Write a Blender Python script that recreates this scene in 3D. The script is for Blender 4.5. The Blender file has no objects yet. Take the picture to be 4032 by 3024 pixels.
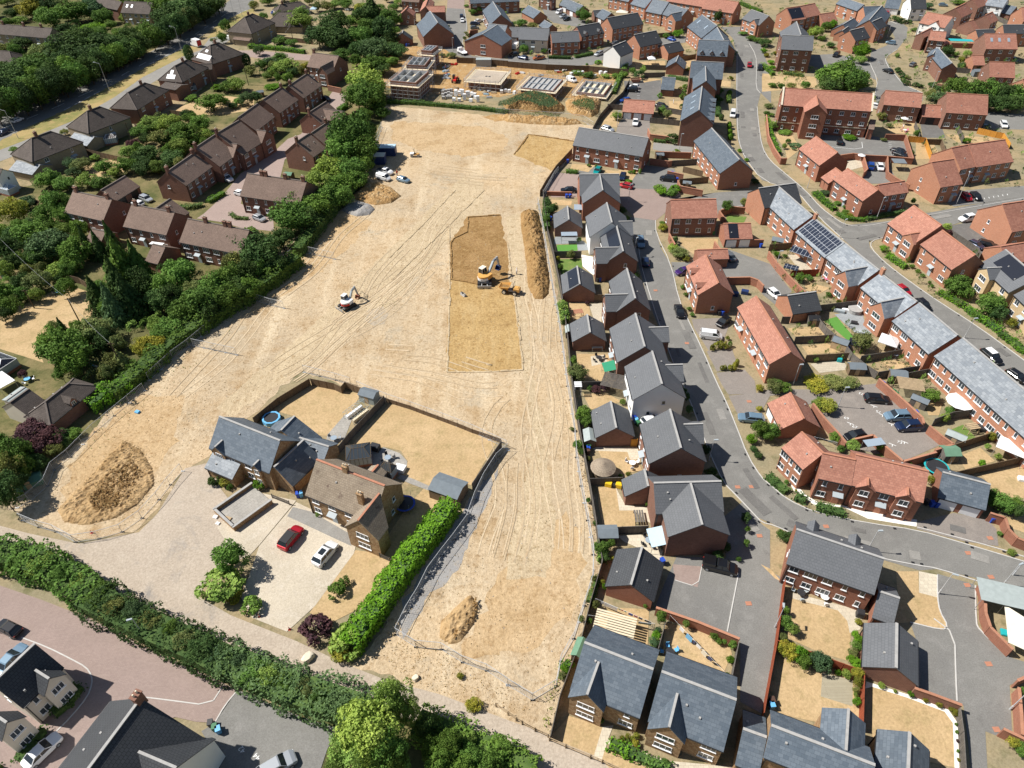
import bpy, bmesh, math, random
import numpy as np
from mathutils import Vector, Matrix, noise

HC = 90.0                      # drone height above the ground, metres
FPX, PITCH, ROLL = 2740.0, math.radians(41.6), math.radians(-0.95)
cP, sP, cR, sR = math.cos(PITCH), math.sin(PITCH), math.cos(ROLL), math.sin(ROLL)
V_R, V_F, V_U = Vector((1, 0, 0)), Vector((0, cP, -sP)), Vector((0, sP, cP))
scene = bpy.context.scene
C = scene.collection
cam_d = bpy.data.cameras.new('camera')
cam_d.sensor_width = 36
cam_d.lens = FPX / 4032 * 36
cam_d.clip_start, cam_d.clip_end = 1, 5000
cam = bpy.data.objects.new('camera', cam_d)
C.objects.link(cam)
cx, cy, cz = V_R * cR + V_U * sR, V_U * cR - V_R * sR, -V_F
cam.matrix_world = Matrix(((cx.x, cy.x, cz.x, 0), (cx.y, cy.y, cz.y, 0), (cx.z, cy.z, cz.z, HC), (0, 0, 0, 1)))
scene.camera = cam

SUN_EL, SHADOW_AZ = math.radians(50), math.radians(-9)      # shadows run towards +x
world = bpy.data.worlds.new('World')
scene.world = world
world.use_nodes = True
wn = world.node_tree.nodes
bg = wn['Background']
sky = wn.new('ShaderNodeTexSky')
sky.sky_type = 'NISHITA'
sky.sun_disc = False
sky.sun_elevation = SUN_EL
sun_dir = Vector((-math.cos(SHADOW_AZ) * math.cos(SUN_EL), -math.sin(SHADOW_AZ) * math.cos(SUN_EL), math.sin(SUN_EL)))
sky.sun_rotation = math.atan2(sun_dir.x, sun_dir.y)
sky.air_density, sky.dust_density = 1.0, 0.6
world.node_tree.links.new(sky.outputs[0], bg.inputs[0])
bg.inputs[1].default_value = 0.058
sd = bpy.data.lights.new('sun', 'SUN')
sd.energy = 5.0
sd.angle = math.radians(0.55)
sd.color = (1.0, 0.965, 0.90)
sun = bpy.data.objects.new('sun', sd)
C.objects.link(sun)
sun.rotation_euler = sun_dir.to_track_quat('Z', 'Y').to_euler()
scene.view_settings.view_transform = 'Standard'
scene.view_settings.look = 'None'
scene.view_settings.gamma = 1
scene.view_settings.exposure = 0.46
scene.cycles.max_bounces = 5
scene.cycles.diffuse_bounces = 3
scene.cycles.glossy_bounces = 2
scene.cycles.transmission_bounces = 3
scene.cycles.transparent_max_bounces = 6

TILES = {'O': (0, 0, 1 / 1.82278), 'E': (3400, 0, 2.0095), 'F': (1480, 160, 2.6458), 'G': (1960, 220, 2.6458),
         'K': (2880, 680, 3.1725)}
for i_, c_ in enumerate('ABCD'):
    for r_ in range(4):
        TILES[c_ + str(r_)] = (3032 if (c_ == 'D' and r_ in (1, 2)) else 1000 * i_, 750 * r_, 2.212 if r_ < 3 else 2212 / 1032)

def at(p, z=0.0):
    """survey point (tile, x, y) -> world point at height z"""
    ox, oy, s = TILES[p[0]]
    a, b = (ox + p[1] / s - 2016) / FPX, (oy + p[2] / s - 1512) / FPX
    a, b = cR * a + sR * b, -sR * a + cR * b
    d = V_R * a - V_U * b + V_F
    t = (z - HC) / d.z
    return Vector((d.x * t, d.y * t, z))

def mpp(p, z=0.0):
    """metres per tile pixel at that point (across the view)"""
    q = at(p, z)
    dist = (q - Vector((0, 0, HC))).dot(V_F)
    return dist / FPX / TILES[p[0]][2]

def pts(s, tile=None):
    out = []
    for tok in s.split():
        if ':' in tok:
            tile, tok = tok.split(':')
        x, y = tok.split(',')
        out.append((tile, float(x), float(y)))
    return out

def link(name, me, mat=None, parent=None):
    o = bpy.data.objects.new(name, me)
    C.objects.link(o)
    if mat is not None and me is not None:
        for m in (mat if isinstance(mat, (list, tuple)) else [mat]):
            me.materials.append(m)
    if parent is not None:
        o.parent = parent
    return o

def tag(o, label=None, cat=None, group=None, kind=None):
    if label: o['label'] = label
    if cat: o['category'] = cat
    if group: o['group'] = group
    if kind: o['kind'] = kind
    return o

def empty(name, loc, rz=0.0, label=None, cat=None, group=None):
    o = bpy.data.objects.new(name, None)
    o.empty_display_size = 0.3
    C.objects.link(o)
    o.location = loc
    o.rotation_euler = (0, 0, rz)
    return tag(o, label, cat, group)

def tree_of(o):
    return (o, [tree_of(c) for c in o.children])
def copy_tree(t, parent=None):
    c = t[0].copy()
    C.objects.link(c)
    c.parent = parent
    for ch in t[1]:
        copy_tree(ch, c)
    return c

class MB:
    """collects faces; builds ONE mesh"""
    def __init__(s): s.v, s.f, s.m, s.mi = [], [], [], 0
    def add(s, vs, fs):
        n = len(s.v)
        s.v += [tuple(v) for v in vs]
        s.f += [tuple(i + n for i in f) for f in fs]
        s.m += [s.mi] * len(fs)
        return s
    def quad(s, a, b, c, d): return s.add([a, b, c, d], [(0, 1, 2, 3)])
    def tri(s, a, b, c): return s.add([a, b, c], [(0, 1, 2)])
    def box(s, x0, x1, y0, y1, z0, z1):
        return s.add([(x0, y0, z0), (x1, y0, z0), (x1, y1, z0), (x0, y1, z0), (x0, y0, z1), (x1, y0, z1), (x1, y1, z1), (x0, y1, z1)],
                     [(0, 3, 2, 1), (4, 5, 6, 7), (0, 1, 5, 4), (1, 2, 6, 5), (2, 3, 7, 6), (3, 0, 4, 7)])
    def obox(s, p0, p1, w, z0, z1):
        """box along the line p0-p1"""
        p0, p1 = Vector(p0[:2]), Vector(p1[:2])
        d = (p1 - p0)
        if d.length < 1e-6: return s
        n = Vector((-d.y, d.x)).normalized() * w / 2
        a, b, c, e = p0 + n, p1 + n, p1 - n, p0 - n
        vs = [(q.x, q.y, z) for z in (z0, z1) for q in (e, c, b, a)]
        return s.add(vs, [(0, 3, 2, 1), (4, 5, 6, 7), (0, 1, 5, 4), (1, 2, 6, 5), (2, 3, 7, 6), (3, 0, 4, 7)])
    def bar(s, a, b, r, n=6, r2=None):
        a, b = Vector(a), Vector(b)
        d = (b - a).normalized()
        t = d.orthogonal().normalized()
        u = d.cross(t)
        r2 = r if r2 is None else r2
        vs = []
        for p, rr in ((a, r), (b, r2)):
            for k in range(n):
                w = 2 * math.pi * k / n
                vs.append(p + (t * math.cos(w) + u * math.sin(w)) * rr)
        fs = [(k, (k + 1) % n, n + (k + 1) % n, n + k) for k in range(n)]
        fs += [tuple(range(n - 1, -1, -1)), tuple(range(n, 2 * n))]
        return s.add(vs, fs)
    def beam(s, a, b, w, h):
        """rectangular bar between two 3-D points, w across, h upward-ish"""
        a, b = Vector(a), Vector(b)
        d = (b - a).normalized()
        t = d.cross(Vector((0, 0, 1)))
        t = (t.normalized() if t.length > 1e-4 else Vector((1, 0, 0))) * w / 2
        u = t.cross(d).normalized() * h / 2
        vs = [p + sx * t + sz * u for p in (a, b) for sx, sz in ((-1, -1), (1, -1), (1, 1), (-1, 1))]
        return s.add(vs, [(0, 1, 2, 3), (7, 6, 5, 4), (0, 4, 5, 1), (1, 5, 6, 2), (2, 6, 7, 3), (3, 7, 4, 0)])
    def prism(s, poly, z0, z1):
        n = len(poly)
        vs = [(p[0], p[1], z0) for p in poly] + [(p[0], p[1], z1) for p in poly]
        fs = [(k, (k + 1) % n, n + (k + 1) % n, n + k) for k in range(n)]
        fs += [tuple(range(n - 1, -1, -1)), tuple(range(n, 2 * n))]
        return s.add(vs, fs)
    def mesh(s, name='m', uv=True):
        me = bpy.data.meshes.new(name)
        me.from_pydata(s.v, [], s.f)
        if any(s.m):
            me.polygons.foreach_set('material_index', s.m)
        if uv and s.f:
            l = me.uv_layers.new(name='UVMap')
            dat = []
            Z = Vector((0, 0, 1))
            for p in me.polygons:
                n = p.normal
                t = Z.cross(n)
                t = t.normalized() if t.length > 1e-3 else Vector((1, 0, 0))
                b = n.cross(t)
                for vi in p.vertices:
                    co = me.vertices[vi].co
                    dat += [co.dot(t), co.dot(b)]
            l.data.foreach_set('uv', dat)
        me.update()
        return me
    def build(s, name, mat=None, parent=None, uv=True):
        if not s.f: return None
        return link(name, s.mesh(name, uv), mat, parent)

M = {}
def nt(name, rough=0.8, spec=0.3):
    m = bpy.data.materials.new(name)
    m.use_nodes = True
    t = m.node_tree
    b = t.nodes['Principled BSDF']
    b.inputs['Roughness'].default_value = rough
    b.inputs['Specular IOR Level'].default_value = spec
    M[name] = m
    return m, t, b

def N(t, typ, **kw):
    n = t.nodes.new(typ)
    for k, v in kw.items():
        if k.startswith('i_'):
            n.inputs[k[2:].replace('_', ' ')].default_value = v
        else:
            setattr(n, k, v)
    return n

def mix(t, fac, a, b, typ='MIX'):
    n = t.nodes.new('ShaderNodeMix')
    n.data_type = 'RGBA'
    n.blend_type = typ
    for sock, v in ((0, fac), (6, a), (7, b)):
        if hasattr(v, 'links') or hasattr(v, 'is_linked'):
            t.links.new(v, n.inputs[sock])
        elif sock == 0: n.inputs[0].default_value = v
        else: n.inputs[sock].default_value = (*v, 1)
    return n.outputs[2]

def noisef(t, scale, detail=4, rough=0.6, lo=0.35, hi=0.65, vec=None, dist=0.0):
    n = N(t, 'ShaderNodeTexNoise', i_Scale=scale, i_Detail=detail, i_Roughness=rough, i_Distortion=dist)
    if vec is not None: t.links.new(vec, n.inputs['Vector'])
    r = N(t, 'ShaderNodeMapRange')
    r.inputs[1].default_value, r.inputs[2].default_value = lo, hi
    t.links.new(n.outputs[0], r.inputs[0])
    return r.outputs[0]

def world_vec(t, sx=1, sy=1, rz=0.0):
    g = N(t, 'ShaderNodeNewGeometry')
    mp = N(t, 'ShaderNodeMapping')
    mp.inputs['Rotation'].default_value = (0, 0, rz)
    mp.inputs['Scale'].default_value = (sx, sy, 1)
    t.links.new(g.outputs['Position'], mp.inputs[0])
    return mp.outputs[0]

def out(t, b, col, bump=None, strength=0.3, dist=0.05):
    t.links.new(col, b.inputs['Base Color'])
    if bump is not None:
        bn = N(t, 'ShaderNodeBump', i_Strength=strength, i_Distance=dist)
        t.links.new(bump, bn.inputs['Height'])
        t.links.new(bn.outputs[0], b.inputs['Normal'])

def earth(name, c1, c2, c3=None, s1=0.05, s2=0.6, fine=3.0, bump=0.4, rough=0.95, streak=None, c4=None):
    """ground: broad patches, medium mottling, fine grain"""
    m, t, b = nt(name, rough, 0.1)
    w = world_vec(t)
    col = mix(t, noisef(t, s1, 5, 0.6, 0.38, 0.62, w), c1, c2)
    if c3: col = mix(t, noisef(t, s2, 5, 0.7, 0.5, 0.72, w), col, c3)
    if streak:
        ws = world_vec(t, streak[1], streak[2], streak[0])
        col = mix(t, noisef(t, 1.0, 4, 0.6, 0.5, 0.75, ws), col, streak[3])
    if c4: col = mix(t, noisef(t, c4[1], 6, 0.75, 0.56, 0.74, w, 0.5), col, c4[0])
    f = noisef(t, fine, 5, 0.8, 0.3, 0.7, w)
    if bump >= .8: col = mix(t, noisef(t, .75, 7, 0.8, 0.52, 0.66, w), col, mix(t, 1.0, col, (0.66, 0.58, 0.48), 'MULTIPLY'))
    col = mix(t, f, mix(t, 1.0, col, (0.72, 0.70, 0.68) if bump < .8 else (0.66, 0.62, 0.56), 'MULTIPLY'), mix(t, 1.0, col, (1.16, 1.16, 1.16) if bump < .8 else (1.18, 1.18, 1.16), 'MULTIPLY'))
    out(t, b, col, noisef(t, fine * 0.5, 6, 0.75, 0.0, 1.0, w) if bump else None, bump, 0.25)
    return m

def plain(name, c, rough=0.7, spec=0.3, var=0.12, scale=1.5, metal=0.0, bump=0):
    m, t, b = nt(name, rough, spec)
    b.inputs['Metallic'].default_value = metal
    if var:
        k = N(t, 'ShaderNodeTexCoord').outputs['Object']
        f = noisef(t, scale, 4, 0.65, 0.3, 0.7, k)
        col = mix(t, f, tuple(x * (1 - var) for x in c), tuple(min(1, x * (1 + var)) for x in c))
        out(t, b, col, f if bump else None, bump)
    else:
        b.inputs['Base Color'].default_value = (*c, 1)
    return m

def tiled(name, c1, c2, mortar, bw, bh, mort=0.02, rough=0.7, spec=0.3, patch=None, msmooth=0.2, stain=0.2, bump=0.25, squash=0.5):
    """brick / tile pattern laid along each face (UV in metres)"""
    m, t, b = nt(name, rough, spec)
    uv = N(t, 'ShaderNodeTexCoord').outputs['UV']
    br = N(t, 'ShaderNodeTexBrick', i_Scale=1.0)
    br.offset = squash
    br.inputs['Color1'].default_value = (*c1, 1)
    br.inputs['Color2'].default_value = (*c2, 1)
    br.inputs['Mortar'].default_value = (*mortar, 1)
    br.inputs['Brick Width'].default_value = bw
    br.inputs['Row Height'].default_value = bh
    br.inputs['Mortar Size'].default_value = mort
    br.inputs['Mortar Smooth'].default_value = msmooth
    t.links.new(uv, br.inputs['Vector'])
    col = br.outputs[0]
    g = world_vec(t)
    col = mix(t, noisef(t, 2.2, 5, 0.75, 0.45, 0.8, g), col, mix(t, 1.0, col, (1 - stain * 1.3,) * 3, 'MULTIPLY'))
    col = mix(t, noisef(t, 0.35, 4, 0.6, 0.3, 0.75, g), col, mix(t, 1.0, col, (1 - stain,) * 3, 'MULTIPLY'))
    if patch:
        col = mix(t, noisef(t, patch[1], 5, 0.7, patch[2], patch[3], g), col, patch[0])
    oi = N(t, 'ShaderNodeObjectInfo')
    r = N(t, 'ShaderNodeMapRange')
    r.inputs[3].default_value, r.inputs[4].default_value = 0.88, 1.1
    t.links.new(oi.outputs['Random'], r.inputs[0])
    cc = N(t, 'ShaderNodeCombineColor')
    for i in range(3): t.links.new(r.outputs[0], cc.inputs[i])
    col = mix(t, 1.0, col, cc.outputs[0], 'MULTIPLY')
    out(t, b, col, br.outputs['Fac'] if bump else None, bump, 0.02)
    return m

TAN = (0.46, 0.335, 0.195)
earth('site_ground', (0.58, 0.445, 0.29), (0.47, 0.38, 0.27), (0.40, 0.275, 0.15), 0.022, 0.10, 2.2, 0.9, streak=(0.5, 0.22, 0.025, (0.64, 0.53, 0.38)), c4=((0.40, 0.36, 0.29), 0.07))
earth('dry_lawn', (0.52, 0.375, 0.21), (0.45, 0.32, 0.17), (0.35, 0.265, 0.13), 0.12, 0.5, 2.6, 0.35)
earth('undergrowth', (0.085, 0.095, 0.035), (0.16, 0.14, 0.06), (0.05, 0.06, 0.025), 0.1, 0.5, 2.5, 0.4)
earth('green_garden', (0.10, 0.11, 0.04), (0.24, 0.19, 0.095), (0.075, 0.085, 0.03), 0.09, 0.35, 2.5, 0.4)
earth('garden_ground', (0.36, 0.275, 0.16), (0.27, 0.235, 0.15), (0.15, 0.145, 0.07), 0.06, 0.3, 2.5, 0.4)
earth('site_warm', (0.51, 0.365, 0.21), (0.56, 0.42, 0.265), (0.40, 0.27, 0.14), 0.05, 0.15, 2.2, 0.9)
earth('spoil', (0.53, 0.375, 0.21), (0.42, 0.285, 0.145), (0.28, 0.18, 0.09), 0.12, 0.6, 2.6, 0.9)
earth('stripped_soil', (0.49, 0.34, 0.16), (0.44, 0.295, 0.13), (0.34, 0.22, 0.095), 0.10, 0.35, 2.0, 0.9, streak=(0.1, 0.6, 0.12, (0.51, 0.37, 0.19)))
earth('dusty', (0.47, 0.40, 0.31), (0.42, 0.36, 0.29), (0.50, 0.40, 0.27), 0.2, 0.5, 2.4, 0.9)
earth('fresh_soil', (0.35, 0.22, 0.10), (0.28, 0.17, 0.07), (0.41, 0.275, 0.13), 0.2, 0.6, 2.4, 0.9)
earth('clay_soil', (0.45, 0.29, 0.135), (0.38, 0.23, 0.10), (0.54, 0.42, 0.26), 0.15, 0.5, 2.0, 0.9)
earth('gravel_grey', (0.34, 0.33, 0.32), (0.28, 0.27, 0.26), (0.40, 0.35, 0.29), 0.2, 0.8, 5.0, 0.4)
earth('beige_track', (0.45, 0.38, 0.305), (0.40, 0.335, 0.265), (0.49, 0.42, 0.34), 0.06, 0.3, 3.0, 0.3, c4=((0.27, 0.25, 0.23), 0.12))
earth('pale_gravel', (0.54, 0.475, 0.375), (0.47, 0.41, 0.32), (0.58, 0.52, 0.43), 0.15, 0.6, 4.5, 0.25)
earth('haul_track', (0.58, 0.47, 0.32), (0.52, 0.42, 0.285), (0.44, 0.345, 0.225), 0.08, 0.4, 2.6, 0.85, streak=(-.87, 0.9, 0.05, (0.47, 0.37, 0.25)))
earth('rut_pale', (0.61, 0.49, 0.335), (0.58, 0.46, 0.31), (0.54, 0.41, 0.26), 0.2, 0.6, 3.0, 0.7)
earth('rut_dark', (0.50, 0.385, 0.25), (0.53, 0.415, 0.27), (0.45, 0.32, 0.19), 0.2, 0.6, 3.0, 0.7)
earth('asphalt', (0.215, 0.21, 0.195), (0.19, 0.185, 0.175), (0.25, 0.243, 0.228), 0.06, 0.3, 6.0, 0.1, 0.85, c4=((0.165, 0.16, 0.152), 0.25))
earth('asphalt_dark', (0.165, 0.16, 0.152), (0.145, 0.14, 0.134), (0.20, 0.193, 0.182), 0.1, 0.5, 6.0, 0.1, 0.85)
earth('drive_brown', (0.26, 0.23, 0.205), (0.235, 0.21, 0.19), (0.30, 0.265, 0.235), 0.1, 0.4, 6.0, 0.1, 0.85)
earth('footway', (0.28, 0.27, 0.25), (0.255, 0.245, 0.228), (0.31, 0.298, 0.275), 0.1, 0.5, 6.0, 0.1, 0.85)
earth('verge_grass', (0.38, 0.29, 0.13), (0.20, 0.20, 0.07), (0.42, 0.29, 0.14), 0.08, 0.3, 2.5, 0.4)
earth('lush_grass', (0.11, 0.20, 0.045), (0.16, 0.22, 0.06), (0.22, 0.26, 0.08), 0.3, 0.8, 4.0, 0.3)
earth('bark_soil', (0.17, 0.115, 0.075), (0.14, 0.10, 0.065), (0.22, 0.16, 0.10), 0.3, 0.8, 5.0, 0.4)
plain('fake_turf', (0.10, 0.25, 0.05), 0.9, 0.1, 0.08, 3)
tiled('block_paving', (0.36, 0.275, 0.24), (0.32, 0.24, 0.21), (0.29, 0.22, 0.19), 0.3, 0.15, 0.015, 0.9, 0.2, stain=0.1)
tiled('grey_slabs', (0.40, 0.375, 0.335), (0.36, 0.335, 0.30), (0.26, 0.245, 0.22), 0.6, 0.6, 0.02, 0.85, 0.2, stain=0.2)
tiled('patio', (0.60, 0.53, 0.41), (0.54, 0.47, 0.36), (0.41, 0.35, 0.27), 0.6, 0.6, 0.02, 0.85, 0.2, stain=0.12)
tiled('grey_patio', (0.33, 0.35, 0.36), (0.29, 0.31, 0.32), (0.22, 0.23, 0.24), 0.9, 0.6, 0.02, 0.8, 0.2, stain=0.12)
plain('white_paving', (0.80, 0.77, 0.70), 0.8, 0.2, 0.06)
plain('kerb_stone', (0.50, 0.48, 0.45), 0.85, 0.2, 0.1)
plain('road_paint', (0.75, 0.75, 0.73), 0.7, 0.2, 0.1)
tiled('red_brick', (0.345, 0.145, 0.092), (0.29, 0.118, 0.075), (0.36, 0.22, 0.16), 0.45, 0.15, 0.012, 0.85, 0.15, stain=0.12)
tiled('brown_brick', (0.265, 0.132, 0.093), (0.215, 0.105, 0.075), (0.28, 0.19, 0.15), 0.45, 0.15, 0.012, 0.85, 0.15, stain=0.15)
tiled('orange_brick', (0.44, 0.20, 0.122), (0.385, 0.17, 0.10), (0.44, 0.28, 0.20), 0.45, 0.15, 0.012, 0.85, 0.15, stain=0.1)
tiled('yellow_brick', (0.56, 0.42, 0.24), (0.50, 0.36, 0.20), (0.50, 0.40, 0.27), 0.45, 0.15, 0.012, 0.85, 0.15, stain=0.08)
plain('white_render', (0.80, 0.80, 0.78), 0.85, 0.2, 0.03, 0.5)
plain('cream_render', (0.62, 0.56, 0.47), 0.85, 0.2, 0.05, 0.5)
plain('tan_render', (0.30, 0.245, 0.17), 0.9, 0.2, 0.15, 2)
plain('dark_stuff', (0.02, 0.02, 0.022), 0.5, 0.4, 0.2)
m_, t_, b_ = nt('ironstone', 0.9, 0.15)
uv_ = N(t_, 'ShaderNodeTexCoord').outputs['UV']
vo_ = N(t_, 'ShaderNodeTexVoronoi', i_Scale=3.2)
t_.links.new(uv_, vo_.inputs['Vector'])
sep_ = N(t_, 'ShaderNodeSeparateColor')
t_.links.new(vo_.outputs['Color'], sep_.inputs[0])
c_ = mix(t_, sep_.outputs[0], (0.28, 0.165, 0.085), (0.44, 0.31, 0.18))
c_ = mix(t_, noisef(t_, 6.0, 3, 0.6, 0.45, 0.7, uv_), c_, (0.22, 0.13, 0.07))
out(t_, b_, c_, vo_.outputs['Distance'], 0.4, 0.03)
tiled('slate_roof', (0.135, 0.162, 0.192), (0.088, 0.112, 0.14), (0.06, 0.075, 0.095), 0.6, 0.42, 0.015, 0.55, 0.4, stain=0.12)
tiled('pale_slate', (0.29, 0.315, 0.34), (0.17, 0.195, 0.225), (0.12, 0.135, 0.155), 0.7, 0.5, 0.015, 0.6, 0.4, stain=0.15)
tiled('grey_tile_roof', (0.135, 0.14, 0.150), (0.12, 0.125, 0.134), (0.075, 0.08, 0.086), 0.42, 0.42, 0.025, 0.6, 0.35, stain=0.1, msmooth=0.6)
tiled('dark_tile_roof', (0.068, 0.072, 0.078), (0.058, 0.061, 0.067), (0.028, 0.03, 0.033), 0.42, 0.4, 0.03, 0.6, 0.35, stain=0.12)
tiled('red_tile_roof', (0.45, 0.215, 0.15), (0.35, 0.155, 0.107), (0.26, 0.125, 0.10), 0.45, 0.36, 0.02, 0.75, 0.2, stain=0.15)
tiled('brown_tile_roof', (0.27, 0.19, 0.15), (0.23, 0.16, 0.127), (0.08, 0.058, 0.05), 0.4, 0.3, 0.02, 0.85, 0.2, stain=0.2)
tiled('old_tile_roof', (0.135, 0.110, 0.095), (0.11, 0.09, 0.078), (0.06, 0.05, 0.045), 0.4, 0.3, 0.02, 0.85, 0.2, stain=0.3)
tiled('lichen_tile_roof', (0.37, 0.30, 0.225), (0.31, 0.245, 0.18), (0.20, 0.16, 0.12), 0.4, 0.35, 0.02, 0.9, 0.15, patch=((0.15, 0.105, 0.085), 0.7, 0.60, 0.68), stain=0.2)
plain('felt_grey', (0.16, 0.185, 0.205), 0.85, 0.2, 0.1)
plain('felt_pale', (0.33, 0.37, 0.36), 0.85, 0.2, 0.1)
plain('felt_green', (0.13, 0.24, 0.16), 0.85, 0.2, 0.1)
plain('ridge_grey', (0.36, 0.35, 0.335), 0.85, 0.2, 0.12)
plain('ridge_red', (0.42, 0.19, 0.12), 0.85, 0.2, 0.12)
plain('ridge_dark', (0.15, 0.125, 0.11), 0.85, 0.2, 0.12)
plain('cream_stone', (0.66, 0.58, 0.45), 0.85, 0.2, 0.06)
plain('upvc', (0.80, 0.80, 0.80), 0.4, 0.4, 0.02)
plain('black_plastic', (0.02, 0.02, 0.022), 0.5, 0.4, 0)
plain('grey_metal', (0.42, 0.44, 0.46), 0.45, 0.5, 0.05, 1.5, 0.6)
plain('grey_paint', (0.36, 0.40, 0.42), 0.6, 0.3, 0.05)
m_, t_, b_ = nt('glass', 0.12, 0.6)
b_.inputs['Base Color'].default_value = (0.045, 0.055, 0.065, 1)
m_, t_, b_ = nt('car_glass', 0.08, 0.7)
b_.inputs['Base Color'].default_value = (0.02, 0.025, 0.03, 1)
m_, t_, b_ = nt('pale_glass', 0.15, 0.6)
b_.inputs['Base Color'].default_value = (0.30, 0.36, 0.42, 1)
tiled('solar_cells', (0.022, 0.028, 0.045), (0.020, 0.025, 0.04), (0.45, 0.47, 0.5), 1.0, 1.65, 0.035, 0.2, 0.6, stain=0.0, bump=0, squash=0.0)
plain('solar_black', (0.016, 0.018, 0.026), 0.25, 0.6, 0)
tiled('fence_wood', (0.24, 0.17, 0.11), (0.20, 0.14, 0.09), (0.08, 0.06, 0.04), 0.15, 3.0, 0.01, 0.9, 0.1, stain=0.3, bump=0.1)
tiled('fence_grey', (0.19, 0.17, 0.15), (0.155, 0.14, 0.125), (0.06, 0.055, 0.05), 0.15, 3.0, 0.01, 0.9, 0.1, stain=0.3, bump=0.1)
tiled('fence_orange', (0.62, 0.30, 0.06), (0.55, 0.26, 0.05), (0.30, 0.15, 0.04), 0.15, 3.0, 0.01, 0.9, 0.1, stain=0.1, bump=0.1)
tiled('fence_red', (0.34, 0.09, 0.045), (0.29, 0.075, 0.04), (0.13, 0.04, 0.02), 0.15, 3.0, 0.01, 0.9, 0.1, stain=0.1, bump=0.1)
tiled('decking', (0.46, 0.41, 0.30), (0.40, 0.35, 0.25), (0.2, 0.17, 0.12), 8.0, 0.14, 0.015, 0.9, 0.1, stain=0.1, bump=0.1)
plain('timber', (0.42, 0.31, 0.19), 0.85, 0.15, 0.15)
plain('pale_timber', (0.66, 0.56, 0.40), 0.85, 0.15, 0.08)
plain('galvanised', (0.50, 0.51, 0.52), 0.5, 0.4, 0.08, 2, 0.2)
plain('block_grey', (0.42, 0.44, 0.46), 0.9, 0.15, 0.08)
plain('bark', (0.10, 0.075, 0.05), 0.95, 0.1, 0.25, 3)
for n_, c_ in dict(blue=(0.02, 0.07, 0.42), green=(0.04, 0.16, 0.07), black=(0.03, 0.03, 0.033), brown=(0.09, 0.05, 0.035), yellow=(0.75, 0.50, 0.02),
                   red=(0.55, 0.03, 0.02), teal=(0.02, 0.38, 0.40), sky=(0.14, 0.42, 0.70), white=(0.78, 0.78, 0.78), orange=(0.62, 0.33, 0.09),
                   cloth_green=(0.03, 0.24, 0.13), pale_blue=(0.42, 0.56, 0.64), cream=(0.72, 0.66, 0.54), navy=(0.02, 0.04, 0.13), pink=(0.62, 0.18, 0.30)).items():
    plain('p_' + n_, c_, 0.5, 0.4, 0.05)

def paint(name, c, metal=0.3):
    m, t, b = nt('paint_' + name, 0.28, 0.5)
    b.inputs['Base Color'].default_value = (*c, 1)
    b.inputs['Metallic'].default_value = metal
    b.inputs['Coat Weight'].default_value = 0.5
    b.inputs['Coat Roughness'].default_value = 0.1
for n_, c_ in dict(white=(0.75, 0.75, 0.75), black=(0.012, 0.012, 0.014), silver=(0.42, 0.44, 0.46), grey=(0.14, 0.15, 0.16), red=(0.42, 0.01, 0.02),
                   blue=(0.01, 0.06, 0.30), bluegrey=(0.17, 0.26, 0.34), navy=(0.012, 0.025, 0.07), teal=(0.0, 0.30, 0.30), orange=(0.38, 0.11, 0.03),
                   purple=(0.06, 0.02, 0.14), paleblue=(0.28, 0.42, 0.55)).items():
    paint(n_, c_, 0.0 if n_ == 'white' else 0.3)

def leaf(name, c1, c2, c3):
    m, t, b = nt(name, 0.75, 0.12)
    g = N(t, 'ShaderNodeNewGeometry')
    oi = N(t, 'ShaderNodeObjectInfo')
    col = mix(t, g.outputs['Random Per Island'], c1, c2)
    tc = N(t, 'ShaderNodeTexCoord').outputs['Object']
    col = mix(t, noisef(t, 0.9, 3, 0.6, 0.42, 0.66, tc), col, c3)
    warm = N(t, 'ShaderNodeMath', operation='FRACT')
    wm = N(t, 'ShaderNodeMath', operation='MULTIPLY'); wm.inputs[1].default_value = 7.3
    t.links.new(oi.outputs['Random'], wm.inputs[0]); t.links.new(wm.outputs[0], warm.inputs[0])
    col = mix(t, warm.outputs[0], col, mix(t, 1.0, col, (1.2, 1.04, .85), 'MULTIPLY'))
    r = N(t, 'ShaderNodeMapRange')
    r.inputs[3].default_value, r.inputs[4].default_value = 0.65, 1.25
    t.links.new(oi.outputs['Random'], r.inputs[0])
    cc = N(t, 'ShaderNodeCombineColor')
    for i in range(3): t.links.new(r.outputs[0], cc.inputs[i])
    col = mix(t, 1.0, col, cc.outputs[0], 'MULTIPLY')
    t.links.new(col, b.inputs['Base Color'])
    b.inputs['Transmission Weight'].default_value = 0.0
    tr = N(t, 'ShaderNodeBsdfTranslucent')
    t.links.new(col, tr.inputs[0])
    ms = N(t, 'ShaderNodeMixShader', i_Fac=0.22)
    t.links.new(b.outputs[0], ms.inputs[1])
    t.links.new(tr.outputs[0], ms.inputs[2])
    t.links.new(ms.outputs[0], t.nodes['Material Output'].inputs[0])
leaf('leaf_green', (0.102, 0.205, 0.038), (0.162, 0.282, 0.06), (0.077, 0.162, 0.034))
leaf('leaf_dark', (0.06, 0.12, 0.034), (0.094, 0.162, 0.051), (0.043, 0.094, 0.03))
leaf('leaf_light', (0.222, 0.342, 0.077), (0.29, 0.41, 0.102), (0.137, 0.239, 0.051))
leaf('leaf_olive', (0.171, 0.213, 0.068), (0.239, 0.265, 0.094), (0.111, 0.162, 0.051))
leaf('leaf_yellow', (0.27, 0.29, 0.04), (0.34, 0.33, 0.06), (0.14, 0.19, 0.03))
leaf('leaf_purple', (0.094, 0.048, 0.06), (0.137, 0.068, 0.077), (0.06, 0.034, 0.048))
leaf('leaf_bright', (0.113, 0.266, 0.02), (0.16, 0.346, 0.027), (0.08, 0.186, 0.02))
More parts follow.
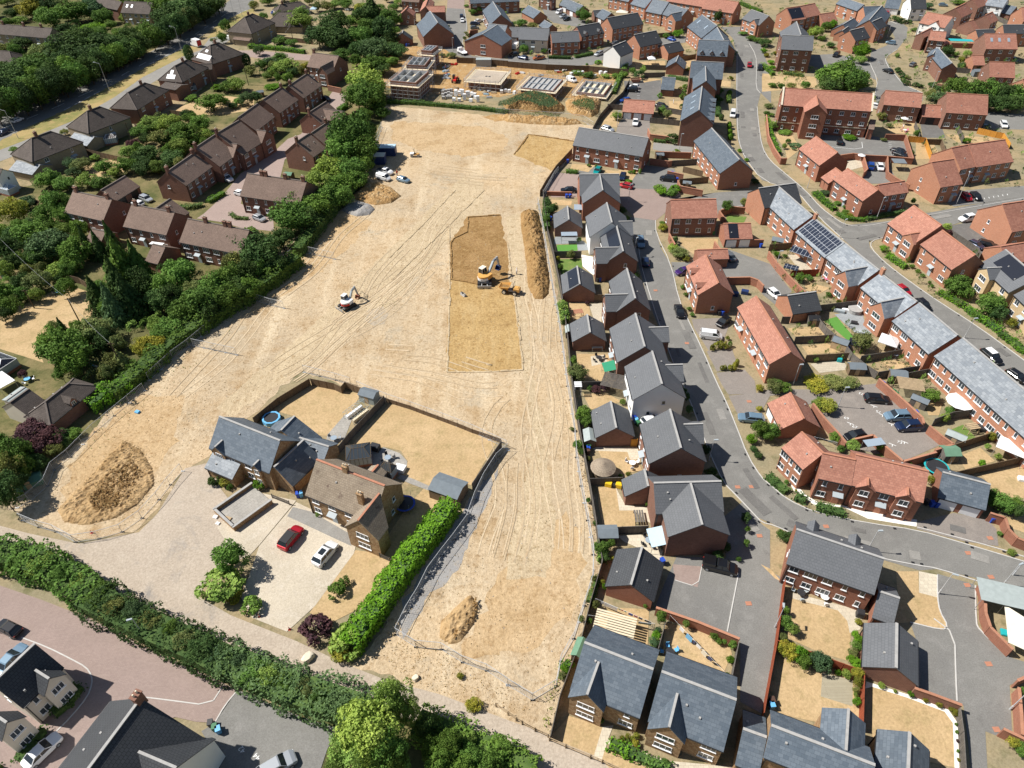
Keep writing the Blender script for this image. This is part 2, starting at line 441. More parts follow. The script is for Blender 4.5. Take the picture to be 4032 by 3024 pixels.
leaf('leaf_blue', (0.079, 0.152, 0.067), (0.116, 0.201, 0.091), (0.061, 0.116, 0.055))
leaf('leaf_dry', (0.36, 0.26, 0.12), (0.45, 0.34, 0.18), (0.20, 0.17, 0.07))

g_ = MB()
g_.quad((-1500, -300, 0), (1500, -300, 0), (1500, 2600, 0), (-1500, 2600, 0))
tag(g_.build('ground', M['garden_ground']), kind='structure')
LAYERS, HARD = [], []
SOFT = {'site_ground', 'haul_track', 'stripped_soil', 'fresh_soil', 'clay_soil', 'gravel_grey', 'dusty', 'undergrowth', 'green_garden', 'verge_grass', 'spoil', 'site_warm'}
def level_for(ps):
    x0, x1 = min(p.x for p in ps), max(p.x for p in ps)
    y0, y1 = min(p.y for p in ps), max(p.y for p in ps)
    lv = 1
    for (a0, a1, b0, b1, l) in LAYERS:
        if a0 < x1 and x0 < a1 and b0 < y1 and y0 < b1:
            lv = max(lv, l + 1)
    LAYERS.append((x0, x1, y0, y1, lv))
    return lv
def area(name, mat, s, tile=None, kerb=None):
    ps = [at(p, 0.0) for p in pts(s, tile)]
    z = 0.005 * level_for(ps)
    if mat in SOFT:       # ragged edge where soils meet
        q = []
        for a, b in zip(ps, ps[1:] + ps[:1]):
            n = max(1, min(60, int((b - a).length / 1.3)))
            for i in range(n):
                p = a.lerp(b, i / n)
                k = 1.6 if mat == 'site_warm' else .9 if (b - a).length > 6 else .4
                q.append(p + Vector((noise.noise(p * .45) + .6 * noise.noise(p * 1.6), noise.noise(p * .45 + Vector((9, 0, 0))) + .6 * noise.noise(p * 1.6 + Vector((5, 5, 0))), 0)) * k)
        ps = q
    elif mat not in ('dry_lawn', 'lush_grass'): HARD.append([(p.x, p.y) for p in ps])
    mb = MB()
    mb.add([(p.x, p.y, z) for p in ps], [tuple(range(len(ps)))])
    me = mb.mesh(name)
    if me.polygons[0].normal.z < 0: me.flip_normals()
    o = link(name, me, M[mat])
    return tag(o, kind='structure')

FOOT = []
def free(x, y):
    for cx, cy, c, s, a, b in FOOT:
        dx, dy = x - cx, y - cy
        if abs(dx * c + dy * s) < a and abs(-dx * s + dy * c) < b: return False
    for pg in HARD:
        ins = False
        for i in range(len(pg)):
            a, b = pg[i - 1], pg[i]
            if (a[1] > y) != (b[1] > y) and x < (b[0] - a[0]) * (y - a[1]) / (b[1] - a[1]) + a[0]: ins = not ins
        if ins: return False
    return True
AREAS = '''
wood_floor|undergrowth|A0:-150,1020 300,880 700,740 1050,590 1350,420 1700,215 1950,30 2010,-80 -150,-80
garden_soil|green_garden|O:-40,430 100,390 230,300 400,225 470,160 640,110 700,130 790,10 850,90 842,230 815,330 770,380 700,465 640,540 520,640 330,800 180,950 40,1060 -40,1090
wood_floor|undergrowth|A1:750,1000 900,700 1200,560 1500,700 2212,400 2212,840 1500,1350 1200,1500 850,1600 620,1600 700,1450 1000,1320 850,1150
wood_floor|undergrowth|O:-60,1165 60,1180 200,1235 500,1400 800,1510 1000,1570 1250,1670 600,1720 640,1520 500,1450 150,1280 -60,1210
construction_site|site_ground|O:828,228 1000,243 1150,262 1305,272 1290,300 1230,345 1180,400 1160,440 1183,530 1215,700 1235,860 1265,1010 1302,1220 1255,1370 1195,1560 1185,1590 1100,1560 900,1490 760,1435 800,1400 890,1250 1010,1085 1095,962 975,922 830,868 652,800 545,895 450,985 400,1015 330,1110 290,1150 165,1168 15,1100 30,1060 180,950 330,790 520,625 640,510 720,450 800,405 815,330
yard|clay_soil|F:0,470 60,90 420,60 720,70 800,180 1270,250 G:300,90 1250,130 1220,330 1180,420 700,440 250,380 0,430 F:700,560
bare_patch|site_warm|O:850,262 930,265 1050,275 1100,300 1090,325 1000,340 900,322 845,300
bare_patch|site_warm|O:590,570 680,490 740,455 800,480 750,540 660,610 590,650 520,690
bare_patch|site_warm|O:200,940 300,850 400,860 380,960 320,1040 250,1110 130,1120 150,1010
bare_patch|site_warm|O:1130,1150 1230,1100 1260,1200 1230,1330 1150,1400 1000,1420 1040,1300
haul_road|haul_track|O:1000,380 1045,395 1040,470 960,530 880,620 800,700 700,770 560,860 500,900 470,880 560,800 680,700 800,580 900,480 960,420
haul_road|haul_track|O:1093,470 1125,460 1140,640 1150,800 1180,960 1200,1150 1180,1250 1090,1250 1110,1150 1150,960 1128,790 1105,580
stripped_plot|fresh_soil|B1:1860,235 2145,215 C1:0,480 10,800 B1:2212,830 1980,820 1722,778 1712,460 1740,420
stripped_plot|stripped_soil|B1:1722,778 1980,820 2212,830 C1:10,800 60,960 95,1250 125,1480 130,1565 0,1572 B1:2000,1580 1682,1584 1690,1100 1712,900
stripped_plot|stripped_soil|C0:180,1172 575,1235 565,1300 440,1440 420,1500 50,1350
bare_patch|clay_soil|B0:1985,1015 2212,990 C0:600,1040 640,1070 400,1075 0,1050 B0:2100,1060
gravel_strip|gravel_grey|O:1025,1068 1075,1010 1060,1080 1020,1150 990,1230 920,1300 870,1380 860,1330 930,1200
gravel_patch|dusty|B1:1000,1040 1120,1010 1170,1080 1140,1160 1040,1180 960,1140
lawn|dry_lawn|B2:440,0 560,10 760,90 930,110 820,330 640,480 500,470 360,310 100,240
lawn|dry_lawn|B2:1180,200 1500,290 1880,410 2130,510 2050,640 1890,910 1640,830 1560,930 1290,815 1340,700 1280,610 1130,575 900,640 780,650 960,430
lawn|dry_lawn|B2:1080,1480 1330,1100 1560,850 1620,950 1580,1180 1250,1600
lawn|dry_lawn|B2:885,1475 1080,1500 1260,1590 B3:1160,0 960,290 840,340 640,440 470,350 620,140 730,0
track|beige_track|O:-40,1125 60,1152 170,1175 300,1150 340,1110 400,1012 450,1000 480,1060 560,1160 540,1200 455,1235 430,1290 500,1330 640,1385 740,1432 830,1468 950,1500 1100,1557 1200,1592 1330,1640 1420,1680 1200,1690 900,1560 700,1500 500,1430 300,1345 150,1250 -40,1190
driveway|pale_gravel|O:560,1180 640,1085 775,1150 765,1195 680,1310 620,1365 545,1335 520,1290 540,1240
driveway|pale_gravel|O:470,1140 540,1060 640,1082 560,1178 535,1205 500,1190
footpath|footway|B2:290,1180 340,1100 500,1140 830,1330 850,1440 760,1400
footpath|grey_slabs|B2:640,470 800,285 860,320 790,500 600,620 630,520
patio|grey_slabs|B2:1130,580 1270,630 1335,700 1330,760 1270,820 1120,780 950,740 900,660 1050,600
footpath|grey_slabs|B2:1280,815 1400,860 1560,930 1530,960 1370,900 1250,850
paving|block_paving|A3:-150,80 0,120 350,240 760,400 1280,670 1640,830 2000,1000 1810,1280 1650,1270 1480,1230 1300,1300 1200,1500 1000,1800 -100,1800 -200,500
car_park|asphalt|A3:2005,1003 2212,1070 B3:0,1060 400,1230 720,1330 620,1500 520,1800 -400,1800 A3:1740,1700 1790,1500 1700,1350 1810,1285
road|asphalt|A0:-60,1010 300,900 700,755 1050,600 1350,430 1700,230 1950,40 2060,-40 2212,-60 2212,65 2100,110 1900,210 1640,400 1300,570 900,785 560,965 170,1140 -60,1260
verge|verge_grass|A0:-60,1260 170,1140 560,965 900,785 1300,570 1640,400 1720,420 1600,490 1240,675 1000,845 620,1060 200,1230 -60,1330
verge|verge_grass|A0:1800,330 1900,215 2100,110 2212,70 2212,110 B0:60,120 0,180 A0:2100,190 1990,240 1850,330
footpath|footway|A0:-60,1330 200,1230 620,1060 1000,845 1240,675 1600,490 1740,440 1830,330 1990,300 2000,350 1860,450 1700,480 1380,690 980,930 620,1140 300,1290 -60,1430
side_road|block_paving|A0:1850,440 2212,440 B0:250,458 490,478 520,530 300,520 0,505 A0:2212,500 1900,480
close|block_paving|O:440,462 475,430 520,375 590,330 622,300 650,290 690,240 718,198 748,205 740,240 705,265 690,300 640,325 615,345 605,385 530,398 520,440 590,470 592,500 520,492 480,480 425,472
lawn|dry_lawn|A1:0,1000 200,1000 480,870 620,830 760,880 820,1080 640,1180 500,1250 360,1450 380,1500 0,1380
lawn|dry_lawn|A0:1500,960 1700,880 1900,830 2212,860 2212,960 1900,1000 1600,1000
lawn|dry_lawn|A0:760,1440 1000,1380 1100,1420 1080,1500 900,1560 830,1620 600,1580 600,1520
street|asphalt|C1:975,225 1100,235 1290,262 1283,330 1330,500 1420,650 1500,960 1570,1130 1700,1400 1810,1659 C2:1900,180 1990,400 2090,660 2212,850 D2:0,905 150,1035 400,1150 850,1240 1280,1300 1700,1420 2300,1600 2300,1760 D3:2300,170 2212,150 1480,-20 D2:1300,1650 985,1560 200,1330 0,1235 C2:2150,1180 1990,1000 1880,890 1760,640 1640,310 1530,40 C1:1440,1510 1330,1230 1220,960 1130,620 1090,400
street|block_paving|C0:1030,1500 1100,1480 1500,1640 C1:1500,65 1400,170 1290,262 1100,235 970,100 980,-20
street|asphalt|C1:1500,65 1800,20 2212,-10 2212,140 1860,160 1830,230 1815,80 1420,80 1380,170 1400,120
street|asphalt|C0:1850,235 2090,232 2180,330 2212,420 D0:80,640 80,900 0,820 C0:2200,810 2170,940 2185,1080 D0:10,1280 70,1400 200,1510 380,1659 D1:440,150 600,270 700,312 860,440 870,500 1000,630 1250,820 1500,990 1800,1180 2400,1620 2400,1900 1650,1260 1290,970 960,700 640,430 420,230 225,-10 C0:2212,1570 2055,1370 2005,1230 1990,1100 1985,700 1990,470 1955,330
street|asphalt|D1:680,300 1090,262 1350,200 1800,120 2300,40 2300,180 1830,180 1800,230 1560,310 1400,440 1000,405 860,445
parking_court|asphalt|D1:1700,0 2212,-40 2300,40 1850,110 1600,140 1450,60
parking_court|asphalt_dark|D1:1350,420 1560,310 1820,260 1960,420 2100,520 1900,600 1650,480
street|asphalt|D0:980,830 1010,690 940,550 950,450 1080,400 1160,330 1130,270 1080,190 1190,180 1270,240 1260,330 1180,430 1070,500 1110,570 1170,650 1250,740 1400,810 1400,880 1000,900
car_park|asphalt|D0:430,480 620,470 800,500 950,545 1000,700 830,620 520,600 400,560
car_park|asphalt|D0:520,1130 700,1140 1240,1235 1310,1380 1100,1400 700,1350 500,1300 450,1190
car_park|asphalt|D0:900,1370 1100,1365 1130,1480 1180,1600 950,1600 880,1560
driveway|asphalt_dark|D0:1380,1080 1560,1090 1600,1200 1400,1200
driveway|asphalt|D0:1960,970 2300,1000 2300,1130 1930,1120
street|asphalt|B0:1680,70 1835,80 1862,250 1800,400 1900,488 2212,520 C0:0,478 350,505 560,500 740,485 840,420 1060,360 1300,340 1500,310 1620,330 1620,360 1330,402 1060,405 930,470 840,515 740,562 450,580 0,535 B0:2100,530 1900,520 1760,480 1640,420 1650,250
street|block_paving|B0:1690,-40 1830,-40 1835,80 1680,70
car_park|asphalt|C0:290,60 430,90 580,150 700,190 640,240 400,200 330,150
driveway|asphalt_dark|C0:1010,705 1330,700 1350,840 1290,880 1010,860 990,920 940,910 1020,780
driveway|drive_brown|C0:1000,1030 1240,1050 1230,1200 1100,1200 940,1160 960,1080
footpath|footway|C0:1270,1240 1600,1280 1610,1340 1400,1330 1260,1300
driveway|asphalt|C0:620,1460 820,1440 780,1520 600,1580
driveway|asphalt|C0:1100,1500 1200,1440 1450,1470 1480,1560 1480,1659 1060,1640
yard|block_paving|C0:400,1500 620,1520 600,1700 C1:600,60 380,60 C0:330,1640
car_park|asphalt|C1:1420,625 1600,625 1640,520 1910,510 D1:0,640 190,880 50,1000 C1:2212,900 2150,760 1880,760 1870,700 1560,740 1450,750
driveway|drive_brown|C1:1600,1120 1880,1110 1920,1190 1880,1300 1750,1400 1680,1290 1620,1200
driveway|drive_brown|C1:1730,1400 1950,1380 2000,1520 1820,1580
driveway|drive_brown|C1:1815,1590 2060,1560 2150,1659 C2:2160,110 1920,120 1860,30
car_park|drive_brown|C2:1920,130 2212,100 D2:0,70 300,75 600,60 960,20 1200,210 1480,560 1160,700 640,560 370,195 280,220 120,120 0,130 C2:2212,260 2000,290
parking_court|asphalt|C2:1860,1200 2060,1040 2212,1250 D2:0,1300 C3:2212,0 D3:180,60 120,560 20,1200 C3:2175,1220 1960,1100 1960,590 1240,300 1340,60 C2:1470,1530 1900,1540
forecourt|block_paving|C3:1390,-60 1640,-40 1600,135 1410,75
parking_court|asphalt|D3:1480,20 1790,110 1820,480 2080,720 2300,790 2300,880 2090,960 2110,1350 1990,1390 1885,1350 1910,1800 1780,1800 1700,1130 1280,980 1320,900 1310,600 1250,430 1520,495 1570,465 1490,330
driveway|drive_brown|D2:1280,1230 1600,1150 1900,1215 1970,1290 1990,1440 1700,1400 1280,1290
lawn|dry_lawn|C1:1500,415 1830,420 1830,470 1800,520 1620,560 1500,470
lawn|dry_lawn|C1:380,80 560,90 550,130 380,130
lawn|lush_grass|C1:1905,210 2080,230 2050,290 1900,270
patio|white_paving|C1:640,560 750,580 745,740 650,660
lawn|lush_grass|C1:430,600 640,595 650,690 500,730 430,740
lawn|fake_turf|C1:425,475 605,470 605,525 430,530
patio|grey_patio|C1:410,405 600,400 690,470 700,520 610,525 600,460 400,470
lawn|dry_lawn|C1:520,985 705,985 720,1090 580,1130 500,1080
patio|patio|C1:705,990 820,980 815,1170 750,1130
lawn|dry_lawn|C1:600,1420 890,1430 860,1659 600,1659
patio|patio|C1:720,1445 840,1430 870,1500 730,1530
lawn|dry_lawn|C2:650,110 860,110 1000,180 720,250
lawn|dry_lawn|C2:780,600 1060,600 1170,780 900,830
patio|patio|C2:720,575 1130,585 1150,690 1060,680 1040,620 760,610
lawn|dry_lawn|C2:780,930 950,920 970,1130 1100,1130 1110,1270 830,1280 790,1100
patio|patio|C2:940,930 1020,1080 1240,1110 1270,1260 1190,1210 1100,1130 970,1130
patio|patio|C2:950,1350 1160,1340 1350,1480 1330,1570 1230,1500 1010,1400
lawn|dry_lawn|C3:750,300 1190,320 1180,640 700,520
lawn|dry_lawn|C3:1330,430 1860,560 1890,700 1820,860 1300,690
lawn|dry_lawn|C3:515,1220 800,1310 740,1560 350,1400 450,1300
footpath|patio|C3:800,1310 890,1300 840,1430 800,1600 720,1570
footpath|patio|C3:830,1410 1350,1600 1900,1650 1900,1750 1300,1640 800,1440
lawn|dry_lawn|C3:820,1500 1200,1660 900,1700 790,1600
lawn|dry_lawn|D3:250,230 640,290 820,400 750,520 740,760 500,690 210,560
patio|patio|D3:260,180 640,280 800,320 840,400 830,490 740,520 720,420 640,330 260,230
lawn|dry_lawn|D3:180,740 500,850 860,900 820,1250 450,1270 130,1200
deck|decking|D3:510,855 765,920 765,1140 495,1055
lawn|dry_lawn|D3:935,975 1230,1060 1540,1180 1610,1270 1630,1659 1380,1600 930,1400
border|white_paving|D3:880,930 1230,1040 1560,1150 1650,1280 1665,1659 1625,1659 1610,1280 1540,1185 1220,1065 930,975 870,990
lawn|dry_lawn|D3:1130,0 1320,0 1325,180 1480,220 1500,340 1570,465 1520,495 1250,430 1120,440 1150,230
patio|patio|D3:1325,0 1480,30 1480,220 1325,180
lawn|dry_lawn|D3:-10,-60 70,-20 170,90 110,60
lawn|dry_lawn|D1:300,790 520,850 430,900 310,870
patio|patio|D1:150,560 240,560 420,690 260,700
lawn|fake_turf|D1:470,1130 580,1100 740,1290 680,1310
patio|grey_patio|D1:560,1080 800,1040 830,1180 890,1250 740,1240
lawn|dry_lawn|D1:150,1200 440,1180 520,1260 230,1280
lawn|dry_lawn|D1:280,1360 500,1330 600,1410 330,1430
patio|patio|D1:350,1510 640,1480 680,1560 430,1590
lawn|dry_lawn|D1:940,1480 1100,1480 1240,1530 1040,1570
lawn|dry_lawn|D2:1340,190 1500,200 1470,300 1380,300
lawn|lush_grass|D2:1560,430 1680,380 1800,500 1640,520
lawn|dry_lawn|D2:1640,660 1830,580 1960,700 1700,770
lawn|lush_grass|D2:850,660 970,630 990,680 900,680
lawn|dry_lawn|D2:1840,820 2300,700 2300,1030 2020,1010 1920,920
lawn|dry_lawn|D2:2060,1170 2300,1200 2300,1350 2100,1280
border|white_paving|D2:120,800 320,1000 420,1060 650,1090 860,1140 1280,1210 1275,1270 850,1200 640,1100 390,1085 210,960
lawn|dry_lawn|D0:110,1170 250,1160 340,1300 220,1390 200,1300
lawn|dry_lawn|D0:0,640 470,670 480,760 0,800
lawn|dry_lawn|D0:1090,1080 1340,1070 1340,1170 1110,1160
lawn|dry_lawn|D0:1340,1200 1480,1220 1560,1380 1340,1390
lawn|dry_lawn|D0:1600,1170 2000,1200 2080,1250 1700,1240
patio|patio|D0:710,1400 880,1390 900,1450 740,1490
lawn|dry_lawn|C0:880,970 1000,990 950,1110 800,1090
lawn|dry_lawn|C0:1180,680 1350,690 1180,720
lawn|dry_lawn|C0:1100,540 1370,530 1370,570 1120,570
lawn|dry_lawn|C0:1500,520 1640,500 1580,590
lawn|dry_lawn|C0:1400,880 1520,880 1510,960 1410,950
lawn|dry_lawn|C0:1850,700 1940,710 1940,760 1850,750
lawn|dry_lawn|C0:560,1430 760,1440 700,1500 540,1470
lawn|dry_lawn|C0:820,1480 960,1490 1000,1440 1130,1500 1050,1620 960,1560
'''
for ln_ in AREAS.strip().split('\n'):
    a_ = ln_.split('|')
    area(a_[0], a_[1], a_[2])

def strip(name, mat, s, w=0.16, h=0.11, closed=False):
    ps = [at(p) for p in pts(s)]
    for _ in range(1):
        q = [ps[0]]
        for a, b in zip(ps, ps[1:]):
            q += [a * 0.75 + b * 0.25, a * 0.25 + b * 0.75]
        ps = q + [ps[-1]]
    mb = MB()
    for a, b in zip(ps, ps[1:]):
        mb.obox(a, b, w, 0.0, h)
    o = mb.build(name, M[mat])
    return tag(o, kind='structure')
KERBS = '''C1:1130,400 1150,620 1250,960 1340,1230 1440,1510 C2:1530,40 1640,310 1760,640 1880,890 1990,1000 2150,1170 2212,1235 D2:40,1260 200,1335 500,1430 985,1550 1300,1610 D3:1480,-25 1870,100
C1:1285,262 1290,380 1420,640 1490,960 1570,1130 1700,1400 1810,1659 C2:1900,180 1990,400 2090,660 2212,850 D2:0,905 150,1035 400,1150 850,1240 1280,1300 1700,1420 2300,1600
D2:1280,1275 1500,1330 1990,1460 2300,1560
C0:1995,430 1995,700 1992,900 2000,1100 2010,1230 2060,1370 2212,1575 D1:230,0 420,230 640,430
C0:2100,380 2160,480 2165,600 2160,770 2200,812
C0:2170,930 2183,1080 D0:0,1285 70,1400 200,1510 380,1659 D1:440,150 600,270 690,308 830,315 1090,262
D1:1005,408 880,440 875,500 1000,630 1250,820 1500,990 1800,1180 2212,1480 2400,1620
D1:1380,215 1800,140 2212,70
D0:1400,810 1230,735 1150,640 1090,570 1070,500 1180,430
D0:985,830 1010,700 940,550
D0:1120,185 1190,215 1380,210
B0:1832,80 1862,250 1800,400 1900,490 2212,520
C0:0,530 450,578 740,565
C1:1860,160 2212,110
C3:1945,20 1850,510
D3:1450,400 1625,530 1635,900 1645,1095
D3:1480,30 1480,220 1500,340 1572,465 1520,497 1250,430
D3:1800,120 1805,430 1830,490 2080,725
A3:185,560 400,640 600,740 730,810 775,880 780,950 740,1060 600,1230 480,1350
A3:1230,1065 1400,1085 1775,1135 1885,965
A3:1100,1115 950,1230 800,1390 600,1659
A3:2005,1005 1900,1130 1810,1285'''
for s_ in KERBS.split('\n'):
    strip('kerb', 'kerb_stone', s_)
strip('kerb', 'kerb_stone', 'C3:1640,-60 1600,135 1410,75', 0.12, 0.09)
strip('white_line', 'road_paint', 'D0:600,1280 880,1305 870,1240', 0.12, 0.05)
RUTS = (('O:1148,470 1160,640 1175,830 1190,1000 1200,1150 1170,1280', 9, .9), ('O:1020,395 930,520 830,640 700,750 560,860', 8, 1.1), ('O:1100,820 1040,830 930,790 800,770', 7, 1.6),
        ('O:1170,820 1120,900 1110,950 1130,1100 1080,1250', 6, 1.6), ('O:850,340 950,370 1060,380 1200,390', 6, 2.0), ('O:950,500 900,560 830,650 700,720', 5, 3.0), ('O:780,420 700,520 560,650 420,780 300,900', 7, 1.8),
       )
for m_, sd_ in (('rut_pale', 0), ('rut_dark', 1)):
    mb_ = MB(); rr_ = random.Random(11 + sd_); zz = .05 + .025 * sd_
    for s_, n_, sp_ in RUTS:
        base = [at(p) for p in pts(s_)]
        for k in range(0, n_, 2):
            off = (k - n_ / 2) * sp_ + rr_.uniform(-.6, .6); f0, f1 = sorted((rr_.uniform(.07, .9), rr_.uniform(.07, .9)))
            f1 = min(.93, f1 + .2); ww = rr_.uniform(.12, .3)
            L_ = [(b - a).length for a, b in zip(base, base[1:])]; tot = sum(L_)
            def pos(f):
                d = f * tot
                for (a, b), l in zip(zip(base, base[1:]), L_):
                    if d <= l: return a.lerp(b, d / l), (b - a).normalized()
                    d -= l
                return base[-1], (base[-1] - base[-2]).normalized()
            if any((x - y).length < 1e-6 for x, y in zip(base, base[1:])): continue
            for tw in (0, 1.7):
                zz += .00012; prev = None
                m = max(3, int((f1 - f0) * tot / 2.5))
                for i in range(m + 1):
                    f = f0 + (f1 - f0) * i / m
                    q = sum((pos(max(0, min(1, f + e)))[0] for e in (-.06, -.03, 0, .03, .06)), Vector()) / 5; d = pos(f)[1]; nn = Vector((-d.y, d.x, 0))
                    q = q + nn * (off + tw + noise.noise(q * .05 + Vector((k, 0, 0))) * 3.0)
                    w_ = ww * (.55 + .6 * abs(noise.noise(q * .4)))
                    cur = (q + nn * w_, q - nn * w_)
                    if prev: mb_.quad((*prev[1].xy, zz), (*cur[1].xy, zz), (*cur[0].xy, zz), (*prev[0].xy, zz))
                    prev = cur
    me_ = mb_.mesh('wheel_rut')
    tag(link('wheel_rut', me_, M[m_]), kind='structure')
cl = [at(p) for p in pts('A0:0,1130 450,950 900,745 1350,500 1700,300 2000,100')]
mb_ = MB()
for a, b in zip(cl, cl[1:]):
    n_ = int((b - a).length / 9)
    for k in range(n_):
        p, q = a.lerp(b, k / n_), a.lerp(b, (k + 0.45) / n_)
        mb_.obox(p, q, 0.18, 0.03, 0.055)
for s_ in ('A0:560,960 900,780', 'A0:1300,560 1640,385', 'A0:1900,200 2180,75'):
    a, b = [at(p) for p in pts(s_)]
    n_ = int((b - a).length / 5)
    for k in range(n_):
        mb_.obox(a.lerp(b, k / n_), a.lerp(b, (k + .6) / n_), 0.15, 0.03, 0.055)
tag(mb_.build('road_marking', M['road_paint']), kind='structure')
rr_ = random.Random(2)
for s_ in KERBS.split('\n')[:9]:
    ps_ = [at(p) for p in pts(s_)]
    for a, b in zip(ps_, ps_[1:]):
        d = (b - a).normalized(); n = Vector((-d.y, d.x, 0)) * rr_.choice((1, -1))
        for k in range(int((b - a).length / 16) + 1):
            p = a.lerp(b, rr_.random())
            if free(*(p + n * .5).xy): n = -n
            o = MB().obox(n * .35, n * .35 + d * .45, .3, 0, .01).build('drain_cover', M['dark_stuff']); o.location = (p.x, p.y, .09); tag(o, kind='structure')
            if rr_.random() < .55 and not free(*(p + n * 1.8).xy) and not free(*(p + n * 1.8 + d * 5).xy):
                L = rr_.uniform(1.5, 6); o = MB().obox(n * 1.8, n * 1.8 + d * L, rr_.uniform(.6, 1.8), 0, .004).build('road_patch', M['asphalt_dark' if rr_.random() < .6 else 'footway']); ZP = globals().get('ZP', .062) + .0006; o.location = (p.x, p.y, ZP); tag(o, kind='structure')
mb_ = MB()
for x, y in ((700, 372), (905, 220), (980, 298), (1060, 378), (1090, 175), (1065, 555), (1170, 533)):
    p = at(('D2', x, y))
    mb_.obox(p + Vector((-.5, .35, 0)), p + Vector((.5, -.35, 0)), .1, .03, .075)
    mb_.obox(p + Vector((0, 0, 0)), p + Vector((-.25, -.5, 0)), .1, .03, .077)
for k in range(9):
    p = at(('D0', 1100 + k * 4, 1245 + k * 15))
    mb_.obox(p, p + Vector((.9, -.1, 0)), .1, .03, .06)
for k in range(6):
    p = at(('D1', 1870 + k * 40, 78 - k * 7))
    mb_.obox(p, p + Vector((.3, .9, 0)), .12, .03, .06)
for k in range(4):
    p = at(('C0', 1120 + k * 2, 790 + k * 22))
    mb_.obox(p, p + Vector((1.0, 0, 0)), .1, .03, .06)
for x, y in ((2140, 1520), (2290, 1500)):
    p = at(('A3', x, y)); mb_.obox(p, p + Vector((.5, -.3, 0)), .1, .03, .06)
tag(mb_.build('bay_marking', M['road_paint']), kind='structure')
def painted_text(s, p, rz, size=0.9):
    cu = bpy.data.curves.new('bay_number', 'FONT')
    cu.body, cu.size, cu.align_x = s, size, 'CENTER'
    cu.materials.append(M['road_paint'])
    o = bpy.data.objects.new('bay_number', cu)
    C.objects.link(o)
    q = at(p)
    o.location = (q.x, q.y, 0.085)
    o.rotation_euler = (0, 0, rz)
    tag(o, kind='structure')
for s_, x, y, r in (('73', 795, 105, 2.6), ('75', 945, 262, 2.6), ('69', 662, 335, -.5), ('67', 735, 412, -.5), ('73', 1125, 545, -.6)):
    painted_text(s_, ('D2', x, y), r)
painted_text('42', ('A3', 2060, 1490), 2.4)
painted_text('44', ('A3', 2185, 1550), 2.4)
for i_, (t, x, y) in enumerate((('C2', 2000, 925), ('C2', 2122, 922), ('D2', 300, 1282), ('D2', 487, 1268), ('D2', 1725, 1500), ('D2', 1915, 1370), ('D3', 1732, 117), ('D3', 1932, 48),
                  ('D3', 1912, 782), ('D3', 1978, 1335), ('C1', 1285, 872), ('C1', 1558, 1332), ('C3', 2030, 272), ('C2', 2190, 1350), ('C2', 2100, 180))):
    p = at((t, x, y))
    mb_ = MB()
    mb_.box(-.42, .42, -.32, .32, 0, .012)
    o = mb_.build('manhole_cover', M['ridge_red'])
    o.location = (p.x, p.y, 0.06 + .001 * i_)
    tag(o, kind='structure')

WIN = {}
def window_mesh(w, h, n, glass='glass'):
    k = (round(w, 1), round(h, 1), n, glass)
    if k in WIN: return WIN[k]
    f = MB()
    t = 0.07
    f.box(-w / 2, w / 2, -.06, .02, 0, t).box(-w / 2, w / 2, -.06, .02, h - t, h)
    for i in range(n + 1):
        x = -w / 2 + (w - t) * i / n
        f.box(x, x + t, -.058, .02, t, h - t)
    f.box(-w / 2 - .08, w / 2 + .08, -.13, .02, -.12, 0)
    g = MB().quad((-w / 2 + .03, -.02, .03), (w / 2 - .03, -.02, .03), (w / 2 - .03, -.02, h - .03), (-w / 2 + .03, -.02, h - .03))
    fm, gm = f.mesh('window'), g.mesh('pane')
    fm.materials.append(M['upvc'])
    gm.materials.append(M[glass])
    WIN[k] = (fm, gm)
    return WIN[k]
def put_window(par, p, rz, w, h, n=2, name='window'):
    fm, gm = window_mesh(w, h, n)
    o = link(name, fm, None, par)
    o.location, o.rotation_euler = p, (0, 0, rz)
    link('pane', gm, None, o)
    return o
LINTEL = {}
def door_mesh(col):
    if col not in LINTEL:
        d = MB().box(-.48, .48, -.07, .02, 0, 2.05)
        c = MB()
        c.add([(-.8, 0, 2.65), (.8, 0, 2.65), (.8, -.85, 2.3), (-.8, -.85, 2.3), (-.8, 0, 2.57), (.8, 0, 2.57), (.8, -.85, 2.22), (-.8, -.85, 2.22)],
              [(0, 3, 2, 1), (4, 5, 6, 7), (3, 7, 6, 2), (0, 4, 7, 3), (1, 2, 6, 5)])
        a, b = d.mesh('door'), c.mesh('door_canopy')
        a.materials.append(M[col]); b.materials.append(M['grey_paint'])
        LINTEL[col] = (a, b)
    return LINTEL[col]

CAMP = Vector((0, 0, HC))
def chimney(par, x, y, z, mat, h=1.5, big=1.0):
    c = MB().box(x - .45 * big, x + .45 * big, y - .3 * big, y + .3 * big, z - .9, z + h)
    c.box(x - .52 * big, x + .52 * big, y - .37 * big, y + .37 * big, z + h, z + h + .12)
    o = c.build('chimney', M[mat], par)
    p = MB()
    for dx in (-.2, .2):
        p.bar((x + dx * big, y, z + h + .12), (x + dx * big, y, z + h + .55), .12, 8, .1)
    p.build('chimney_pot', M['cream_stone'], o)

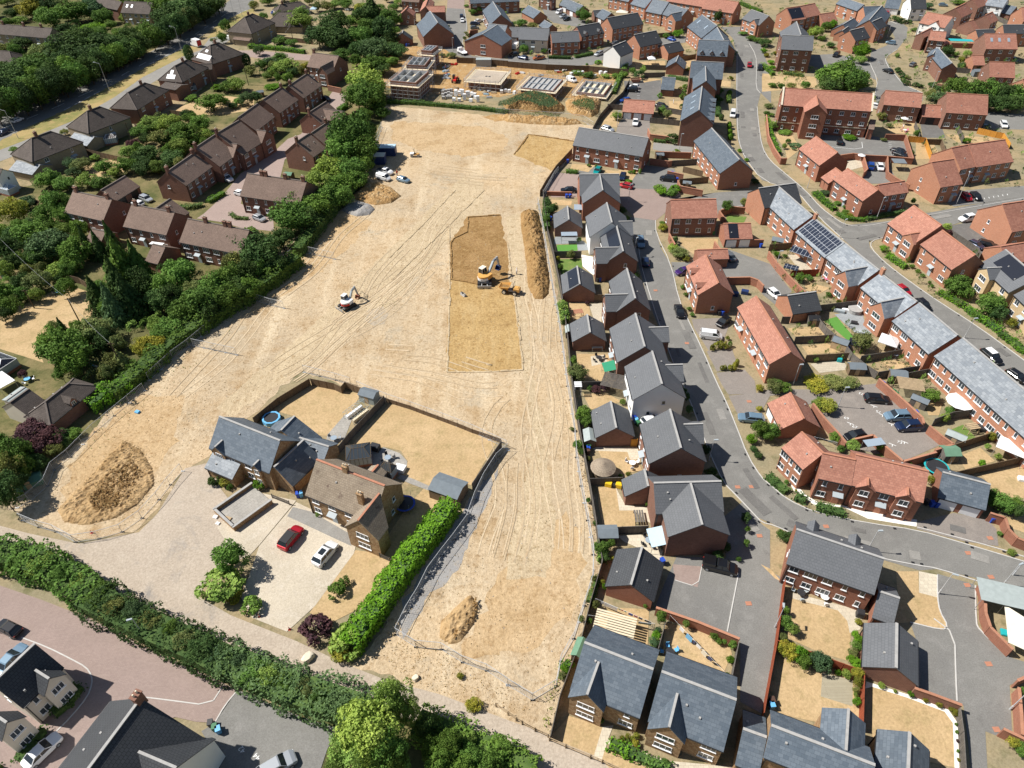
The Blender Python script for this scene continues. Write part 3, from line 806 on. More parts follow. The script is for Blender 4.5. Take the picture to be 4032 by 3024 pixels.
def gable_roof(mb, L0, L1, w, he, hr, ov=.22, ve=.12, hip=0.0):
    """gable or hipped roof over x in L0..L1, y in -w..w; walls' top he, ridge hr"""
    sl = (hr - he) / w
    ze = he - ov * sl
    a0, a1 = L0 - ve, L1 + ve
    y = w + ov
    r0, r1 = (L0 + hip, L1 - hip) if hip else (a0, a1)
    if hip: a0, a1 = L0 - ov, L1 + ov
    t = .13
    R0, R1 = (r0, 0, hr + t), (r1, 0, hr + t)
    A, B, Cc, D = (a0, -y, ze + t), (a1, -y, ze + t), (a1, y, ze + t), (a0, y, ze + t)
    mb.quad(A, B, R1, R0)
    mb.quad(Cc, D, R0, R1)
    if hip:
        mb.tri(D, A, R0); mb.tri(B, Cc, R1)
    dn = lambda p: (p[0], p[1], p[2] - t)
    rim = [A, B, Cc, D] if hip else [A, B, R1, Cc, D, R0]
    n = len(rim)
    for i in range(n):
        p, q = rim[i], rim[(i + 1) % n]
        mb.quad(dn(p), dn(q), q, p)
    return ze

def house(row):
    f = row.split('|')
    name, label, P, he, wall, roof, opt = f[0].strip(), f[1], pts(f[2]), float(f[3]), f[4], f[5], (f[6] if len(f) > 6 else '').split()
    o = {}
    wings, chims = [], []
    for k in opt:
        if k.startswith('w='): wings.append(k[2:])
        elif k.startswith('c='): chims = [float(v) for v in k[2:].split(',')]
        elif '=' in k:
            a, b = k.split('='); o[a] = b
        else: o[k] = 1
    pit = math.tan(math.radians(float(o.get('p', 37 if he > 3.2 else 34))))
    hr = he + 4 * pit
    for _ in range(60):
        r1, r2, e = at(P[0], hr), at(P[1], hr), at(P[2], he)
        d = (r2 - r1).xy.normalized()
        w = abs((e - r1).xy.cross(d))
        hr += (he + w * pit - hr) * .4
    w = max(w, 1.2)
    if hr > he + 6: hr = he + 6
    c = (r1 + r2) / 2
    rz = math.atan2(d.y, d.x)
    L = (r2 - r1).xy.length
    FOOT.append((c.x, c.y, math.cos(rz), math.sin(rz), L / 2 + 1.2 + (w if 'hip' in o else 0), w + 1.2))
    root = empty(name, (c.x, c.y, 0), rz, label, o.get('cat', 'garage' if 'garage' in name else ('house' if 'house' in name or 'home' in name else None)) or name.replace('_', ' '), o.get('g', '').replace('_', ' ') or None)
    hip = w * .95 if 'hip' in o else 0
    x0, x1 = -L / 2 - hip, L / 2 + hip
    Rm = root.matrix_basis.inverted()
    toL = lambda q: (Matrix.Rotation(-rz, 4, 'Z') @ (q - Vector((c.x, c.y, 0))))
    wl, rf = MB(), MB()
    wl.quad((x0, -w, 0), (x1, -w, 0), (x1, -w, he), (x0, -w, he))
    wl.quad((x1, w, 0), (x0, w, 0), (x0, w, he), (x1, w, he))
    for x, s in ((x0, -1), (x1, 1)):
        vs = [(x, -w * s, 0), (x, w * s, 0), (x, w * s, he)] + ([] if hip else [(x, 0, hr)]) + [(x, -w * s, he)]
        wl.add(vs, [tuple(range(len(vs)))])
    gable_roof(rf, x0, x1, w, he, hr, hip=hip)
    cam_l = toL(CAMP); cam_l.z = HC
    caps = MB()
    capw = .16
    caps.beam((x0 + hip - .1, 0, hr + .15), (x1 - hip + .1, 0, hr + .15), .34, .12)
    if hip:
        for sx in (-1, 1):
            for sy in (-1, 1):
                caps.beam(((L / 2 * sx), 0, hr + .15), ((L / 2 + hip + .2) * sx, (w + .2) * sy, he + .02), .3, .1)
    gut = MB()
    for s in (-1, 1):
        sl = (hr - he) / w
        gut.box(x0, x1, *sorted((s * (w + .2), s * (w + .32))), he - .2 * sl - .06, he - .2 * sl + .08)
        for xx in (x0 + .25,):
            gut.box(xx - .05, xx + .05, *sorted((s * (w + .003), s * (w + .12))), .1, he - .15)
    rws, wgab = MB(), []
    for wg in wings:
        wp = pts(wg.replace(';', ' '))
        hh = he
        hw = 3.0
        pit_w = math.tan(math.radians(float(o['wp']))) if 'wp' in o else pit
        for _ in range(40):
            zr = min(hh + hw * pit_w, hr)
            a, b = toL(at(wp[0], zr)), toL(at(wp[1], hh))
            hw = hw + (abs(b.x - a.x) - hw) * .5
        hw = max(hw, .8)
        zr = min(hh + hw * pit_w, hr - .02)
        u, v = a.x, a.y
        s = 1 if v > 0 else -1
        v = max(abs(v), w + .35)
        vi = max(w - (zr - hh) / ((hr - hh) / w), 0)
        X = (u - hw, u + hw)
        V = lambda x, y, z: (x, y * s, z)
        fl = (lambda q: q) if s < 0 else (lambda q: q[::-1])
        for face in ([V(X[0], v, 0), V(X[1], v, 0), V(X[1], v, hh), V(u, v, zr), V(X[0], v, hh)],
                     [V(X[1], v, 0), V(X[1], w, 0), V(X[1], w, hh), V(X[1], v, hh)],
                     [V(X[0], w, 0), V(X[0], v, 0), V(X[0], v, hh), V(X[0], w, hh)]):
            q = fl(face); wl.add(q, [tuple(range(len(q)))])
        slw = (zr - hh) / hw
        t = .15
        for sx in (-1, 1):
            e1 = u + sx * (hw + .2)
            ze = hh - .2 * slw + t
            q = [V(e1, v + .15, ze), V(u, v + .15, zr + t), V(u, vi - .05, zr + t), V(e1, w - .05, ze)]
            if (sx * s) > 0: q = q[::-1]
            rf.add(q, [(0, 1, 2, 3)])
            z2 = lambda p: (p[0], p[1], p[2] - .14)
            rf.quad(q[0], z2(q[0]), z2(q[1]), q[1]) if (sx * s) < 0 else rf.quad(q[3], q[2], z2(q[2]), z2(q[3]))
            rf.quad(z2(q[0]), q[0], q[3], z2(q[3]))
        caps.beam(V(u, v + .15, zr + .17), V(u, vi + .1, zr + .17), .3, .12)
        wgab.append((u, v * s, hw, s, hh))
    wo = wl.build('wall', M[wall], root)
    ro = rf.build('roof', M[roof], root)
    capm = {'red_tile_roof': 'ridge_red', 'brown_tile_roof': 'ridge_dark', 'old_tile_roof': 'ridge_dark', 'lichen_tile_roof': 'ridge_red'}.get(roof, 'ridge_grey')
    caps.build('ridge_tiles', M[capm], ro)
    for i_ in (0, 16):
        g2 = MB(); g2.v, g2.f, g2.m = gut.v[i_:i_ + 16], [f for f in gut.f[:12]], [0] * 12
        g2.build('gutter', M['black_plastic'], root)
    cm = wall if 'brick' in wall or wall == 'ironstone' else 'brown_brick'
    for q in chims:
        chimney(root, -L / 2 + L * q, 0.0, hr, cm, float(o.get('ch', 1.3)), float(o.get('cb', 1)))
    if 'ck' in o:
        q = [float(v) for v in o['ck'].split(',')]
        chimney(root, -L / 2 + L * q[0], q[1], hr - abs(q[1]) * (hr - he) / w, cm, q[2], 1)
    if 'hsol' in o:
        for q in o['hsol'].split(';'):
            y0, y1, v0, v1 = [float(v) for v in q.split(',')]
            P3 = lambda v, y, up: (x0 + hip * v - up * .6, y * w, he + v * (hr - he) + .14 + up)
            a = [P3(v0, y0, .1), P3(v0, y1, .1), P3(v1, y1, .1), P3(v1, y0, .1)]; b = [P3(v0, y0, 0), P3(v0, y1, 0), P3(v1, y1, 0), P3(v1, y0, 0)]
            MB().add(a + b, [(3, 2, 1, 0), (0, 1, 5, 4), (1, 2, 6, 5), (2, 3, 7, 6), (3, 0, 4, 7)]).build('solar_panel', M['p_white'], ro)
    rv = random.Random(int(abs(c.x * 3 + c.y)))
    for k in range(2 if L > 5 else 1):
        s, fx, fv = rv.choice((-1, 1)), rv.uniform(-.35, .35) * L, rv.uniform(.2, .75)
        zz = he + w * fv * (hr - he) / w
        MB().box(fx - .12, fx + .12, s * w * (1 - fv) - .12, s * w * (1 - fv) + .12, zz, zz + .32).build('roof_vent', M['ridge_grey'], ro)
    ns = max(1, round(he / 2.65))
    dc = o.get('dc', 'grey_paint')
    rnd = random.Random(int(abs(c.x * 7 + c.y * 3)))
    sides = [(-1, Vector((0, -1))), (1, Vector((0, 1)))]
    if 'nw' not in o:
        for s, nrm in sides:
            if (cam_l.xy - Vector((0, s * w))).dot(nrm) < -2: continue
            n = int(o.get('n', 0)) or max(1, round(L / 3.1))
            if he < 3.2: n = max(1, round(L / 4.5))
            rot = 0 if s < 0 else math.pi
            for fl_ in range(ns):
                for i in range(n):
                    x = x0 + (x1 - x0) * (i + .5) / n
                    if any(abs(x - g[0]) < g[2] + .5 and g[3] == s for g in wgab): continue
                    z = fl_ * he / ns
                    if fl_ == 0 and he > 3.2 and (i % 3 == 1 or n == 1) and 'gs' not in o:
                        if s < 0 or 'bd' in o:
                            dm, cm_ = door_mesh(dc)
                            q = link('door', dm, None, root); q.location, q.rotation_euler = (x, s * w, 0), (0, 0, rot)
                            q = link('door_canopy', cm_, None, root); q.location, q.rotation_euler = (x, s * w, 0), (0, 0, rot)
                        else:
                            put_window(root, (x, s * w, .15), rot, 1.9, 2.0, 3, 'french_window')
                        continue
                    small = rnd.random() < .3
                    wd = .65 if small else (1.3 if rnd.random() < .7 else 1.75)
                    if he < 3.2 and 'gw' not in o: continue
                    put_window(root, (x, s * w, z + .95), rot, wd, 1.15, 1 if small else (2 if wd < 1.5 else 3))
        for u, v, hw, s, hh in wgab:
            if (cam_l.y - v) * s < -1: continue
            rot = 0 if s < 0 else math.pi
            for fl_ in range(ns if hh > 3.2 else 0):
                wd = min(hw * 1.1, 2.2)
                put_window(root, (u, v, fl_ * hh / ns + .95), rot, wd, 1.15, 3 if wd > 1.4 else 2)
        if not hip:
            for x, s in ((x0, -1), (x1, 1)):
                if (cam_l.x - x) * s < 0: continue
                rot = -math.pi / 2 if s < 0 else math.pi / 2
                if he > 3.2:
                    for fl_ in range(ns):
                        if rnd.random() < .75:
                            put_window(root, (x, (rnd.random() - .5) * w * .8, fl_ * he / ns + 1.0), rot, .7, .95, 1)
    if 'gd' in o:
        side, n = o['gd'][0], int(o['gd'][1])
        for i in range(n):
            gm = MB()
            if side in 'ab':
                x = x0 + (x1 - x0) * (i + .5) / n
                s = -1 if side == 'a' else 1
                hw_ = min((x1 - x0) / n * .38, 1.25)
                gm.box(x - hw_, x + hw_, *sorted((s * (w + .05), s * (w - .05))), .03, 2.1)
            else:
                x, s = (x0, -1) if side == 'c' else (x1, 1)
                y = -w + 2 * w * (i + .5) / n
                hw_ = min(2 * w / n * .38, 1.25)
                gm.box(*sorted((x + s * .05, x - s * .05)), y - hw_, y + hw_, .03, 2.1)
            gm.build('garage_door', M[o.get('gc', 'upvc')], root)
    for key in ('sol', 'sol2'):
        if key in o:
            q = o[key].split(',')
            s = -1 if q[0] == 'a' else 1
            u0, u1, v0, v1 = map(float, q[1:5])
            X0, X1 = x0 + (x1 - x0) * u0, x0 + (x1 - x0) * u1
            sl = (hr - he) / w
            pt = lambda x, v, up: (x, s * (w - w * v), he + w * v * sl + .13 + up)
            sp = MB()
            a = [pt(X0, v0, .1), pt(X1, v0, .1), pt(X1, v1, .1), pt(X0, v1, .1)]
            b = [pt(X0, v0, .02), pt(X1, v0, .02), pt(X1, v1, .02), pt(X0, v1, .02)]
            sp.add(a + b, [(0, 1, 2, 3) if s < 0 else (3, 2, 1, 0), (0, 4, 5, 1), (1, 5, 6, 2), (2, 6, 7, 3), (3, 7, 4, 0)])
            sp.build('solar_panel', M[q[5] if len(q) > 5 else 'solar_black'], ro)
    if 'sky' in o:    # roof windows
        q = o['sky'].split(',')
        s = -1 if q[0] == 'a' else 1
        sl = (hr - he) / w
        for uu in q[1:]:
            x = x0 + (x1 - x0) * float(uu)
            sk = MB()
            pt = lambda dx, v, up: (x + dx, s * (w - w * v), he + w * v * sl + .13 + up)
            vs = [pt(-.45, .45, .1), pt(.45, .45, .1), pt(.45, .7, .1), pt(-.45, .7, .1)]
            vb = [pt(-.45, .45, .0), pt(.45, .45, .0), pt(.45, .7, .0), pt(-.45, .7, .0)]
            sk.add(vs + vb, [(0, 1, 2, 3) if s < 0 else (3, 2, 1, 0), (0, 4, 5, 1), (1, 5, 6, 2), (2, 6, 7, 3), (3, 7, 4, 0)])
            sk.build('roof_window', M[o.get('skm', 'pale_glass')], ro)
    if 'cope' in o:
        for x in (x0, x1):
            cp = MB()
            for s in (-1, 1):
                cp.beam((x, s * (w + .3), he + .1), (x, 0, hr + .35), .5, .25)
            cp.build('coping', M['cream_stone'], ro)
    if 'band' in o:
        bd = MB()
        bd.box(x0 - .04, x1 + .04, -w - .04, -w + .01, he / 3, he / 3 + .25)
        bd.build('stone_band', M['cream_stone'], root)
    if 'dorm' in o:   # small gabled dormers along the eave of one side
        q = o['dorm'].split(',')
        s = -1 if q[0] == 'a' else 1
        sl = (hr - he) / w
        for uu in q[1:]:
            x = x0 + (x1 - x0) * float(uu)
            dm = MB()
            y0, zb = s * (w + .05), he - .3
            yb = s * max(w - 2.2 / sl * .8, .3)
            f_ = [(x - .7, y0, zb), (x + .7, y0, zb), (x + .7, y0, he + .9), (x, y0, he + 1.6), (x - .7, y0, he + .9)]
            dm.add(f_ if s < 0 else f_[::-1], [(0, 1, 2, 3, 4)])
            dm.quad((x + .7, y0, zb), (x + .7, yb, he + .9), (x + .7, yb, he + .9), (x + .7, y0, he + .9))
            do = dm.build('dormer', M[wall], root)
            dr = MB()
            for sx in (-1, 1):
                dr.add([(x, y0 + s * .15, he + 1.7), (x + sx * .85, y0 + s * .15, he + .85), (x + sx * .85, yb, he + .95), (x, yb - s * .8, he + 1.7)], [(0, 1, 2, 3)])
                dr.add([(x, y0 + s * .15, he + 1.6), (x + sx * .85, y0 + s * .15, he + .75), (x + sx * .85, y0 + s * .15, he + .85), (x, y0 + s * .15, he + 1.7)], [(0, 1, 2, 3)])
            dr.build('dormer_roof', M[roof], do)
            put_window(root, (x, y0, he - .1), 0 if s < 0 else math.pi, .8, 1.0, 2)
    return root

HOUSES = '''
semi_detached_house|hipped grey brown roofed semi with conservatory, lowest by the main road|A0:275,1205 440,1145 300,1400|5|tan_render|old_tile_roof|hip c=.25 bd g=old_hipped_houses_along_the_main_road
semi_detached_house|hipped semi with pale side roof, second from the bottom by the main road|A0:757,970 868,930 795,1150|5|tan_render|old_tile_roof|hip c=.3 bd g=old_hipped_houses_along_the_main_road
semi_detached_house|wide dark hipped semi between the pale roofed semi and the white panelled one|A0:1112,808 1260,722 1175,965|5|brown_brick|old_tile_roof|hip c=.8 bd g=old_hipped_houses_along_the_main_road
semi_detached_house|hipped semi with two bright white solar panels making an L shape|A0:1520,577 1625,523 1585,715|5|brown_brick|old_tile_roof|hip c=.7 bd g=old_hipped_houses_along_the_main_road hsol=-.35,.35,.12,.4;-.1,.15,.42,.7
semi_detached_house|hipped semi with one long white solar array, nearest the delivery van|A0:1830,395 1905,372 1885,545|5|brown_brick|old_tile_roof|hip c=.6 bd g=old_hipped_houses_along_the_main_road hsol=-.7,.6,.12,.42;-.15,.1,.55,.7
semi_detached_house|old hipped semi with pink tiled side extension, topmost of the roadside row|A0:2130,150 2200,120 2212,283|5|tan_render|old_tile_roof|hip c=.5 bd g=old_hipped_houses_along_the_main_road
house_extension|pale roofed low side extension of the lowest roadside semi|A0:150,1400 350,1440 300,1525|2.4|tan_render|pale_slate|p=22 cat=extension nw
house_extension|pale roofed low side extension of the second roadside semi|A0:650,1160 822,1195 770,1272|2.4|tan_render|pale_slate|p=22 cat=extension nw
house_extension|pink tiled low extension of the topmost roadside semi|A0:2070,285 2212,300 2200,360|2.4|tan_render|brown_tile_roof|p=22 cat=extension nw
house_extension|flat topped brick side extension of the semi with L shaped solar|A0:1440,720 1580,745 1560,790|4|brown_brick|old_tile_roof|p=12 cat=extension nw
house_extension|rear gabled extension of the semi with L shaped solar|A0:1740,560 1845,555 1890,600|4.6|brown_brick|old_tile_roof|cat=extension nw
garage|pale roofed stone outhouse beside the brown bungalow|A2:60,170 215,60 240,75|2.3|cream_render|felt_pale|nw
bungalow|low brown hipped bungalow beside the topmost roadside semi|B0:215,110 330,112 200,230|2.8|tan_render|old_tile_roof|hip bd
bungalow|reddish roofed bungalow with wide gable under the top edge|B0:230,40 400,15 250,100|2.8|cream_render|old_tile_roof|hip c=.1
terraced_house|long grey terrace with three chimneys at the far left edge|A0:-150,200 455,248 430,332|5|tan_render|old_tile_roof|c=.3,.6,.85 n=9
detached_house|tan brick house with two roof windows behind the roadside tree belt|A0:1085,12 1330,25 1215,118|5|yellow_brick|old_tile_roof|sky=a,.15,.32
detached_house|grey gabled house partly hidden by trees at the top edge|A0:820,-30 1060,20 900,60|5|brown_brick|old_tile_roof|nw
bungalow|dark hipped bungalow at the left edge beyond the road trees|A0:-60,440 80,450 0,560|3|brown_brick|old_tile_roof|hip
detached_house|grey rendered house at the left edge next to a glass conservatory|A0:-190,1440 20,1475 -20,1560|5|white_render|old_tile_roof|bd
terraced_house|brown brick pair with one chimney, lowest link of the stepped row|A0:1455,1497 1690,1335 1605,1625|5|brown_brick|brown_tile_roof|c=.02,.95 g=linked_brown_brick_houses
terraced_house|brown brick house with pink cross gable and bay window in the stepped row|A0:1700,1290 1880,1170 1855,1490|5|brown_brick|brown_tile_roof|c=.02 w=A0:2005,1252;1985,1365 g=linked_brown_brick_houses
terraced_house|brown brick house with pink cross gable above the bay windowed one|A0:1885,1165 2080,1050 2075,1370|5|brown_brick|brown_tile_roof|c=.02 w=A0:2195,1128;2190,1230 g=linked_brown_brick_houses
terraced_house|dark roofed brown brick house above the pink gabled pair|A0:2075,1025 B0:30,905 155,1032|5|brown_brick|brown_tile_roof|g=linked_brown_brick_houses
detached_house|brown brick house with big left gable and porch, fifth up the stepped row|B0:80,870 245,760 215,988|5|brown_brick|brown_tile_roof|c=.95 g=linked_brown_brick_houses
detached_house|brown brick house with steep dark roof near the parked black car|B0:300,750 465,640 432,852|5|brown_brick|brown_tile_roof|c=.95,.1 g=linked_brown_brick_houses
detached_house|brown brick house with sunlit pink roof and dark gabled wing by the lane|B0:512,460 738,490 485,582|5|brown_brick|brown_tile_roof|c=.05 w=B0:582,585;640,645 wp=46
detached_house|low brown brick house with pink cross gable by the small clipped hedge|B0:475,985 630,885 560,1095|4|brown_brick|brown_tile_roof|c=.03 w=B0:785,975;770,1062 nw
detached_house|brown brick house behind the large blank gable beside the site trees|B0:500,1160 640,1065 660,1250|5|brown_brick|brown_tile_roof|c=.9
detached_house|brown brick house with a large blank gable facing the close|B0:368,1238 480,1165 505,1372|5|brown_brick|brown_tile_roof|c=.05
terraced_house|long pink roofed brick terrace with four small chimneys beside the site trees|B0:-55,1513 458,1584 B1:395,120|5|brown_brick|brown_tile_roof|c=.25,.32,.65,.95 n=6
semi_detached_house|pink roofed brown brick pair with right gable, left one of three|A1:640,8 975,80 905,263|5|brown_brick|brown_tile_roof|c=.08,.9 n=4 g=three_brown_brick_pairs
semi_detached_house|pink roofed brown brick pair with white awning, middle one of three|A1:1150,125 1520,195 1450,385|5|brown_brick|brown_tile_roof|c=.1,.88 n=4 g=three_brown_brick_pairs
terraced_house|pink roofed brown brick terrace with three chimneys, right one of three|A1:1640,250 2170,350 2050,543|5|brown_brick|brown_tile_roof|c=.3,.62,.7 n=6 g=three_brown_brick_pairs
garage|small pink roofed garage in front of the middle brick pair|A1:1335,470 1440,495 1385,640|2.4|brown_brick|brown_tile_roof|
garage|low pink roofed garage half hidden by conifers|A1:800,335 920,360 880,470|2.4|brown_brick|brown_tile_roof|
garage|dark roofed garage block behind the left brick pair|A0:880,1659 1090,1535 1210,1625|2.4|brown_brick|brown_tile_roof|gd=a2 gc=black_plastic
garage|dark pitched garage roof rising between the middle brick pair and the close|A1:1355,160 1480,75 1620,205|2.4|brown_brick|brown_tile_roof|
bungalow|brown tiled bungalow wing with white windows beside the purple tree|A2:90,190 250,75 265,332|2.8|cream_render|old_tile_roof|gw
bungalow|brown hipped bungalow with a blue grey dormer beside the site hedge|A2:395,185 600,25 465,355|2.9|brown_brick|old_tile_roof|hip dorm=a,.5 nw
detached_house|ironstone house with large pale slate roof inside the fenced plot|A2:1915,315 B2:225,522 120,787|4.7|ironstone|slate_roof|w=B2:5,745;65,745 w=A2:1960,500;1985,610 p=44 wp=46
detached_house|mossy beige roofed ironstone house with dark slate front wing|B2:550,690 1135,915 430,975|4.7|ironstone|lichen_tile_roof|c=.44 ch=1.2 w=B2:911,1215;1075,1387 g=houses_in_the_fenced_plot p=44 wp=46 ck=.78,-2.6,2.2
house_extension|low pale slate porch block against the slate roofed ironstone house|A2:1868,612 2100,708 2030,852|2.3|ironstone|pale_slate|p=28 cat=extension
carport|open slate carport joining the two ironstone houses|B2:180,750 430,520 335,905|2.5|ironstone|slate_roof|nw cat=carport p=44
house_extension|slate rear wing with round end behind the slate roofed house|B2:352,313 240,430 165,395|2.6|ironstone|slate_roof|cat=extension
house_extension|slate rear wing beside the stone terrace of the slate roofed house|B2:395,497 650,575 550,690|2.5|ironstone|slate_roof|cat=extension
house_extension|low pantiled rear wing behind the mossy roofed house|B2:1080,737 985,845 1145,795|2.7|ironstone|lichen_tile_roof|cat=extension
detached_house|cream rendered house with two gabled bays in the bottom left corner|A3:-60,950 290,618 530,795|5|cream_render|dark_tile_roof|w=A3:412,905;525,860 w=A3:55,1275;195,1225 dc=p_black p=50 wp=48
detached_house|white rendered house with dark ribbed roof and stone chimney, bottom left|A3:1185,1080 650,1800 400,1800|5|white_render|dark_tile_roof|c=.01 cb=1.2 nw w=A3:1400,1622;1710,1385 p=40
detached_house|ironstone house with gabled bay, left one of two beside the track|C3:650,605 1220,828 1112,1225|4.8|ironstone|slate_roof|w=C3:670,1035;805,1155 dc=p_navy g=pair_of_ironstone_houses wp=50
detached_house|ironstone house with gabled bay, right one of two beside the track|C3:1302,850 1920,1085 1815,1505|4.8|ironstone|slate_roof|w=C3:1360,1308;1485,1430 dc=p_navy g=pair_of_ironstone_houses wp=50
garage|slate roofed stone garage between the ironstone pair and the bottom edge|C3:1990,1333 2175,1400 1870,1600|2.9|ironstone|slate_roof|
detached_house|large slate roofed ironstone house with rear wing cut by the bottom edge|D3:85,1305 945,1635 65,1180|4.8|ironstone|slate_roof|nw w=D3:727,1173;860,1310
detached_house|narrow slate roofed ironstone wing in front of the white edged lawn|D3:1243,1365 1225,1800 978,1520|4|ironstone|slate_roof|nw
garage|large dark tiled brick garage between two dry lawns|D3:1135,445 1130,812 860,812|2.5|brown_brick|grey_tile_roof|g=brick_garages
terraced_house|brick terrace with dark tiled roof and open patio doors facing a dry lawn|D2:235,1298 985,1550 D3:935,180|5|red_brick|grey_tile_roof|n=5 gs dorm=b,.2,.7
garage|dark tiled brick lean block joined to the right of the patio doored terrace|D3:990,172 1155,228 1110,440|2.5|red_brick|grey_tile_roof|
detached_house|pink red roofed brick block, left end of the curved terrace|D2:275,450 460,630 345,820|5|orange_brick|red_tile_roof|gs n=3 g=curved_red_roofed_terrace
detached_house|red roofed brick block with pink porch, middle of the curved terrace|D2:460,632 738,690 350,825|5|red_brick|red_tile_roof|n=2 dc=pink_canopy g=curved_red_roofed_terrace
terraced_house|red roofed brick pair with two small gables, right end of the curved terrace|D2:752,645 1375,790 1310,1045|5|red_brick|red_tile_roof|dc=pink_canopy w=D2:850,885;908,945 w=D2:1198,970;1256,1032 g=curved_red_roofed_terrace
garage|slate roofed double garage with two white doors beside the curved terrace|D2:1507,800 1912,905 1880,1118|2.4|red_brick|slate_roof|gd=a2
garage|pink red roofed garage with white doors behind the brick wall|D2:175,108 292,330 92,412|2.4|red_brick|red_tile_roof|gd=a2
detached_house|orange brick house with dark slate cross wing on the street corner|K:343,198 800,135 380,440|5|orange_brick|dark_tile_roof|nw
detached_house|orange brick house with pale slate roof beside the corner cross wing|K:595,183 1010,545 803,722|5|orange_brick|pale_slate|gs n=5
detached_house|brick house with a large grid of solar panels on its roof|D1:385,245 645,460 470,572|5|orange_brick|pale_slate|c=.02 gs sol=a,.03,.97,.08,.93,solar_cells
detached_house|pale slate brick house with dark gabled wing, nearest the solar roofed one|D1:655,465 945,695 515,603|5|orange_brick|pale_slate|gs w=D1:658,702;683,832 wp=46
detached_house|pale slate brick house with chimney and gabled wing over a grey patio|D1:965,725 1275,970 800,850|5|orange_brick|pale_slate|c=.02 gs w=D1:970,975;995,1110 wp=46
semi_detached_house|grey slate brick pair behind the white garden gazebo|D1:1300,985 1630,1262 1375,1410|5|orange_brick|pale_slate|gs n=4
terraced_house|long grey slate brick terrace running off the right edge|D1:1680,1290 2680,2130 1437,1440|5|orange_brick|pale_slate|gs n=12
detached_house|pink roofed brick house with small gabled bay on the street corner|D1:1250,135 1490,305 1050,303|5|orange_brick|red_tile_roof|n=3 w=D1:1232,380;1250,470
detached_house|pink roofed brick house with stepped path, next below the corner house|D1:1500,350 1783,563 1600,698|5|orange_brick|red_tile_roof|n=3
detached_house|yellow brick house with solar panels on grey roof at the right edge|D1:2050,520 2330,760 2090,890|5|yellow_brick|grey_tile_roof|n=3 sol=a,.15,.8,.35,.95 w=D1:1893,680;1915,775
detached_house|yellow brick house cut by the right edge behind the street trees|D1:2370,790 2620,1010 2135,912|5|yellow_brick|grey_tile_roof|n=3
detached_house|pink roofed brick house with grey porch facing the long street hedge|D0:745,1470 1010,1655 D1:800,82|5|red_brick|red_tile_roof|n=3
detached_house|red roofed brick cross house behind the street corner hedge|D0:1015,1612 1240,1578 D1:1172,18|5|red_brick|red_tile_roof|n=3
detached_house|red roofed brick house with white patio doors, left of the covered drive|D0:1078,790 1397,815 1390,937|5.2|brown_brick|red_tile_roof|n=3 gs
garage|red roofed car port between two red roofed houses|D0:1400,912 1560,922 1550,1025|2.5|brown_brick|red_tile_roof|gd=a1 gc=dark_stuff
semi_detached_house|red roofed brick pair right of the covered drive|D0:1615,812 1968,832 1950,1000|5.3|brown_brick|red_tile_roof|n=4 gs
apartment_building|three storey red roofed brick apartments with cream copings and front wing|D0:190,768 970,820 940,968|8.4|red_brick|red_tile_roof|cope band n=8 gs w=D0:490,915;575,1025 cat=apartments
outbuilding|low brick annex with glass door at the end of the apartments|D0:945,1045 990,1050 1012,1130|3.4|red_brick|brown_tile_roof|nw cat=annex
detached_house|pink roofed brick house below the apartments on the street bend|D0:470,1190 657,1330 520,1452|5|red_brick|red_tile_roof|n=3
garage|pink roofed brick garage between two street bend houses|D0:640,1465 705,1515 520,1545|2.6|red_brick|red_tile_roof|
detached_house|red roofed house with tall sunlit left gable beside the parking court|D0:1480,1415 1668,1388 1540,1632|5|orange_brick|red_tile_roof|n=2
detached_house|red roofed house linked behind the tall sunlit gable|D0:1652,1290 1800,1262 1845,1452|5|orange_brick|red_tile_roof|n=2 g=stepped_red_roofed_row
terraced_house|red roofed brick pair with a small flag, right end of the stepped row|D0:1800,1262 2115,1218 2160,1410|5|orange_brick|red_tile_roof|n=4 g=stepped_red_roofed_row
detached_house|large red roofed house with broad sunlit brick gable at the right edge|D1:2025,122 2300,82 2095,360|5|orange_brick|red_tile_roof|n=2
garage|red roofed brick garage behind the yellow brick house|D1:2010,490 2250,450 2075,640|2.6|orange_brick|red_tile_roof|
detached_house|brick gable end showing at the right edge above the white car|E:1258,630 1400,600 1290,740|5|orange_brick|red_tile_roof|nw
apartment_building|three storey brown brick block with ribbed grey roof and balconies|D0:180,308 450,320 435,440|8.2|brown_brick|grey_tile_roof|n=3 gs cat=apartments
detached_house|grey roofed rear wing behind the three storey brown block|D0:300,190 340,305 165,300|8|brown_brick|grey_tile_roof|nw
detached_house|red roofed brick house carrying a black solar array|D0:212,72 335,55 250,182|5|orange_brick|red_tile_roof|sol=a,.05,.95,.1,.9
detached_house|red roofed brick house right of the black solar array|D0:335,55 460,30 375,155|5|orange_brick|red_tile_roof|
garage|red roofed garage beside the palm garden|D0:500,125 622,108 540,195|2.8|orange_brick|red_tile_roof|
detached_house|orange brick house with slate roof and small brick porch|D0:705,-20 888,42 830,95|5|orange_brick|slate_roof|n=3
detached_house|slate roofed brick house turning the inner street corner|D0:885,60 1040,55 870,135|5|orange_brick|slate_roof|
detached_house|slate gabled brick wing beside the inner street corner|D0:1045,50 935,175 1085,170|5|orange_brick|slate_roof|nw
detached_house|dark tiled brick house with sunlit gable over the parked cars|D0:765,268 888,238 832,352|5|orange_brick|dark_tile_roof|
detached_house|dark tiled brick house facing the inner street|D0:950,195 1040,155 1003,262|5|orange_brick|dark_tile_roof|
garage|dark tiled garage between two dark roofed brick houses|D0:700,268 750,232 800,278|2.5|orange_brick|dark_tile_roof|
garage|small slate roofed garage below the slate corner wing|D0:705,215 800,158 860,232|2.6|orange_brick|slate_roof|
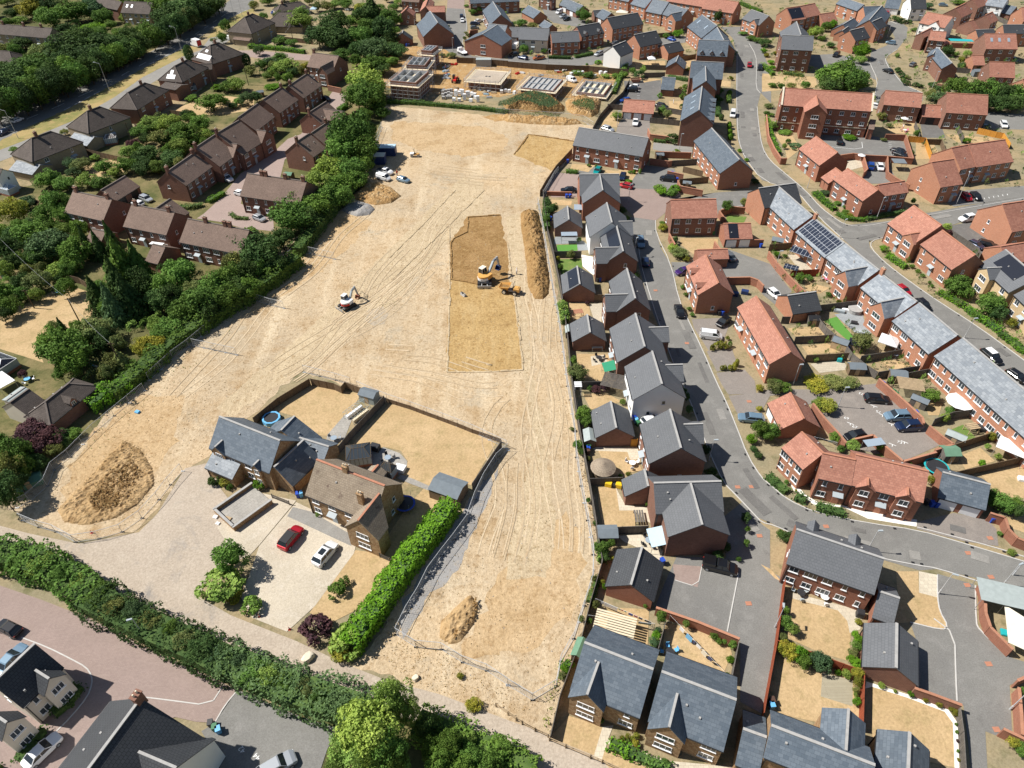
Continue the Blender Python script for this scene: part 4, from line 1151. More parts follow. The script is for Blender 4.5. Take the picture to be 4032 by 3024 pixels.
detached_house|white rendered house with dark roof behind a round dark hedge|E:370,-25 490,-25 370,70|5|white_render|dark_tile_roof|
garage|white garage block with slate roof beside the white rendered house|E:190,-10 300,0 260,70|2.6|white_render|slate_roof|gd=a2
detached_house|white rendered house under a pink tiled roof with central gable|E:505,97 705,135 665,225|5|white_render|red_tile_roof|w=E:578,170;612,210
detached_house|pink tiled cross wing above the blank brick gable|E:535,245 655,255 630,325|5|brown_brick|red_tile_roof|
detached_house|brown brick house with blank gable and small window by the inner street|E:535,222 455,262 325,375|5|brown_brick|red_tile_roof|nw
detached_house|slate roofed house with white front door in its gable|E:585,378 548,430 425,560|5|brown_brick|slate_roof|
detached_house|slate roofed rear block behind the white doored gable|E:590,380 700,500 620,540|5|brown_brick|slate_roof|nw
detached_house|red roofed house with four roof windows near the right edge|E:960,268 1205,270 1195,388|5.2|brown_brick|red_tile_roof|n=3 sky=a,.2,.45,.75 gs
detached_house|red roofed house with central brick gable above the far hedge|E:1000,490 1195,498 1185,615|5.2|brown_brick|red_tile_roof|w=E:1050,537;1090,605
garage|small red roofed garage left of the roof windowed house|E:860,440 948,440 945,515|2.6|orange_brick|red_tile_roof|
detached_house|red roofed brick house with narrow gable behind the teal covered yard|E:727,65 810,25 860,97|5|brown_brick|red_tile_roof|
detached_house|red roofed brick house second up the far right row|E:860,-5 950,-40 1000,25|5|brown_brick|red_tile_roof|
detached_house|red roofed brick house with satellite dish in the far right row|E:965,120 1020,95 1070,155|5|brown_brick|red_tile_roof|
garage|long low red roofed garage in front of the satellite dish house|E:835,168 870,160 915,235|2.6|brown_brick|red_tile_roof|
garage|low dark slate garage beside the teal covered yard|E:890,238 1030,232 905,310|2.6|orange_brick|dark_tile_roof|
detached_house|orange brick house with black slate roof at the far right|E:1105,197 1300,197 1290,265|5|orange_brick|dark_tile_roof|
detached_house|white rendered houses with gabled fronts in the top right corner|E:1010,-40 1150,-20 1100,60|5|white_render|pale_slate|
garage|small grey slate roof in front of the white corner houses|E:1130,40 1210,55 1130,108|2.6|brown_brick|slate_roof|
detached_house|orange brick house cut by the right edge below the white corner|E:1250,60 1400,60 1290,170|5|orange_brick|red_tile_roof|
detached_house|cream rendered house with grey roof facing the far street|C0:110,240 360,250 345,352|5|cream_render|grey_tile_roof|n=3
garage|grey roofed brick garage left of the cream rendered house|C0:15,240 110,243 95,325|2.6|brown_brick|grey_tile_roof|gd=a1
detached_house|brick house with faceted dark roof behind a clipped hedge|C0:375,283 612,272 520,366|5|red_brick|grey_tile_roof|n=4
semi_detached_house|dark roofed brick pair with two tiny gables over white windows|C0:600,232 795,198 640,322|5|red_brick|dark_tile_roof|n=4 dorm=a,.2,.8
terraced_house|dark roofed brick terrace with sunlit orange gable and three porches|C0:865,158 1130,112 912,256|5|orange_brick|dark_tile_roof|n=6
detached_house|white rendered house with dark roof and low front gable|C0:912,405 1025,358 985,490|5|white_render|dark_tile_roof|nw
detached_house|dark roofed orange brick house with a white gazebo behind|C0:1100,305 1290,268 1140,412|5|orange_brick|dark_tile_roof|n=4 gs
garage|dark roofed brick garage with orange gable by the white gazebo|C0:1355,390 1490,362 1400,465|2.6|orange_brick|dark_tile_roof|
detached_house|slate roofed brick house, left of three angled ones|C0:1130,-40 1255,-5 1185,68|5|orange_brick|slate_roof|gs g=angled_slate_roofed_houses
detached_house|slate roofed brick house, middle of three angled ones|C0:1265,-5 1400,20 1310,120|5|orange_brick|slate_roof|gs g=angled_slate_roofed_houses
detached_house|slate roofed brick house with gabled wing, right of three angled ones|C0:1400,35 1565,85 1350,125|5|orange_brick|slate_roof|gs w=C0:1425,122;1440,190 g=angled_slate_roofed_houses
detached_house|slate roofed orange terrace with four roof windows by the bend|C0:1690,130 1820,225 1583,247|6|orange_brick|slate_roof|sky=a,.2,.7 gs
detached_house|slate hipped corner house below the roof windowed terrace|C0:1815,228 1880,350 1700,330|6|orange_brick|slate_roof|nw
terraced_house|slate roofed brick block with three small dormers facing the yard|C0:1665,348 1922,360 1895,492|6|brown_brick|slate_roof|dorm=a,.15,.48,.82 gs nw
terraced_house|slate roofed block with large gabled wing along the main street|C0:1600,535 1880,548 1865,690|6.5|brown_brick|slate_roof|nw w=C0:1725,708;1812,800
terraced_house|tall gabled brick terrace with slate roof and three roof windows|C0:1690,755 1663,960 1503,1070|7.8|brown_brick|slate_roof|nw sky=a,.25,.5,.75 dorm=b,.2,.4,.6,.8,.95
terraced_house|long slate roofed orange terrace end on to the main street|C0:1773,1118 2015,1392 1845,1502|5|orange_brick|slate_roof|gs n=6
terraced_house|grey roofed brick terrace of four with pale door canopies beside the site|C0:620,1112 1222,1205 1175,1362|5|red_brick|grey_tile_roof|n=7
garage|red roofed triple garage with white doors and a van parked before it|C0:1015,868 1280,885 1268,990|2.4|red_brick|red_tile_roof|gd=a3
bin_store|small slate roofed brick store in the residents car park|C0:1350,673 1460,680 1445,785|2.4|brown_brick|slate_roof|cat=store
garage|slate roofed gabled brick garage above the residents car park|C0:1485,485 1462,540 1375,597|2.5|red_brick|slate_roof|
terraced_house|long red roofed brick terrace at the top centre right|C0:1740,-20 2010,20 1935,112|5|orange_brick|red_tile_roof|n=6
terraced_house|red roofed terrace with white doors under the top edge|C0:1420,-60 1740,-10 1700,60|5|orange_brick|red_tile_roof|n=6
detached_house|grey roofed brick house with small gable on the far corner|C0:2120,85 2272,140 2065,172|5|orange_brick|grey_tile_roof|w=C0:2145,172;2185,215 gs
garage|left slate roofed garage with white door in the far parking court|C0:490,-10 580,15 540,70|2.4|brown_brick|slate_roof|gd=a1 g=far_court_garages
garage|right slate roofed garage with white door in the far parking court|C0:565,15 655,50 605,112|2.4|brown_brick|slate_roof|gd=a1 g=far_court_garages
garage|slate roofed garage pair beside the cream awninged garden|C0:825,80 900,115 850,182|2.4|brown_brick|slate_roof|gd=a1
garage|narrow dark garage left of the slate garage by the awninged garden|C0:745,92 815,88 800,140|2.4|brown_brick|dark_tile_roof|gd=a1
garage|slate roofed long brick garage near the top of the far street|C0:178,48 283,103 228,162|2.6|orange_brick|slate_roof|
garage|little slate roofed brick garage behind the cream house|C0:318,178 385,215 330,255|2.5|brown_brick|slate_roof|
detached_house|dark brick house with white patio doors under the top edge|C0:700,-60 860,-30 850,0|5|brown_brick|grey_tile_roof|gs
detached_house|orange brick house with gabled roof under the top edge beside the awning|C0:905,-60 1075,-25 1050,15|5|orange_brick|slate_roof|gs
detached_house|dark brick house left of the far court under the top edge|C0:-60,-40 75,-30 70,10|5|brown_brick|grey_tile_roof|gs
detached_house|small brick house with white doors above the far court|C0:290,-60 400,-40 380,-5|5|brown_brick|slate_roof|
detached_house|brick house with slate cross gables on the far street corner|B0:2045,208 2205,225 2185,330|5|red_brick|slate_roof|w=B0:1990,300;1930,300
detached_house|slate roofed brick house above the corner gabled one|B0:2080,15 2150,130 2000,105|5|brown_brick|slate_roof|
terraced_house|brick house row under the top edge right of the far street|B0:1875,-60 2300,-80 2200,15|5|brown_brick|slate_roof|n=6
detached_house|slate gabled rendered house in the far row facing the building site|B0:1530,100 1480,195 1385,360|4.6|white_render|slate_roof|nw
detached_house|pink roofed brick house third up the far row|B0:1520,-20 1490,60 1435,130|5|brown_brick|red_tile_roof|nw w=B0:1662,55;1662,105
detached_house|slate roofed brick house between pink roof and rendered gable|B0:1535,100 1600,200 1410,200|5|brown_brick|slate_roof|nw
garage|slate roofed garage with white door beside dark trees near the building site|B0:1300,265 1290,290 1220,348|2.5|brown_brick|dark_tile_roof|
outbuilding|low slate roofed brick outbuilding above the white doored garage|B0:1255,195 1395,200 1395,232|2.5|brown_brick|slate_roof|nw cat=outbuilding
detached_house|small pink roofed brick house with white doors near tall dark conifers|B0:1340,55 1320,85 1265,135|4|brown_brick|red_tile_roof|
detached_house|brick house with brown roof at the head of the far street|B0:1300,-40 1450,-30 1440,20|5|brown_brick|brown_tile_roof|
detached_house|grey roofed brick house with gabled wing at the brick paved junction|C0:625,1522 967,1520 970,1700|5|red_brick|grey_tile_roof|nw w=C1:825,0;655,115
detached_house|white rendered house with grey roof, upper one beside the site|C1:860,110 905,282 718,400|5|white_render|grey_tile_roof|w=C1:1080,272;1080,388 nw
detached_house|dark roofed brick house with solar panel and left wing beside artificial lawn|C1:945,310 1003,532 863,632|5|brown_brick|grey_tile_roof|sol=a,.05,.75,.3,.92 w=C1:765,503;757,635
detached_house|dark roofed brick house with left wing above the pale patio|C1:1035,683 1108,942 952,1055|5|brown_brick|grey_tile_roof|w=C1:850,912;832,1052 p=42 wp=42
detached_house|dark roofed brick house with street side wing and green awning|C1:1110,1075 1190,1362 962,1505|5|brown_brick|grey_tile_roof|w=C1:1392,1193;1392,1315
detached_house|white rendered house with grey roof, lower one beside the site|C1:1255,1405 C2:1340,28 C2:1095,160|5|white_render|grey_tile_roof|w=C1:1515,1520;1520,1659
detached_house|dark roofed brick house with street side wing right of the thatched hut|C2:1410,252 1505,585 1238,720|5|brown_brick|grey_tile_roof|w=C2:1690,378;1698,540
detached_house|T shaped dark roofed brick house above the black pickup|C2:1275,893 1852,878 1862,1132|5|brown_brick|grey_tile_roof|nw w=C2:1690,1250;1405,1362
garage|grey gabled brick garage behind the pergola and artificial lawn|C1:518,140 530,256 410,325|2.4|brown_brick|grey_tile_roof|g=garages_beside_the_site_fence
garage|gabled brick garage with solar panels on its left slope|C1:602,663 625,818 485,885|2.4|brown_brick|grey_tile_roof|sol=a,.05,.95,.35,.95 g=garages_beside_the_site_fence
garage|gabled brick garage above the round table garden|C1:690,1085 715,1238 568,1310|2.4|brown_brick|grey_tile_roof|g=garages_beside_the_site_fence
garage|gabled brick garage with white door and basketball hoop above the thatched hut|C2:895,183 942,410 770,490|2.4|brown_brick|grey_tile_roof|g=garages_beside_the_site_fence
garage|gabled brick garage with glazed door beside yellow toy boxes|C2:1188,778 1220,917 1028,997|2.4|brown_brick|grey_tile_roof|g=garages_beside_the_site_fence
garage|large dark ribbed brick garage above the washing lines|C2:1165,1455 C3:1037,112 835,120|2.4|red_brick|dark_tile_roof|g=garages_beside_the_site_fence
detached_house|red roofed dark brick house on the paved junction corner|C1:1420,85 1810,78 1812,235|5|brown_brick|red_tile_roof|n=4 gs
garage|red roofed double garage with black solar panel and white doors|C1:1880,292 2112,288 2130,418|2.4|red_brick|red_tile_roof|gd=a2 sol=a,.15,.5,.0,1
garage|low red roofed brick garage by the purple car|C1:1650,520 1910,512 1905,592|2.5|red_brick|red_tile_roof|nw
detached_house|pink roofed brick house with two tiny street dormers|C1:1720,563 1832,808 1667,923|5|orange_brick|red_tile_roof|n=3 dorm=a,.3,.8
terraced_house|long pink roofed brick terrace end with pink door canopies|C1:2160,925 D1:175,1412 D1:0,1508|5|orange_brick|red_tile_roof|n=7 dc=pink_canopy
garage|dark slate garage with orange gable beside the white car|D1:155,918 398,885 440,1038|2.5|orange_brick|dark_tile_roof|
'''
M['pink_canopy'] = M['ridge_red']
ROOTS = []
for r_ in HOUSES.strip().split('\n'):
    ROOTS.append(house(r_))

LANDMARKS = '''the lowest roadside semi|O:100,330
the pale roofed semi|O:225,280
the wide dark hipped semi|O:305,225
the semi with L shaped solar|O:395,180
the semi with the long white solar array|O:470,120
the topmost roadside semi|O:545,60
the long far left terrace|O:60,75
the tan house behind the road trees|O:300,40
the delivery van|O:424,95
the lowest stepped row house|O:400,395
the bay windowed row house|O:460,340
the dark roofed row house|O:540,290
the steep dark roofed house|O:650,220
the house by the lane|O:708,155
the large blank brick gable|O:650,330
the four chimney pink terrace|O:590,400
the left brown brick pair|O:210,450
the middle brown brick pair|O:340,500
the right brown brick terrace|O:460,520
the dry back lawn at far left|O:90,680
the brown bungalow|O:110,870
the grassy spoil mound at left|O:240,1060
the pale slate house in the plot|O:550,960
the mossy roofed house|O:740,1060
the grey garden shed|O:975,1050
the red and black car|O:627,1160
the white car on the gravel drive|O:703,1192
the boulder on the track|O:667,1410
the cream house in the bottom left|O:60,1480
the stone chimney at bottom left|O:300,1520
the bottom left car park|O:600,1570
the left ironstone house|O:1325,1440
the right ironstone house|O:1490,1530
the bottom edge ironstone house|O:1750,1600
the dark ribbed garage|O:1370,1235
the T shaped house|O:1480,1110
the small glazed door garage|O:1385,1050
the thatched hut|O:1302,1005
the hut side brick house|O:1455,960
the lower white house|O:1405,820
the basketball hoop garage|O:1322,910
the green awning house|O:1375,735
the round table garden|O:1290,780
the solar panelled garage|O:1245,615
the artificial lawn|O:1225,535
the upper white house|O:1305,490
the long brown soil heap|O:1155,550
the large yellow excavator|O:1055,590
the red and white digger|O:752,645
the orange topsoil strip|O:1045,700
the blue site container|O:835,335
the scaffolded half built houses|O:890,150
the flat deck of the half built house|O:1055,165
the grassy mounds by the fence|O:1150,225
the four canopy terrace|O:1320,320
the triple garage|O:1377,235
the slate orange terrace by the bend|O:1560,340
the gabled three roof window terrace|O:1500,250
the three dormer block|O:1525,110
the roof windowed terrace by the bend|O:1530,70
the residents car park|O:1390,195
the white house with the low gable|O:1330,130
the three porch terrace|O:1240,90
the cream house on the far street|O:1145,90
the far parking court|O:1225,40
the angled slate houses|O:1425,35
the red roofed apartments|O:1780,245
the ribbed roof brown block|O:1720,100
the big round trees by the apartments|O:1815,170
the covered drive|O:2010,245
the street bend pink roofed house|O:1770,355
the parking court behind the apartments|O:1870,315
the tall sunlit gable|O:1990,400
the flag pair of houses|O:2120,345
the inner street corner|O:1900,60
the white doored gable|O:2005,135
the blank gable house|O:1975,95
the four roof window house|O:2140,105
the top right white houses|O:2150,15
the corner cross wing|O:1680,420
the solar grid house|O:1770,520
the red double garage|O:1590,495
the paved junction corner house|O:1490,470
the two dormer pink house|O:1520,600
the long pink terrace|O:1660,740
the grey patio wing house|O:1890,650
the white gazebo|O:1880,730
the long right edge terrace|O:2120,860
the yellow brick house|O:2160,620
the stepped path house|O:2040,560
the corner house with small bay|O:1960,500
the orange gabled slate garage|O:1725,655
the pink roofed white doored garage|O:1710,900
the numbered car park|O:1900,920
the curved terrace|O:1820,1040
the slate double garage|O:2060,1070
the patio doored terrace|O:1800,1220
the timber deck lawn|O:1790,1500
the large brown brick garage|O:1920,1410
the white edged lawn|O:1970,1550
the right edge shade sail|O:2190,1330'''
LM = []
for l_ in LANDMARKS.split('\n'):
    n_, p_ = l_.split('|')
    p_ = pts(p_)[0]
    LM.append((n_, p_[1], p_[2]))
USED = set()
def where(desc, p, skip=()):
    """a label that singles the thing out: its look and its place beside something findable"""
    ox, oy, s = TILES[p[0]]
    X, Y = (ox + p[1] / s) / 1.82278, (oy + p[2] / s) / 1.82278
    c = sorted(LM, key=lambda l: (l[1] - X) ** 2 + (l[2] - Y) ** 2)[:7]
    cand = []
    for n, x, y in c:
        dx, dy = X - x, Y - y
        dd = math.hypot(dx, dy)
        if abs(dx) > 2.2 * abs(dy): r = 'right of' if dx > 0 else 'left of'
        elif abs(dy) > 2.2 * abs(dx): r = 'below' if dy > 0 else 'above'
        else: r = ('below and ' if dy > 0 else 'above and ') + ('right of' if dx > 0 else 'left of')
        cand.append((dd, f'{desc} {r} {n}'))
    for pre in ('', 'farther '):
        for dd, l in cand:
            q = l if not pre else l.replace(desc + ' ', desc + ' ' + pre, 1)
            if q not in USED and len(q.split()) <= 16:
                USED.add(q)
                return q
    q = cand[0][1]
    return q

rng = np.random.default_rng(7)
def leaf_quads(P, Nn, size, jitter=0.75, asp=0.62):
    """P centres, Nn outward normals -> verts, faces of leaf sprays"""
    n = len(P)
    r = rng.normal(size=(n, 3))
    nn = Nn + jitter * r / np.linalg.norm(r, axis=1)[:, None]
    nn /= np.linalg.norm(nn, axis=1)[:, None]
    a = np.cross(nn, rng.normal(size=(n, 3)))
    a /= np.linalg.norm(a, axis=1)[:, None] + 1e-9
    b = np.cross(nn, a)
    s = size * rng.uniform(.6, 1.3, (n, 1))
    a, b = a * s, b * s * asp
    V = np.stack([P - a, P - b * .9 + a * .1, P + a, P + b], axis=1).reshape(-1, 3)
    return V
def leaf_mesh(name, V, mat):
    n = len(V) // 4
    me = bpy.data.meshes.new(name)
    me.vertices.add(len(V)); me.vertices.foreach_set('co', V.astype(np.float32).ravel())
    me.loops.add(len(V)); me.loops.foreach_set('vertex_index', np.arange(len(V), dtype=np.int32))
    me.polygons.add(n)
    me.polygons.foreach_set('loop_start', np.arange(0, len(V), 4, dtype=np.int32))
    me.polygons.foreach_set('loop_total', np.full(n, 4, dtype=np.int32))
    me.update(calc_edges=True)
    if mat: me.materials.append(M[mat])
    return me
def crown_points(n, shape='round', clumps=46, cr=(.2, .38)):
    c = rng.normal(size=(clumps, 3)); c /= np.linalg.norm(c, axis=1)[:, None]; lob = rng.uniform(.78, 1.18, 6)
    c[:, 2] = np.abs(c[:, 2]) * rng.choice([1, 1, -.75], clumps)
    c *= rng.uniform(.45, .86, (clumps, 1)) * lob[(np.arctan2(c[:, 1], c[:, 0]) * 3 / np.pi).astype(int) % 6][:, None]
    rad = rng.uniform(*cr, clumps)
    if shape == 'tall':
        c[:, :2] *= (1 - .35 * np.clip(c[:, 2:3], -1, 1))
    k = rng.choice(clumps, n, p=rad ** 2 / (rad ** 2).sum())
    d = rng.normal(size=(n, 3)); d /= np.linalg.norm(d, axis=1)[:, None]
    out_ = c[k] / np.linalg.norm(c[k], axis=1)[:, None]
    flip = (d * out_).sum(1) < -.25
    d[flip] *= -1
    P = c[k] + d * rad[k][:, None] * rng.uniform(.75, 1.08, (n, 1))
    return P, d
def crown_mesh(kind, mat, seed):
    global rng
    rng = np.random.default_rng(seed)
    if kind == 'conifer':
        n = 2600
        t = rng.uniform(0, 1, n) ** .75
        tier = np.floor(t * 9) / 9
        th = rng.uniform(0, 2 * np.pi, n)
        lob = 1 + .22 * np.sin(th * 5 + tier * 23) + .12 * np.sin(th * 11 + tier * 41)
        r = (t) * lob * rng.uniform(.72, 1.0, n) * (0.75 + .35 * ((t * 9) % 1))
        z = 1 - 2 * t + rng.normal(0, .03, n)
        P = np.stack([r * np.cos(th), r * np.sin(th), z], 1)
        Nn = np.stack([np.cos(th), np.sin(th), np.full(n, .7)], 1)
        V = leaf_quads(P, Nn, .085, .6)
    elif kind == 'column':
        n = 1500
        z = rng.uniform(-1, 1, n); th = rng.uniform(0, 2 * np.pi, n)
        r = np.sqrt(np.clip(1 - np.abs(z) ** 2.6, 0, 1)) * rng.uniform(.8, 1.02, n)
        P = np.stack([r * np.cos(th), r * np.sin(th), z], 1)
        V = leaf_quads(P, np.stack([np.cos(th), np.sin(th), z * .3 + .3], 1), .12, .6)
    elif kind == 'bush':
        P, d = crown_points(900, clumps=22, cr=(.3, .45))
        V = leaf_quads(P, d, .13, .8)
    elif kind == 'fine':
        P, d = crown_points(6500, clumps=80, cr=(.14, .28))
        core, dc = crown_points(500, clumps=10, cr=(.3, .4))
        V = np.concatenate([leaf_quads(P, d, .042, .85), leaf_quads(core * .6, dc, .16, .8)])
    else:
        P, d = crown_points(3000, 'tall' if kind == 'tall' else 'round')
        core, dc = crown_points(350, clumps=10, cr=(.3, .4))
        V = np.concatenate([leaf_quads(P, d, .062, .9), leaf_quads(core * .6, dc, .16, .8)])
    return leaf_mesh('crown', V, mat)
CR = {}
def crown(kind, mat, var):
    k = (kind, mat, var)
    if k not in CR: CR[k] = crown_mesh(kind, mat, (hash(kind) * 0 + sum(map(ord, kind)) * 31 + var * 7 + 3))
    return CR[k]
def trunk_mesh():
    mb = MB()
    mb.bar((0, 0, 0), (0.02, 0, .55), .045, 8, .03)
    for k in range(6):
        a = k * 1.05 + .3
        mb.bar((.02, 0, .35 + .04 * k), (.24 * math.cos(a), .24 * math.sin(a), .62 + .03 * k), .018, 5, .008)
    me = mb.mesh('trunk'); me.materials.append(M['bark'])
    return me
TRUNK = trunk_mesh()
KINDN = {'g': ('leaf_green', 'mid green'), 'd': ('leaf_dark', 'dark green'), 'l': ('leaf_light', 'light green'), 'o': ('leaf_olive', 'olive green'),
         'y': ('leaf_yellow', 'yellow green'), 'p': ('leaf_purple', 'dark purple'), 'b': ('leaf_bright', 'bright green'), 'u': ('leaf_blue', 'blue green'), 'r': ('leaf_dry', 'dry straw')}
NT = [0]
def plant(tile, x, y, r, h, code, desc=None, group=None, name=None):
    """crown centre pixel, crown radius in pixels, height in metres, code = colour letter + shape letter"""
    mat, cname = KINDN[code[0]]
    shp = code[1] if len(code) > 1 else 'r'
    kind = {'r': 'round', 't': 'tall', 'c': 'conifer', 'k': 'column', 'b': 'bush', 'f': 'fine'}[shp]
    R = r * mpp((tile, x, y), h * .6) * (1.25 if group else 1.1)
    if h <= 0: h = min(max(R * 2.1, .6), 13)
    rz = h * .5 if kind in ('conifer', 'column', 'bush') else max(min(R * 1.05, h * .48), h * .38)
    zc = h - rz
    c = at((tile, x, y), zc)
    NT[0] += 1
    small = kind == 'bush' or h < 4.2
    nm = name or {'conifer': 'conifer_tree', 'column': 'columnar_shrub', 'bush': 'bush'}.get(kind, 'bush' if h < 2 else 'shrub' if small else 'tree')
    noun = {'conifer': 'conifer', 'column': 'columnar conifer', 'bush': 'rounded bush'}.get(kind, 'low bush' if h < 2 else 'shrub' if small else 'tree')
    lab = where(desc or f'{cname} {noun}', (tile, x, y))
    rz_ = (NT[0] * 2.4) % 6.28
    me = crown(kind, mat, NT[0] % 3)
    root = empty(nm, (c.x, c.y, 0), rz_, lab, nm.split('_')[-1] if small else 'tree', group)
    o = link('foliage' if small else 'crown', me, None, root)
    o.location, o.scale = (0, 0, zc), (R, R * (.9 + .2 * ((NT[0] * 37) % 10) / 10), rz)
    t = link('stem' if small else 'trunk', TRUNK, None, root)
    t.scale = (max(R * .9, .3), max(R * .9, .3), h * (1.0 if kind in ('conifer', 'column') else 1.2))
    return root

